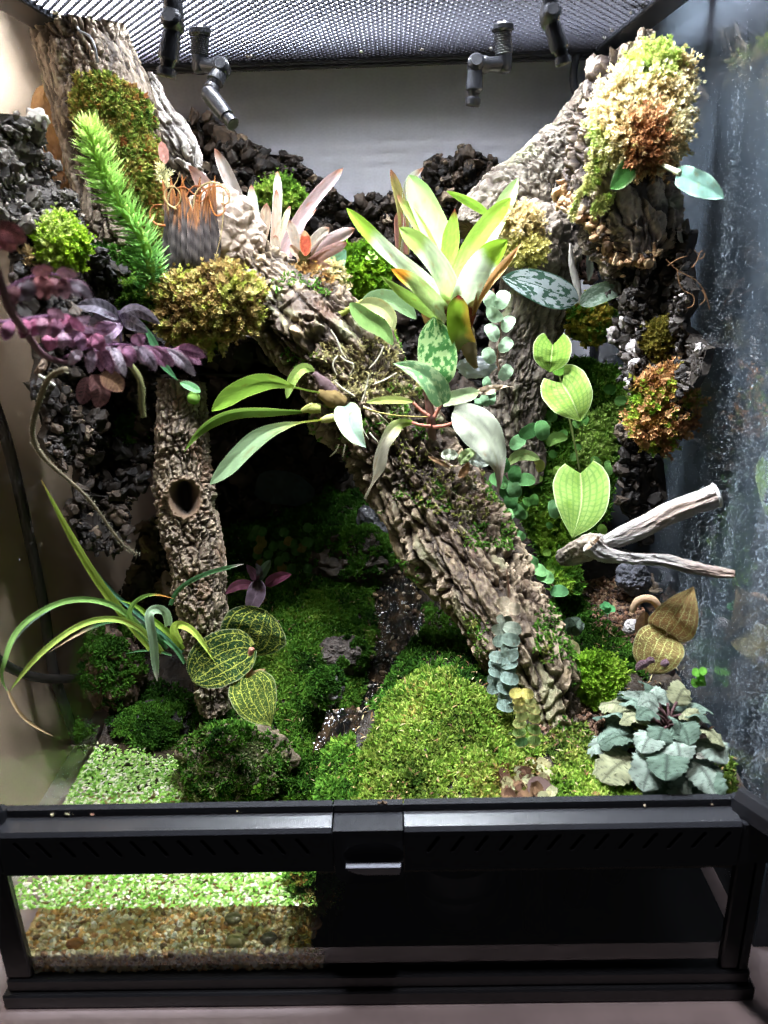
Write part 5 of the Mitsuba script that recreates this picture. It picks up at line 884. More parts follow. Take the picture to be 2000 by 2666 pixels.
# --- orchids
def orchid(name, lab): return thing(name, lab, 'orchid')
o = orchid('orchid', 'orchid with dark green folded leaves left of the large green bromeliad')
S_(o, 'B', [(450, 1985), (540, 1950), (640, 1890), (700, 1855)], [.21, .205, .2, .2], [18, 22, 16, 12], (.30, .34, .08))
S_(o, 'B', [(560, 1900), (500, 1920), (470, 1960)], .212, [20, 26, 14], (.34, .36, .1), 'pseudobulb', 10)
for pts, w, c, rl, ys in [([(690, 1862), (800, 1840), (930, 1880), (1028, 1970)], 58, (.14, .22, .10), 25, [.2, .2, .2, .2]), ([(620, 1870), (730, 1970), (830, 2040), (885, 2130)], 58, (.10, .17, .05), -10, [.195, .185, .175, .17]), ([(680, 1870), (790, 1890), (870, 1960), (890, 2040)], 48, (.22, .24, .10), 10, [.195, .185, .178, .175])]:
    L_(o, 'B', pts, ys, w, green(c, edge=np.array(c)*1.5, mott=.2, rib=.3), 'oval', roll=rl, fold=.5)
o = orchid('orchid', 'orchid with three arching green leaves on the underside of the log')
S_(o, 'E', [(590, 480), (500, 440), (420, 405)], .175, [40, 60, 22], (.17, .12, .05), 'pseudobulb', 12); S_(o, 'E', [(520, 420), (450, 345), (395, 285)], .178, [42, 44, 16], (.12, .08, .08), 'pseudobulb', 12); S_(o, 'E', [(440, 505), (380, 505), (320, 520)], .175, [30, 34, 14], (.38, .4, .12), 'pseudobulb', 12); S_(o, 'E', [(520, 560), (470, 572), (440, 580)], .165, [26, 26, 16], (.4, .38, .14), 'pseudobulb', 12)
L_(o, 'E', [(430, 408), (280, 375), (120, 340), (-80, 400), (-235, 522)], [.172, .165, .155, .148, .142], 62, green((.22, .40, .05), edge=(.3, .46, .08), base2=(.34, .46, .08), rib=.3), 'spoon', fold=.3, roll=15)
L_(o, 'E', [(400, 275), (330, 258), (265, 330), (230, 445)], [.175, .168, .165, .165], 34, green((.34, .48, .12), rib=.3), 'oval', fold=.4)
L_(o, 'E', [(330, 525), (100, 525), (-130, 545), (-330, 670), (-405, 775)], [.175, .165, .155, .148, .142], 42, green((.17, .30, .05), edge=(.3, .4, .08)), 'lance', roll=40, fold=.4)
L_(o, 'E', [(465, 575), (280, 598), (60, 680), (-120, 850), (-245, 975)], [.165, .15, .14, .13, .125], 58, green((.34, .50, .26), base2=(.42, .46, .05), rib=.25), 'spoon', fold=.25, roll=10)
o = orchid('orchid', 'blue grey folded leaf with white roots on the middle of the log')
L_(o, 'E', [(585, 488), (615, 580), (655, 670), (720, 748)], [.165, .155, .148, .145], 84, green((.27, .38, .28), edge=(.5, .58, .3), rib=.4, vein=(.1, .16, .09)), 'heart', fold=.5)
for pts in [[(560, 180), (585, 205), (640, 235), (615, 300)], [(500, 20), (545, 95), (565, 150), (600, 200)], [(680, 505), (690, 610), (735, 695)], [(740, 655), (770, 690), (800, 720)], [(590, 730), (575, 805)], [(550, 728), (530, 770), (495, 802)], [(700, 490), (800, 545), (870, 610)], [(830, 120), (790, 200), (735, 260)], [(910, 285), (830, 330), (760, 360)], [(690, 470), (720, 380), (735, 300)], [(545, 180), (515, 240), (540, 300)], [(650, 430), (560, 370), (520, 330)]]:
    S_(o, 'E', pts, .168, [5, 6, 3], (.62, .58, .46), 'root', 6, 18)
S_(o, 'E', [(700, 500), (840, 540), (980, 555), (1100, 558)], [.165, .16, .16, .165], [6, 6, 5], (.36, .3, .1), 'runner', 6)
# --- arrowhead aroid with mottled and dying leaves
ar = thing('aroid_plant', 'aroid with mottled green and withered white leaves growing on the log', 'plant')
S_(ar, 'E', [(1120, 710), (1120, 600), (1105, 470), (1080, 350)], [.185, .178, .175, .172], [36, 32, 26, 20], (.22, .13, .11))
for pts in ([(1130, 620), (1210, 610), (1290, 575)], [(1120, 615), (1060, 610), (1000, 592)], [(1110, 555), (1060, 520), (1010, 470)], [(1140, 560), (1175, 490), (1195, 455)], [(1110, 420), (1150, 400), (1185, 440)]): S_(ar, 'E', pts, .172, [13, 11, 9], (.42, .17, .12), 'petiole')
def mottle(a, b, f=9):
    def fn(U, TT, g):
        n_ = meshkit.fbm(np.stack([U*f*.6+g.uniform(0, 40), TT*f*1.6, U*0], -1), 4); return mixc(mixc(a, b, sstep(.46, .56, n_)), (.34, .46, .2), sstep(.9, 1, np.abs(U))*.7)
    return fn
L_(ar, 'E', [(1165, 385), (1165, 260), (1150, 100), (1135, -60)], [.178, .178, .185, .19], 122, mottle((.05, .16, .04), (.30, .44, .18)), 'oval', label='mottled green leaf', nu=33, nv=70, fold=.12)
L_(ar, 'E', [(1195, 478), (1130, 350), (1020, 265), (885, 228)], [.155, .15, .15, .152], 78, mottle((.14, .28, .12), (.34, .48, .24)), 'heart', nu=25, nv=60, fold=.3, roll=-15)
L_(ar, 'E', [(1010, 465), (880, 452), (720, 470)], .165, 26, green((.42, .5, .14), edge=(.5, .55, .2)), 'oval')
L_(ar, 'E', [(1000, 592), (900, 620), (830, 720), (790, 870), (712, 1065)], [.165, .15, .14, .138, .138], 50, green((.46, .42, .31), base2=(.26, .38, .05), mott=.35), 'lance', label='twisted leaf dying back to white', twist=70, fold=.35, wave=.2)
L_(ar, 'E', [(1255, 525), (1380, 600), (1480, 720), (1532, 850), (1540, 960), (1528, 1070)], [.155, .145, .14, .138, .14, .145], 122, green((.38, .41, .31), mott=.7, rib=.45, vein=(.26, .28, .17), tip=(.30, .24, .2), tip_at=.66, stripes=24), 'tip', label='large bleached white leaf with a thin withered tip', fold=.2, wave=.12, nu=13, nv=44)
L_(ar, 'E', [(1190, 455), (1300, 430), (1420, 400)], [.16, .155, .155], 46, green((.38, .5, .26), edge=(.55, .55, .4), rib=.2), 'strap', fold=.3)
L_(ar, 'E', [(1405, 402), (1500, 385), (1560, 370), (1640, 376)], .155, 30, green((.52, .42, .30), mott=.4), 'tip', 'dry_tip', fold=.6, wave=.5)
for pts, w, c in [([(1180, 800), (1220, 790), (1290, 800)], 34, (.5, .55, .42)), ([(1300, 850), (1330, 800), (1400, 760)], 36, (.35, .45, .2)), ([(1340, 800), (1420, 830), (1480, 850)], 40, (.5, .56, .5)), ([(1290, 930), (1320, 900), (1350, 840)], 26, (.25, .14, .07)), ([(1100, 800), (1180, 840), (1240, 870)], 14, (.3, .18, .1))]:
    L_(ar, 'E', pts, .165, w, green(c, mott=.3), 'oval', 'withered_leaf', fold=.4, wave=.3)
# --- vine of small oval leaves
def disc_vine(name, lab, tag, cents, ys, r, col, stem=None, bs='leaf_matte', edge=None, al=1.25, sc=(.2, .12, .08)):
    vt = thing(name, lab, 'vine'); s = OFF[tag][2]; ys = np.broadcast_to(ys, len(cents)); g = rng(len(scene))
    for k_, (cxy, y) in enumerate(zip(cents, ys)):
        ang = g.uniform(-.5, .5)+(0.9 if k_ % 2 else -2.2) if len(cxy) < 3 else math.radians(cxy[2])
        rr = r*g.uniform(.88, 1.12)*(cxy[3] if len(cxy) > 3 else 1); dx, dy = math.cos(ang)*rr*al, math.sin(ang)*rr*al; x, yy = cxy[:2]
        cc = col[k_ % len(col)] if isinstance(col, list) else col
        L_(vt, tag, [(x-dx, yy-dy), (x, yy), (x+dx, yy+dy)], [y+.002, y-.002, y], rr*.92, green(cc, edge=edge if edge is not None else np.array(cc)*1.35, mott=.15, rib=.25), 'round', bsdf=bs, nu=9, nv=18, fold=.18, roll=g.uniform(-25, 25))
    if stem: S_(vt, tag, stem, float(np.mean(ys))+.003, 5, sc, sides=6)
    return vt
gy = (.30, .42, .27)
disc_vine('oval_leaf_vine', 'vine of small grey green oval leaves climbing right of the large bromeliad', 'B', [(1478, 1840, -120), (1557, 1850, 110), (1505, 1938, -130), (1592, 1998, 120), (1500, 2050, 60), (1578, 2130, 130), (1478, 2195, 60), (1580, 2300, 125)], .20, 45, gy, [(1500, 1780), (1530, 1900), (1550, 2050), (1530, 2200), (1550, 2330)])
disc_vine('oval_leaf_vine', 'wisp of small dim oval leaves just above the bleached leaf', 'E', [(1465, 350, 70), (1490, 415, 100), (1450, 455, 70), (1408, 475, 90), (1495, 450, 100), (1395, 520, 60)], .185, 30, (.16, .26, .15), [(1460, 320), (1470, 400), (1420, 500)])
dk = [(.07, .19, .06), (.11, .26, .09), (.16, .33, .14)]
disc_vine('round_leaf_vine', 'cluster of round green leaves between the log and the lowest heart leaf', 'G', [(180, 650, 150), (265, 640, 80), (110, 715, 140), (95, 910, 90), (165, 945, 0), (90, 1000, 70, 1.2), (70, 1080, 100, 1.15), (120, 1145, 60), (40, 1172, 140), (20, 850, 60), (0, 950, 30), (340, 1125, 80), (30, 1010, 70)], .215, 46, dk, [(250, 620), (130, 700), (90, 900), (90, 1100), (60, 1200)])
disc_vine('round_leaf_vine', 'short vine of round leaves low on the right edge of the log', 'G', [(195, 1450, 30), (243, 1502, 20), (285, 1542, 20), (372, 1632, 0, .9), (125, 1290, 30, .8)], .165, 46, [(.14, .34, .12), (.2, .42, .16), (.18, .38, .14), (.08, .2, .08)], [(150, 1400), (260, 1520), (370, 1640)])
disc_vine('round_leaf_vine', 'pair of round green leaves on the sunny bark of the log', 'E', [(1430, 1200, -40, 1.25), (1578, 1172, -50), (1490, 1160, -60, .7)], .165, 46, (.15, .3, .11))
v_ = disc_vine('round_leaf_vine', 'pale curled leaves above the lowest heart leaf', 'G', [(95, 1190, 60, .2)], .22, 20, (.2, .36, .1))
L_(v_, 'G', [(55, 855), (110, 800), (180, 795), (252, 822)], .215, 34, green((.36, .50, .18), edge=(.45, .55, .22)), 'oval', fold=.4); L_(v_, 'G', [(300, 740), (340, 690), (425, 692)], .22, 36, green((.2, .36, .09)), 'oval', fold=.4); L_(v_, 'G', [(240, 900), (250, 850), (215, 830)], .225, 30, green((.3, .32, .08)), 'oval')
cb = thing('creeping_vine', 'fine creeper with many tiny round leaves spreading over the mossy bank on the right', 'creeper'); g = rng(971)
BK_Y = surf((BP, tri_bank))
for i in range(58):
    x, y = g.uniform(1330, 1640), g.uniform(990, 1500)
    if not inside(BANK, np.array([[x, y]]))[0]: continue
    r = g.uniform(8, 15); a = g.uniform(0, 6.28); d_ = BK_Y(x, y, .009, 22); dx, dy = math.cos(a)*r*1.1, math.sin(a)*r*1.1
    L_(cb, None, [(x-dx, y-dy), (x, y), (x+dx, y+dy)], [d_, d_-.001, d_], r*.9, green([(.10, .26, .06), (.16, .34, .09), (.22, .38, .07)][i % 3], mott=.2), 'round', nu=7, nv=12)
# --- heart leaves with netted veins
def netted(a, b, f1=16, f2=26):
    def fn(U, TT, g):
        n_ = meshkit.fbm(np.stack([U*3+g.uniform(0, 50), TT*4, U*0], -1), 3)-.5
        k1 = np.abs(np.sin(np.pi*(np.abs(U)*4.5+.35*TT+.25*n_))); k2 = np.abs(np.sin(np.pi*(TT*f2*.55+np.abs(U)*2.2*(1-TT)+.8*n_)))
        net = np.maximum(sstep(.82, .98, k1), sstep(.86, .99, k2)*.8); c = mixc(a, b, .5+1.4*n_)
        c = mixc(c, np.array(b)*np.array([.40, .55, .4]), net*.75); c = mixc((.5, .6, .25), c, sstep(0, .05, np.abs(U))); return mixc(c, (.55, .64, .35), sstep(.93, 1, np.abs(U)))
    return fn
hl = thing('heart_leaf_vine', 'three pale green heart shaped leaves climbing the mossy bank on the right', 'plant')
L_(hl, 'G', [(330, 110), (322, 190), (310, 282)], [.205, .202, .205], 118, netted((.20, .34, .045), (.27, .42, .09)), 'heart', nu=41, nv=60, lobe=.6, fold=.25, label='uppermost heart leaf')
L_(hl, 'G', [(385, 345), (450, 455), (500, 585)], [.200, .19, .19], 148, netted((.21, .35, .04), (.34, .48, .13)), 'heart', nu=45, nv=70, lobe=.6, fold=.3, label='middle heart leaf with a pale tip')
L_(hl, 'G', [(500, 905), (505, 1100), (450, 1305)], [.185, .172, .168], 172, netted((.20, .34, .055), (.31, .45, .13)), 'heart', nu=51, nv=80, lobe=.42, fold=.12, label='largest and lowest heart leaf')
L_(hl, 'G', [(330, 250), (370, 265), (410, 270)], .228, 38, green((.13, .3, .04)), 'round')
S_(hl, 'G', [(330, 115), (380, 340), (440, 600), (500, 905)], .24, 7, (.16, .2, .06))
# --- silver mottled leaves and dried curls
sv = thing('silver_leaf_plant', 'plant with a silver grey leaf spotted dark green under the cork slab', 'plant')
def silver(U, TT, g):
    n_ = meshkit.fbm(np.stack([U*6+7, TT*15, U*0], -1), 4); n2 = meshkit.noise(np.stack([U*2, TT*5, U*0], -1)); return mixc(mixc((.40, .46, .46), (.06, .12, .085), sstep(.50, .57, n_+.12*(n2-.5))), (.05, .11, .07), np.maximum(sstep(.9, .98, np.abs(U)), sstep(.045, .02, np.abs(U))))
L_(sv, 'C', [(490, 1855), (330, 1800), (170, 1740), (18, 1712)], [.235, .222, .215, .212], 98, silver, 'oval', nu=45, nv=90, fold=.12, bsdf='leaf_matte', label='silver grey leaf with dark green blotches')
L_(sv, 'C', [(500, 1880), (600, 1820), (720, 1780), (815, 1765)], [.235, .225, .22, .22], 62, mottle((.14, .2, .14), (.3, .37, .3)), 'oval', nu=25, nv=50, fold=.3, bsdf='leaf_matte', label='grey green leaf')
S_(sv, 'C', [(440, 1500), (450, 1640), (480, 1760), (500, 1870)], .24, [8, 20, 24, 14], (.42, .39, .35), 'dry_stalk')
L_(sv, 'C', [(550, 1520), (600, 1520), (640, 1600), (655, 1710)], .25, 26, green((.4, .4, .4), mott=.3), 'lance', 'dry_leaf', fold=.8, bsdf='leaf_matte')
L_(sv, 'C', [(545, 1560), (560, 1650), (550, 1740)], .255, 22, green((.08, .09, .07)), 'lance', 'dry_leaf', bsdf='leaf_matte')
for i in range(5): S_(sv, 'C', [(600+i*14, 1700-30*i), (680+i*12, 1640-10*i), (740+i*8, 1500+40*i)], .26, 3, (.05, .04, .035), 'root', 5)
# --- two leaves on the slab
sf_ = thing('epiphyte', 'small epiphyte with one dark and one blue green leaf under the sphagnum cap', 'plant')
L_(sf_, 'C', [(838, 985), (795, 1040), (740, 1110), (685, 1165)], [.165, .158, .155, .153], 66, green((.045, .13, .03), edge=(.3, .4, .2), mott=.3), 'oval', fold=.25, roll=15, label='dark green oval leaf')
S_(sf_, 'C', [(940, 965), (1010, 1015), (1080, 1050), (1120, 1070)], [.165, .15, .135, .13], [12, 12, 14, 18], (.5, .52, .36), 'petiole')
L_(sf_, 'C', [(1090, 1055), (1180, 1110), (1290, 1160), (1385, 1222)], [.135, .122, .112, .106], 76, green((.17, .30, .24), edge=(.28, .42, .32), rib=.3, vein=(.07, .16, .1)), 'oval', fold=.2, wave=.12, roll=-10, label='blue green leaf reaching to the right glass')
# --- purple hairy plant, front left
pp = thing('purple_leaf_plant', 'purple hairy compound leaved plant reaching in from the left in front', 'plant')
HAIR = []
def hairs(pts, ys, rpx, n, L, seed, tag, col=(.34, .24, .36)):
    P = np.array([W(*p, y) for p, y in zip(Z(tag, *pts), np.broadcast_to(ys, len(pts)))]); C, _ = spline(P, 60); g = rng(seed); i = g.integers(0, 60, n); t_, a_, b_ = frames(C); th = g.uniform(0, 6.28, n); O = a_[i]*np.cos(th)[:, None]+b_[i]*np.sin(th)[:, None]
    s = mpp(C).mean()/OFF[tag][2]; return blades(C[i]+O*rpx*s*.9, O+.3*g.normal(size=(n, 3)), t_[i], L*s*g.uniform(.6, 1.2, n), .00012, .1, np.broadcast_to(col, (n, 3)))
def pl(a, under=(.30, .10, .14)):
    def fn(U, TT, g):
        n_ = meshkit.fbm(np.stack([U*3+g.uniform(0, 50), TT*6, U*0], -1), 3)-.5; q = np.abs(np.sin(TT*24-3*np.abs(U)))
        c = np.asarray(a)*(1+1.6*n_+.7*(q-.6))[:, None]; c = mixc(c, under, sstep(.75, 1, np.abs(U))*.5); return mixc(np.asarray(a)*1.5, c, sstep(0, .12, np.abs(U)))
    return fn
PURP = [(.21, .165, .20), (.17, .085, .125), (.29, .245, .275), (.15, .07, .11)]
def frond(tag, rachis, ys, leaflets, w, cols, seed, rr=8, stem=(.24, .12, .2)):
    S_(pp, tag, rachis, ys, [rr, rr*.7, rr*.4], stem, 'stalk'); h = [hairs(rachis, ys, rr*.8, 160, 20, seed, tag)]
    more = [(((a[0][0]+b[0][0])/2, (a[0][1]+b[0][1])/2), ((a[1][0]+b[1][0])/2+8, (a[1][1]+b[1][1])/2-12), (a[2]+b[2])/2+.004) for a, b in zip(leaflets[:-1], leaflets[1:]) if math.hypot(a[0][0]-b[0][0], a[0][1]-b[0][1]) < 130]
    for k_, (b_, t_, yy) in enumerate(leaflets+more):
        mid = ((b_[0]+t_[0])/2+6, (b_[1]+t_[1])/2-10)
        L_(pp, tag, [b_, mid, t_], [yy, yy-.004, yy-.002], w*.6*rng(seed+k_).uniform(.85, 1.1), pl(cols[k_ % len(cols)]), 'oval', 'leaflet', fold=.35, cup=-.3, roll=rng(seed+k_+50).uniform(-35, 30), ser=.14, nser=7, nu=11, nv=30, bsdf='leaf_matte')
        h.append(hairs([b_, mid, t_], yy-.003, w*.6, 40, 16, seed+k_+90, tag))
    return h
HH = []
HH += frond('D', [(400, 190), (560, 130), (740, 110), (980, 130), (1180, 160)], [.035, .04, .05, .06, .065], [((560, 140), (545, 285), .04), ((600, 125), (690, 295), .045), ((690, 120), (775, 310), .048), ((760, 120), (835, 225), .052), ((850, 120), (965, 275), .056), ((940, 130), (1070, 250), .058), ((1030, 140), (1205, 305), .06), ((1100, 140), (1270, 190), .066), ((640, 120), (700, 40), .05), ((820, 110), (900, 60), .056), ((500, 140), (420, 230), .036)], 62, PURP, 820)
HH += frond('D', [(180, 60), (330, 30), (520, 40), (720, 100)], [.02, .03, .04, .05], [((300, 40), (300, 150), .028), ((390, 30), (380, 140), .033), ((470, 40), (500, 150), .037), ((560, 60), (640, 150), .042), ((440, 20), (560, -60), .042), ((580, 40), (720, -10), .046), ((330, 20), (430, -60), .04)], 66, [(.22, .085, .13), (.26, .17, .215), (.18, .10, .15)], 840)
HH += frond('A', [(-40, 1830), (120, 1740), (300, 1690), (560, 1800)], [-.035, -.03, -.025, -.02], [((80, 1760), (60, 1880), -.035), ((170, 1720), (170, 1860), -.033), ((270, 1690), (300, 1850), -.03), ((370, 1720), (400, 1850), -.026), ((440, 1740), (570, 1850), -.022), ((220, 1700), (330, 1660), -.03), ((360, 1700), (480, 1700), -.026)], 66, [(.19, .10, .11), (.15, .13, .15), (.26, .11, .11)], 860, 12)
HH += frond('A', [(-60, 1990), (140, 1970), (320, 1950), (560, 2040)], [-.01, 0, .01, .02], [((160, 1970), (130, 2090), 0), ((250, 1955), (260, 2080), .004), ((360, 1960), (330, 2090), .01), ((420, 1990), (520, 2050), .014), ((300, 1950), (400, 1960), .012), ((60, 1980), (20, 2100), -.006)], 62, [(.23, .075, .125), (.26, .14, .18), (.18, .08, .12)], 880, 10)
L_(pp, 'A', [(-60, 1420), (50, 1430), (160, 1495)], [-.05, -.05, -.045], 62, pl((.40, .16, .17)), 'oval', 'leaflet', bsdf='leaf_matte', label='blurred pink leaf at the left edge'); L_(pp, 'A', [(-40, 1490), (30, 1500), (100, 1540)], [-.05, -.05, -.045], 45, pl((.34, .13, .14)), 'oval', 'leaflet', bsdf='leaf_matte')
S_(pp, 'A', [(-20, 1660), (50, 1880), (130, 2010), (200, 2110), (330, 2220), (450, 2240)], [-.06, -.04, -.01, .01, .03, .04], [20, 24, 24, 22, 18], (.20, .11, .13), 'main_stem', 10); S_(pp, 'A', [(70, 1910), (110, 1830), (150, 1740)], -.035, [14, 10, 8], (.22, .11, .12), 'stalk')
for p, w, c in [([(560, 300), (620, 400), (590, 500)], 60, (.12, .06, .055)), ([(620, 300), (700, 340), (755, 400)], 62, (.13, .075, .045)), ([(540, 310), (520, 410), (500, 480)], 50, (.10, .05, .05))]: L_(pp, 'D', p, .06, w, pl(c, (.14, .05, .05)), 'oval', 'leaflet', bsdf='leaf_matte', label='withered brown leaflet')
hs = [(410, 262), (300, 322), (240, 465), (200, 660), (262, 800), (450, 970), (600, 1130), (760, 1345), (848, 1408)]
S_(pp, 'D', hs, [.05, .06, .065, .07, .08, .09, .1, .11, .12], [15, 16, 15, 13, 13, 10, 9, 8, 4], (.17, .14, .09), 'hanging_stem', 8, 90, label='bare hairy stem hanging down to the left'); HH.append(hairs(hs, [.05, .06, .065, .07, .08, .09, .1, .11, .12], 13, 700, 17, 5, 'D', (.34, .32, .22)))
h2 = [(800, 230), (860, 320), (875, 450), (885, 560)]; S_(pp, 'D', h2, .075, [18, 20, 20, 18], (.16, .16, .07), 'hanging_stem', 8, 30, label='short hairy olive stem hanging below the leaves'); HH.append(hairs(h2, .075, 18, 260, 16, 6, 'D', (.34, .36, .2)))
hm = cat(HH); part(pp, 'hairs', hm[:2], 'leaf_matte', False, hm[2], kind='stuff')
ol = thing('dark_leaf_sprig', 'sprig of four dull purple oval leaves behind the hairy purple plant', 'plant')
S_(ol, 'A', [(745, 2110), (740, 2000), (735, 1915)], .11, [9, 8, 6], (.13, .09, .14))
for p, w, c in [([(735, 1965), (600, 1890), (475, 1885)], 50, (.12, .11, .13)), ([(745, 1950), (870, 1920), (990, 2000)], 44, (.14, .12, .14)), ([(745, 1970), (830, 1995), (915, 2050)], 50, (.20, .18, .22)), ([(735, 1990), (640, 1970), (545, 2010)], 46, (.15, .12, .15)), ([(740, 1985), (690, 2060), (650, 2110)], 42, (.24, .17, .23))]: L_(ol, 'A', p, [.11, .1, .1], w, pl(c, (.2, .17, .22)), 'oval', fold=.4, roll=-20, bsdf='leaf_matte')
# --- seedling and dark strap leaf
L1 = thing('strap_leaf', 'narrow dark green strap leaf hanging behind the purple leaves', 'leaf'); L_(L1, 'A', [(880, 2000), (930, 2080), (1000, 2230), (1100, 2350)], .13, 26, green((.05, .14, .06), edge=(.1, .22, .1)), 'lance', 'blade')
se = thing('seedling', 'small bulb with a single bright round leaf at the top of the cork leg', 'plant'); m = blob(W(*Z('D', (1195, 440))[0], .15), .0042, 3, 901, .1, 1, 0, ((.16, .3, .06), (.22, .38, .08))); part(se, 'bulb', m[:2], 'leaf', True, m[2]); L_(se, 'D', [(1237, 405), (1180, 370), (1108, 347)], .148, 27, green((.2, .46, .2), edge=(.4, .6, .35)), 'oval'); S_(se, 'D', [(1195, 420), (1230, 405)], .149, 5, (.2, .36, .1))
# --- long grass on the left
gr = thing('sedge_grass', 'tussock of long arching green grass blades at the lower left', 'grass plant')
def gb_(pts, ys, w, c, tip=None, ta=.93, label=None, **k): L_(gr, 'D', pts, ys, w, green(c, edge=np.array(c)*1.4, tip=tip, tip_at=ta, rib=.35, vein=np.array(c)*1.5, stripes=18), k.pop('prof', 'blade'), 'blade', nv=60, nu=7, fold=.5, label=label, **k)
YG, DG, BG = (.36, .48, .08), (.07, .17, .07), (.30, .42, .26)
gb_([(930, 1990), (780, 1800), (640, 1620), (470, 1350), (340, 1110), (252, 942)], [.13, .12, .11, .095, .08, .07], 27, YG, (.5, .3, .08), .97)
gb_([(960, 2000), (800, 1790), (680, 1715), (480, 1685), (250, 1760), (80, 1920), (25, 2080), (10, 2160), (50, 2260)], [.13, .11, .1, .09, .075, .06, .05, .05, .05], 18, (.2, .36, .10), prof='strap')
gb_([(50, 2250), (110, 2370), (220, 2470), (335, 2532)], [.05, .05, .055, .06], 10, (.5, .36, .2), prof='blade', label='dry brown end of the longest blade')
gb_([(1000, 2010), (820, 1840), (690, 1805), (560, 1820), (400, 1900), (250, 2020), (150, 2130), (60, 2250)], [.12, .1, .09, .085, .075, .065, .06, .055], 19, (.34, .47, .10), prof='strap')
gb_([(1010, 1960), (800, 1770), (620, 1700), (420, 1700), (240, 1790), (100, 1930), (55, 2010)], [.14, .12, .11, .105, .09, .08, .075], 10, (.14, .2, .17))
gb_([(1030, 1990), (850, 1840), (720, 1815), (560, 1860), (430, 1930), (305, 2010)], [.14, .12, .115, .105, .095, .085], 15, DG, (.5, .38, .24), .72)
gb_([(1130, 2010), (1000, 1890), (850, 1770), (700, 1640), (590, 1500)], [.14, .135, .13, .125, .12], 16, (.06, .15, .09))
gb_([(950, 1960), (830, 1850), (800, 1760), (860, 1680), (970, 1655), (1075, 1680)], [.13, .115, .105, .1, .095, .09], 16, (.2, .36, .08), (.5, .24, .06), .84)
gb_([(1050, 1720), (1090, 1640), (1160, 1580), (1320, 1510), (1505, 1465)], [.13, .125, .12, .11, .1], 14, DG, (.6, .55, .48), .93, prof='strap')
gb_([(1040, 1850), (980, 1745), (930, 1760), (935, 1880), (955, 2040), (970, 2190)], [.12, .105, .098, .095, .095, .095], 28, BG, (.7, .64, .54), .95, prof='strap')
gb_([(1115, 1960), (1075, 1880), (1110, 1840), (1180, 1870), (1250, 1950), (1325, 2070)], [.125, .11, .1, .095, .092, .09], 27, YG)
gb_([(1130, 1990), (1040, 1890), (930, 1800), (820, 1715), (730, 1690)], [.14, .13, .125, .12, .115], 20, (.24, .4, .06)); gb_([(1060, 2030), (1000, 2010), (880, 2000), (770, 2020)], .13, 9, DG); gb_([(1140, 2080), (1090, 2000), (960, 1880), (880, 1760)], .135, 14, DG)
# --- jewel orchids with gold net veins
def jewel(a, vein=(.5, .52, .10), f=11):
    def fn(U, TT, g):
        p = np.stack([U*1.0+g.uniform(0, 50), TT*2.2, U*0], -1); w_ = .22*(meshkit.fbm(p*2.2, 3)-.5)
        lon = np.abs(np.sin(np.pi*(np.abs(U)*3.2*(1-.25*TT)+w_))); lo = sstep(.93, .995, 1-lon*.0)*0
        lon = 1-np.abs(((np.abs(U)*3.1+w_*1.2) % 1)-.5)*2; k1 = sstep(.88, .97, lon)
        row = np.floor(np.abs(U)*3.1+w_*1.2); cr = 1-np.abs(((TT*f+1.4*row+1.3*(meshkit.fbm(p*5, 3)-.5)*2+.8*np.abs(U)) % 1)-.5)*2; k2 = sstep(.82, .96, cr)*.9
        k3 = sstep(.9, .98, 1-np.abs(((TT*f*2.3+U*4+2.6*(meshkit.fbm(p*6+9, 3)-.5)) % 1)-.5)*2)*.55
        c = np.asarray(a)*(1+.7*(meshkit.fbm(p*2.5, 3)-.5))[:, None]; return mixc(mixc(c, vein, np.maximum(k1, np.maximum(k2, k3))), (.34, .38, .2), sstep(.955, 1, np.abs(U)))
    return fn
jo = thing('jewel_orchid', 'jewel orchid with dark leaves netted in gold, at the foot of the cork leg', 'orchid')
JG = (.022, .052, .018)
L_(jo, None, [(656, 1694), (664, 1640), (690, 1588)], [.108, .105, .11], 88, jewel(JG), 'round', nu=73, nv=110, fold=.12, lobe=.2)
L_(jo, None, [(646, 1690), (580, 1712), (500, 1772)], [.10, .092, .085], 70, jewel(JG), 'round', nu=73, nv=110, fold=.15, lobe=.3)
L_(jo, None, [(648, 1765), (668, 1826), (707, 1890)], [.088, .078, .072], 62, jewel((.05, .085, .02)), 'heart', nu=73, nv=110, fold=.1, lobe=.2)
S_(jo, None, [(652, 1780), (648, 1740), (652, 1700), (656, 1688)], .1, [9, 10, 9, 7], (.45, .2, .14)); S_(jo, None, [(690, 1745), (665, 1752), (645, 1770)], .098, [5, 7, 6], (.3, .22, .1), 'sheath')
jr = thing('jewel_orchid', 'jewel orchid with bronze gold veined leaves by the right glass', 'orchid')
JB = (.27, .15, .06)
L_(jr, 'G', [(1035, 1895), (1110, 1770), (1200, 1605)], [.112, .10, .10], 142, jewel(JB, (.54, .54, .24)), 'heart', nu=73, nv=110, fold=.15, lobe=.2, roll=-8); L_(jr, 'G', [(1030, 1905), (980, 1990), (930, 2140)], [.108, .095, .09], 150, jewel((.20, .135, .05), (.5, .54, .2)), 'round', nu=73, nv=110, fold=.12, lobe=.3)
S_(jr, 'G', [(820, 1760), (860, 1690), (930, 1680), (985, 1740), (1020, 1870), (1032, 1905)], .12, [18, 24, 26, 20, 12, 10], (.40, .27, .17)); L_(jr, 'G', [(900, 1760), (890, 1840), (860, 1920)], .12, 46, green((.34, .2, .12), mott=.4), 'lance', 'dry_leaf', fold=.5); S_(jr, 'G', [(1030, 1910), (990, 1890), (860, 1930)], .118, 9, (.36, .22, .13), 'runner')
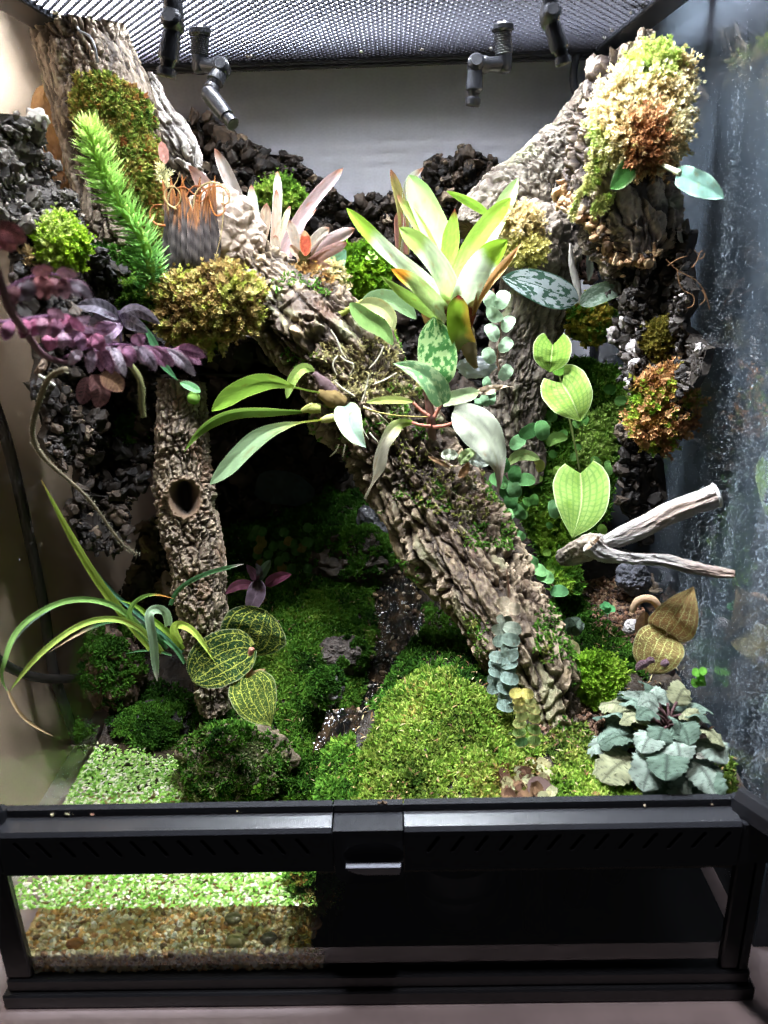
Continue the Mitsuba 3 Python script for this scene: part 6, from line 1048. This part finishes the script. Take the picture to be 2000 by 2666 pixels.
# --- grey rosette, front right
ro = thing('grey_rosette_plant', 'large rosette of grey green toothed leaves at the front right corner', 'plant')
base = WZ(*Z('J', (985, 640))[0], .118); base = np.array([base[0], base[1], .116])
def rosc(a):
    def fn(U, TT, g):
        n_ = meshkit.fbm(np.stack([U*3+g.uniform(0, 50), TT*5, U*0], -1), 3)-.5; q = np.abs(np.sin(TT*20-5*np.abs(U)))
        c = np.asarray(a)*(1+.8*n_)[:, None]*(1-.35*sstep(.5, 1, np.abs(U)*TT))[:, None]; c = c*(1-.6*sstep(.35, .0, q))[:, None]; return mixc(np.asarray(a)*.4, c, sstep(0, .09, np.abs(U)))
    return fn
g = rng(931); NL = 54
for i in range(NL):
    lev = i/NL; az = i*2.399963+g.normal()*.15; el = np.interp(lev, [0, .45, .8, 1], [.06, .32, .7, 1.1])+g.normal()*.08
    hz = np.interp(lev, [0, 1], [.006, .050]); rad = np.interp(lev, [0, .5, 1], [.046, .042, .020])*g.uniform(.9, 1.1)
    d = np.array([math.cos(az)*math.cos(el), math.sin(az)*math.cos(el), math.sin(el)]); p0 = base+np.array([0, 0, hz*.6]); p1 = p0+d*rad*.5; bl = np.interp(lev, [0, .6, 1], [.027, .023, .014])*g.uniform(.85, 1.15)
    d2 = unit(d*np.array([1, 1, .35])+np.array([0, 0, -.10*(1-lev)])); pm = p1+d2*bl*.55+np.array([0, 0, .002]); p2 = p1+d2*bl+np.array([0, 0, -.006])
    if p2[0] > .216: continue
    v, f = tube([p0, (p0+p1)/2+[0, 0, .002], p1, p1+(pm-p1)*.2], .0009, 6, 10); cc = [(.155, .215, .17), (.235, .29, .24), (.10, .145, .11), (.24, .25, .15)][int(g.integers(4))]
    pt = part(ro, 'petiole', (v, f), 'leaf_matte', True, (.26, .3, .12) if lev < .6 else (.12, .07, .07))
    leafpart(ro, leaf(None, 0, bl*.40, 'round', world=[p1, p1*.55+pm*.45+[0, 0, .001], pm, p2], col=rosc(cc), ser=.22, nser=9, nu=11, nv=37, fold=.12, cup=-.25, wave=.1, roll=g.uniform(-34, 34)), 'leaf', 'leaf_matte')
for p, w, c in [([(860, 720), (880, 780), (830, 860)], 72, (.36, .38, .26)), ([(930, 690), (880, 740), (840, 800)], 60, (.46, .42, .32)), ([(1180, 600), (1260, 650), (1360, 720)], 56, (.36, .36, .3)), ([(1060, 680), (1130, 700), (1190, 760)], 50, (.42, .4, .33))]: L_(ro, 'J', p, [.045, .038, .035], w, rosc(c), 'round', nu=11, nv=37, ser=.15, nser=9, bsdf='leaf_matte')
pd = thing('purple_sprout', 'small curled purple leaves behind the grey rosette', 'plant')
for p, w in [([(900, 60), (850, 70), (815, 105)], 26), ([(960, 70), (1000, 60), (1030, 100)], 26), ([(990, 120), (1020, 110), (1035, 145)], 22), ([(880, 60), (900, 45), (930, 55)], 22)]: L_(pd, 'J', p, .088, w, pl((.2, .13, .15)), 'oval', bsdf='leaf_matte', fold=-.4)
# --- shingle vine on the end of the log
LOG_Y = surf(S_LOG)
sh = thing('shingle_vine', 'vine of overlapping grey green shingle leaves lying on the lower log', 'vine')
SH = [(1565, 1705, 'E', 1), (1632, 1742, 'E', 1), (1580, 1757, 'E', .8), (1570, 1812, 'E', .9), (1545, 1870, 'E', 1), (1622, 1862, 'E', 1.1), (1550, 1940, 'E', 1), (1612, 1932, 'E', 1.1), (1600, 1985, 'E', 1), (1530, 2040, 'E', 1), (1610, 2032, 'E', 1), (1530, 2085, 'E', 1), (1600, 2078, 'E', 1), (1475, 70, 'I', 1), (1540, 103, 'I', 1), (1470, 112, 'I', .9), (1465, 155, 'I', 1), (1550, 150, 'I', 1.1), (1458, 212, 'I', .9), (1537, 203, 'I', 1.25), (1530, 265, 'I', 1.05), (1525, 315, 'I', 1)]
for i, (x, y, tg, q) in enumerate(SH):
    px_, py_ = Z(tg, (x, y))[0]; d = LOG_Y(px_, py_, .0045, 18)-.0007*i; cc = [(.36, .30, .21), (.22, .25, .19), (.16, .21, .165), (.20, .26, .215), (.18, .245, .205)][min(4, i//3)]
    sgn = 1 if i % 2 else -1; a_ = .25*sgn; rx = 22*q*(.8 if i < 3 else 1)
    L_(sh, None, [(px_-rx*sgn, py_-6), (px_, py_), (px_+rx*sgn, py_+3)], [d, d-.003, d+.001], 16*q, green(np.array(cc)*.85, edge=np.array(cc)*1.35, mott=.3, rib=.5, vein=np.array(cc)*1.5, sv=4), 'round', fold=.05, cup=.05, nu=13, nv=24, roll=rng(i).uniform(-15, 15), bsdf='leaf_matte')
S_(sh, 'E', [(1590, 1520), (1595, 1620), (1600, 1720)], .115, [4, 4, 5], (.2, .13, .08)); S_(sh, 'G', [(45, 1500), (60, 1600), (60, 1700)], .118, 3, (.25, .13, .1))
s2_ = thing('shingle_vine', 'yellow green shoot of shingle leaves at the foot of the log', 'vine')
for i, (x, y) in enumerate([(100, 240), (165, 242), (120, 282), (182, 290), (125, 326), (205, 335), (137, 376), (207, 390), (122, 418), (120, 472), (207, 458), (207, 522), (135, 532)]):
    px_, py_ = Z('J', (x, y))[0]; d = min(LOG_Y(px_, py_, .004, 16), WZ(px_, py_, .137+(1935-py_)*.00030)[1])-.0006*i; cc = [(.46, .42, .12), (.42, .44, .16), (.36, .42, .14), (.22, .34, .10), (.10, .22, .08)][min(4, i//3)]; sgn = 1 if x > 150 else -1
    L_(s2_, None, [(px_-17*sgn, py_-5), (px_, py_), (px_+18*sgn, py_+2)], [d, d-.003, d+.001], 13.5, green(cc, edge=(.5, .36, .14), mott=.3, rib=.4, sv=4), 'round', fold=.05, cup=.05, nu=13, nv=24, bsdf='leaf_matte')
# --- small things on the forest floor
rd = thing('dark_red_plant', 'small rosette of dark wine red leaves on the mossy slope', 'plant')
for p, w, c in [([(100, 1600), (180, 1548), (258, 1530)], 36, (.10, .03, .05)), ([(50, 1560), (40, 1650), (-10, 1760)], 58, (.085, .06, .075)), ([(50, 1570), (95, 1490), (130, 1440)], 30, (.04, .06, .035)), ([(40, 1570), (20, 1520), (-20, 1470)], 28, (.07, .03, .045)), ([(30, 1600), (-80, 1600), (-150, 1650)], 32, (.07, .025, .035)), ([(60, 1560), (60, 1510), (40, 1460)], 22, (.05, .045, .05))]: L_(rd, 'E', p, [.19, .18, .175], w, green(c, vein=np.array(c)*2.2, rib=.6, mott=.3, edge=np.array(c)*1.5), 'oval', fold=.25)
cl = thing('cave_leaf', 'large glossy dark leaf hanging in the cave under the log', 'leaf'); L_(cl, 'E', [(30, 1010), (150, 990), (270, 1010), (395, 1050)], [.33, .325, .32, .325], 105, green((.03, .04, .045), mott=.5, rib=.3), 'round', 'blade', fold=.2, wave=.2)
cp = thing('creeping_fig', 'creeper with small round dim leaves in the cave left of the boulder', 'creeper'); g = rng(941)
for i in range(26):
    x, y = g.uniform(20, 380), g.uniform(1240, 1500); L_(cp, 'E', [(x-26, y-14), (x, y), (x+28, y+10)], [.3, .297, .3], 30, green((.07, .16, .045) if i % 4 else (.2, .16, .05), mott=.3), 'round', nu=7, nv=12)
def clover(lab, tag, pts, y, r, c):
    t_ = thing('clover', lab, 'plant'); s = OFF[tag][2]
    for x, yy in pts: v, f, cc = disc_leaf(W(*Z(tag, (x, yy))[0], y), np.array([.1, -.6, .8]), r/s*mpp(W(*Z(tag, (x, yy))[0], y)), c, int(x)); part(t_, 'leaflet', (v, f), 'leaf', True, cc)
    xs = np.mean([p[0] for p in pts]); ys_ = np.mean([p[1] for p in pts]); S_(t_, tag, [(xs, ys_), (xs+6, ys_+50)], y+.004, 4, c)
clover('bright three lobed clover by the right glass above the rosette', 'J', [(1170, 120), (1210, 112), (1195, 145), (1165, 180), (1205, 175)], .09, 30, (.16, .42, .06)); clover('little blue green leaflets on the soil below the forked branch', 'G', [(640, 1730), (660, 1755), (695, 1745), (660, 1720)], .17, 26, (.10, .32, .12)); clover('bright lobed leaf on the moss between the bromeliads', 'B', [(735, 1595), (770, 1590), (752, 1565), (755, 1615)], .295, 26, (.30, .46, .12)); clover('floating bright green rosette at the left edge of the duckweed', 'H', [(500, 700), (530, 690), (545, 720), (515, 735), (490, 725)], .142, 26, (.2, .5, .04)); clover('tiny bright leaflets on the pitted rock by the pool', 'H', [(1520, 800), (1545, 790), (1540, 825), (1510, 830)], .08, 14, (.2, .42, .05))
gs = thing('grey_seedling', 'small grey toothed seedling with a pale yellow leaf right of the log', 'plant')
for p, w, c in [([(450, 1900), (460, 1840), (500, 1800)], 50, (.18, .24, .18)), ([(440, 1890), (430, 1830), (430, 1795)], 42, (.15, .2, .15)), ([(450, 1900), (490, 1850), (525, 1830)], 40, (.2, .25, .2)), ([(385, 1960), (380, 1920), (360, 1870)], 30, (.12, .12, .12))]: L_(gs, 'G', p, [.14, .133, .132], w, rosc(c), 'round', ser=.15, nser=8, nu=11, nv=30, bsdf='leaf_matte')
L_(gs, 'G', [(390, 1960), (430, 1990), (500, 2010)], [.132, .128, .128], 60, green((.48, .44, .22), rib=.5, vein=(.3, .26, .1)), 'round', label='pale yellow leaf'); S_(gs, 'G', [(440, 1900), (480, 1990), (560, 2030), (640, 2030)], .134, 5, (.25, .2, .12))
fl = thing('brown_rosettes', 'patch of small brown and pale green leaves at the front, right of the moss mound', 'plant'); g = rng(951)
for i in range(46):
    x, y = g.uniform(20, 320), g.uniform(650, 860); P = WZ(*Z('J', (x, y))[0], .121); r = g.uniform(.0025, .0052); v, f, cc = disc_leaf(P, np.array([g.normal()*.5, -.5+g.normal()*.4, 1]), r, [(.15, .09, .05), (.26, .24, .12), (.10, .055, .035), (.32, .32, .18)][i % 4], i, cup=g.uniform(-.4, .5)); part(fl, 'leaf', (v, f), 'leaf_matte', True, cc)
P = WZ(*Z('J', (250, 820))[0], .120); v, f, cc = disc_leaf(P, np.array([.2, -.7, .8]), .0085, (.17, .115, .10), 5, 18, False, .05); single('fallen_leaf', 'mauve brown fallen leaf against the vent strip', 'leaf', (v, f), 'leaf_matte', True, cc)
tg = thing('twig_bit', 'dark crooked twig stub on the bright moss by the vent strip', 'twig'); S_(tg, 'J', [(500, 830), (530, 790), (560, 775), (590, 755)], .03, [14, 18, 12, 5], (.035, .03, .035), 'wood', 8, jit=.5)
pw = thing('pale_leaf', 'pale folded leaf at the foot of the yellow green shingle shoot', 'leaf'); L_(pw, 'J', [(60, 475), (75, 510), (60, 555)], .06, 30, green((.55, .6, .42)), 'oval', 'blade'); L_(pw, 'J', [(200, 575), (230, 590), (240, 620)], .055, 22, green((.6, .55, .35)), 'oval', 'blade'); L_(pw, 'J', [(250, 570), (265, 590), (285, 605)], .055, 22, green((.55, .45, .3)), 'oval', 'blade')
hp_ = thing('green_leaf', 'narrow bright leaf pointing up left on the pale cork branch', 'leaf'); L_(hp_, 'B', [(1480, 1330), (1350, 1240), (1215, 1178)], [.285, .27, .265], 32, green((.2, .38, .04), edge=(.42, .55, .12)), 'oval', 'blade', roll=30)
bl_ = thing('green_leaf', 'blue green leaf standing right of the red hearted bromeliad', 'leaf'); L_(bl_, 'B', [(460, 1690), (530, 1620), (595, 1540)], .25, 52, green((.13, .27, .17), edge=(.25, .4, .25)), 'lance', 'blade', fold=.5)
rl = thing('pink_leaf', 'small blurred pink leaf at the right edge of the mossy stump', 'leaf'); L_(rl, 'A', [(1020, 1010), (1010, 940), (995, 870)], .245, 32, green((.55, .28, .24), mott=.3), 'oval', 'blade')
# root wisps by the right glass
rw_ = thing('root_wisps', 'fine dry brown roots hanging free beside the right glass', 'roots')
for pts in [[(1030, 1600), (1120, 1680), (1200, 1720), (1260, 1790), (1290, 1870), (1300, 1910)], [(1190, 1650), (1220, 1610), (1240, 1560), (1255, 1545)], [(1220, 1600), (1255, 1590), (1270, 1560)], [(1100, 1660), (1110, 1740), (1150, 1800), (1200, 1830), (1190, 1890), (1160, 1900)], [(1250, 1790), (1270, 1850), (1240, 1880)], [(1040, 1640), (1100, 1600), (1160, 1580)], [(1240, 1570), (1215, 1555), (1205, 1545)]]: S_(rw_, 'C', pts, .15, 3, (.22, .12, .06), 'root', 5, 26)
cw = thing('dark_threads', 'thin dark curled threads at the top of the sphagnum cap', 'roots')
for pts in [[(940, 340), (970, 330), (990, 300), (975, 285)], [(1010, 380), (1020, 365), (1050, 400), (1040, 420)], [(1060, 390), (1090, 400), (1080, 440), (1040, 430)]]: S_(cw, 'C', pts, .2, 2.5, (.03, .03, .04), 'thread', 5, 20)
# ================================================================ misting nozzles, cables, wires
def nozzle(lab, collar, elbow, ball, tip0, tip1, y, bs='gloss_plastic', s=1.0, ysh=None):
    """threaded bulkhead under the lid, elbow arm, swivel and spray head"""
    nz = thing('misting_nozzle', lab, 'nozzle', 'misting nozzles under the lid')
    ys = ysh or [y]*5; c, e, b, t0, t1 = (W(*p, q) for p, q in zip((collar, elbow, ball, tip0, tip1), ys)); u = mpp(c)*s
    top = np.array([c[0], c[1], ZL+.001]); part(nz, 'collar', lathe(top, top-[0, 0, .006], [(0, 24*u), (.3, 29*u), (.75, 29*u), (1, 24*u)], 12), bs, 30)
    L = [(0, 21*u)]+[x for k in range(9) for x in (((k+.1)/9, 22*u), ((k+.5)/9, 24*u), ((k+.9)/9, 22*u))]+[(1, 19*u)]
    part(nz, 'threaded_stem', lathe(top-[0, 0, .006], e+[0, 0, .006], L, 28), bs, 40)
    part(nz, 'elbow', lathe(e+[0, 0, .0085], e-[0, 0, .006], [(0, 19*u), (.3, 21*u), (.8, 21*u), (.95, 17*u), (1, 12*u)], 28), bs, 40)
    part(nz, 'arm', lathe(e, b, [(0, 17*u), (.25, 18.5*u), (.62, 18.5*u), (.66, 22*u), (.78, 22*u), (.82, 19.5*u), (1, 19.5*u)], 28), bs, 40)
    ax = unit(np.cross(unit(t0-b), FW)); part(nz, 'swivel', lathe(b-FW*.007, b+FW*.006, [(0, 14*u), (.15, 22*u), (.8, 22*u), (1, 16*u)], 28), bs, 40)
    part(nz, 'spray_head', lathe(b, t0, [(0, 15*u), (.12, 18*u), (.3, 20*u), (.72, 22*u), (.86, 22*u), (.9, 17*u), (1, 15*u)], 28), bs, 40)
    part(nz, 'nozzle_tip', lathe(t0, t1, [(0, 15*u), (.2, 13*u), (.35, 19*u), (.85, 20*u), (1, 17*u)], 28), bs, 40)
    return nz
nozzle('sharp misting nozzle on a swivel arm hanging straight down, upper right', Z('B', (1560, 195))[0], Z('B', (1570, 395))[0], Z('B', (1395, 400))[0], Z('B', (1385, 580))[0], Z('B', (1375, 655))[0], .30, ysh=[.30, .30, .292, .29, .29])
nz = nozzle('sharp misting nozzle bent twice towards the right, upper left', Z('A', (1232, 195))[0], Z('A', (1235, 400))[0], Z('A', (1370, 420))[0], Z('A', (1320, 520))[0], Z('A', (1300, 560))[0], .28, ysh=[.28, .28, .272, .265, .262])
a_, b_ = W(*Z('A', (1275, 560))[0], .258), W(*Z('A', (1400, 720))[0], .245); u = mpp(a_); part(nz, 'spray_head', lathe(a_, b_, [(0, 16*u), (.1, 22*u), (.3, 22*u), (.7, 22*u), (1, 19*u)], 28), 'gloss_plastic', 40)
c_ = W(*Z('A', (1440, 765))[0], .241); part(nz, 'nozzle_tip', lathe(b_, c_, [(0, 14*u), (.3, 13*u), (.4, 17*u), (1, 17*u)], 28), 'gloss_plastic', 40)
nozzle('large blurred misting nozzle near the viewer, upper left', (452, -10), (452, 30), (450, 60), (436, 168), (432, 200), .07, s=1.25, ysh=[.07]*5)
nozzle('large blurred misting nozzle near the viewer, upper right', (1425, -14), (1428, 18), (1432, 45), (1462, 140), (1468, 168), .07, s=1.1, ysh=[.07]*5)
def cable(lab, P, r, bs='plastic', col=None, sides=10, n=60, name='cable'): single(name, lab, 'cable', tube(np.array(P), r, sides, n), bs, True, col)
cable('black tube running down behind the pale cork branch from the lid', [W(*p, .43) for p in Z('C', (488, 320), (465, 400), (458, 470), (470, 560), (520, 640))], .0035)
cable('thin grey wire tying the mossy stump to the lid', [W(*p, y) for p, y in zip(Z('A', (452, -20), (470, 100), (490, 190), (545, 218), (585, 290), (600, 385)), [.26, .258, .25, .243, .238, .24])], .0010, 'matte', (.12, .12, .12), name='wire')
cable('black cable hanging down outside the left glass', [WX(*p, -.262) for p in [(-20, 1040), (5, 1110), (50, 1280), (85, 1440), (115, 1590), (140, 1750), (165, 1830), (200, 1930)]], .0042, 'matte', (.018, .016, .015))
cable('black cable crossing the other one outside the left glass', [WX(*p, -.258) for p in [(-40, 1690), (20, 1735), (80, 1760), (150, 1768), (240, 1755), (300, 1735)]], .0036, 'matte', (.02, .018, .016))
single('toothpick', 'white wooden stick caught in the black bark under the purple leaves', 'stick', ptube(Z('D', (240, 297), (338, 362)), [.07, .075], 4, 6, 4), 'matte', False, (.75, .73, .68))
single('plastic_tag', 'scrap of white plastic under the stem of the large green bromeliad', 'tag', (lambda m: m[:2])(blob(W(*Z('E', (1400, 250))[0], .21), (.012, .003, .007), 3, 990, .6, 2.5)), 'matte', False, (.55, .58, .62))
single('glass_sliver', 'white curled scrap at the right edge of the sphagnum cap', 'scrap', (lambda m: m[:2])(blob(W(*Z('C', (1075, 560))[0], .19), (.004, .002, .010), 3, 991, .3, 1.5)), 'matte', True, (.7, .7, .68))
# crumbs of moss and soil on the vent strip
g = rng(995)
for i, (x, tg, c) in enumerate([(390, 'H', (.6, .55, .35)), (550, 'H', (.5, .28, .2)), (1040, 'H', (.4, .3, .2)), (1430, 'H', (.6, .5, .25)), (790, 'I', (.12, .08, .05)), (860, 'J', (.5, .4, .3)), (1270, 'J', (.45, .35, .25))]):
    P = W(*Z(tg, (x, 945 if tg == 'H' else 900))[0], -.003); P[2] = ZS+.0012 if i == 4 else ZS-.0025; k = 14 if i == 0 else 3; Q = P+g.normal(size=(k, 3))*[.0035 if i == 0 else .001, .001, .0003]; m = chunks(Q, .0013, 996+i, [c])
    single('debris', ['straw coloured flecks of moss on the left end of the vent strip', 'reddish crumb on the left half of the vent strip', 'tan crumb on the vent strip below the lava rock', 'yellowish crumb on the vent strip left of the latch', 'dark crumb stuck on top of the door latch', 'tan crumb in the middle of the right vent strip', 'brown dust at the right end of the vent strip'][i], 'debris', m[:2], 'matte', False, m[2])
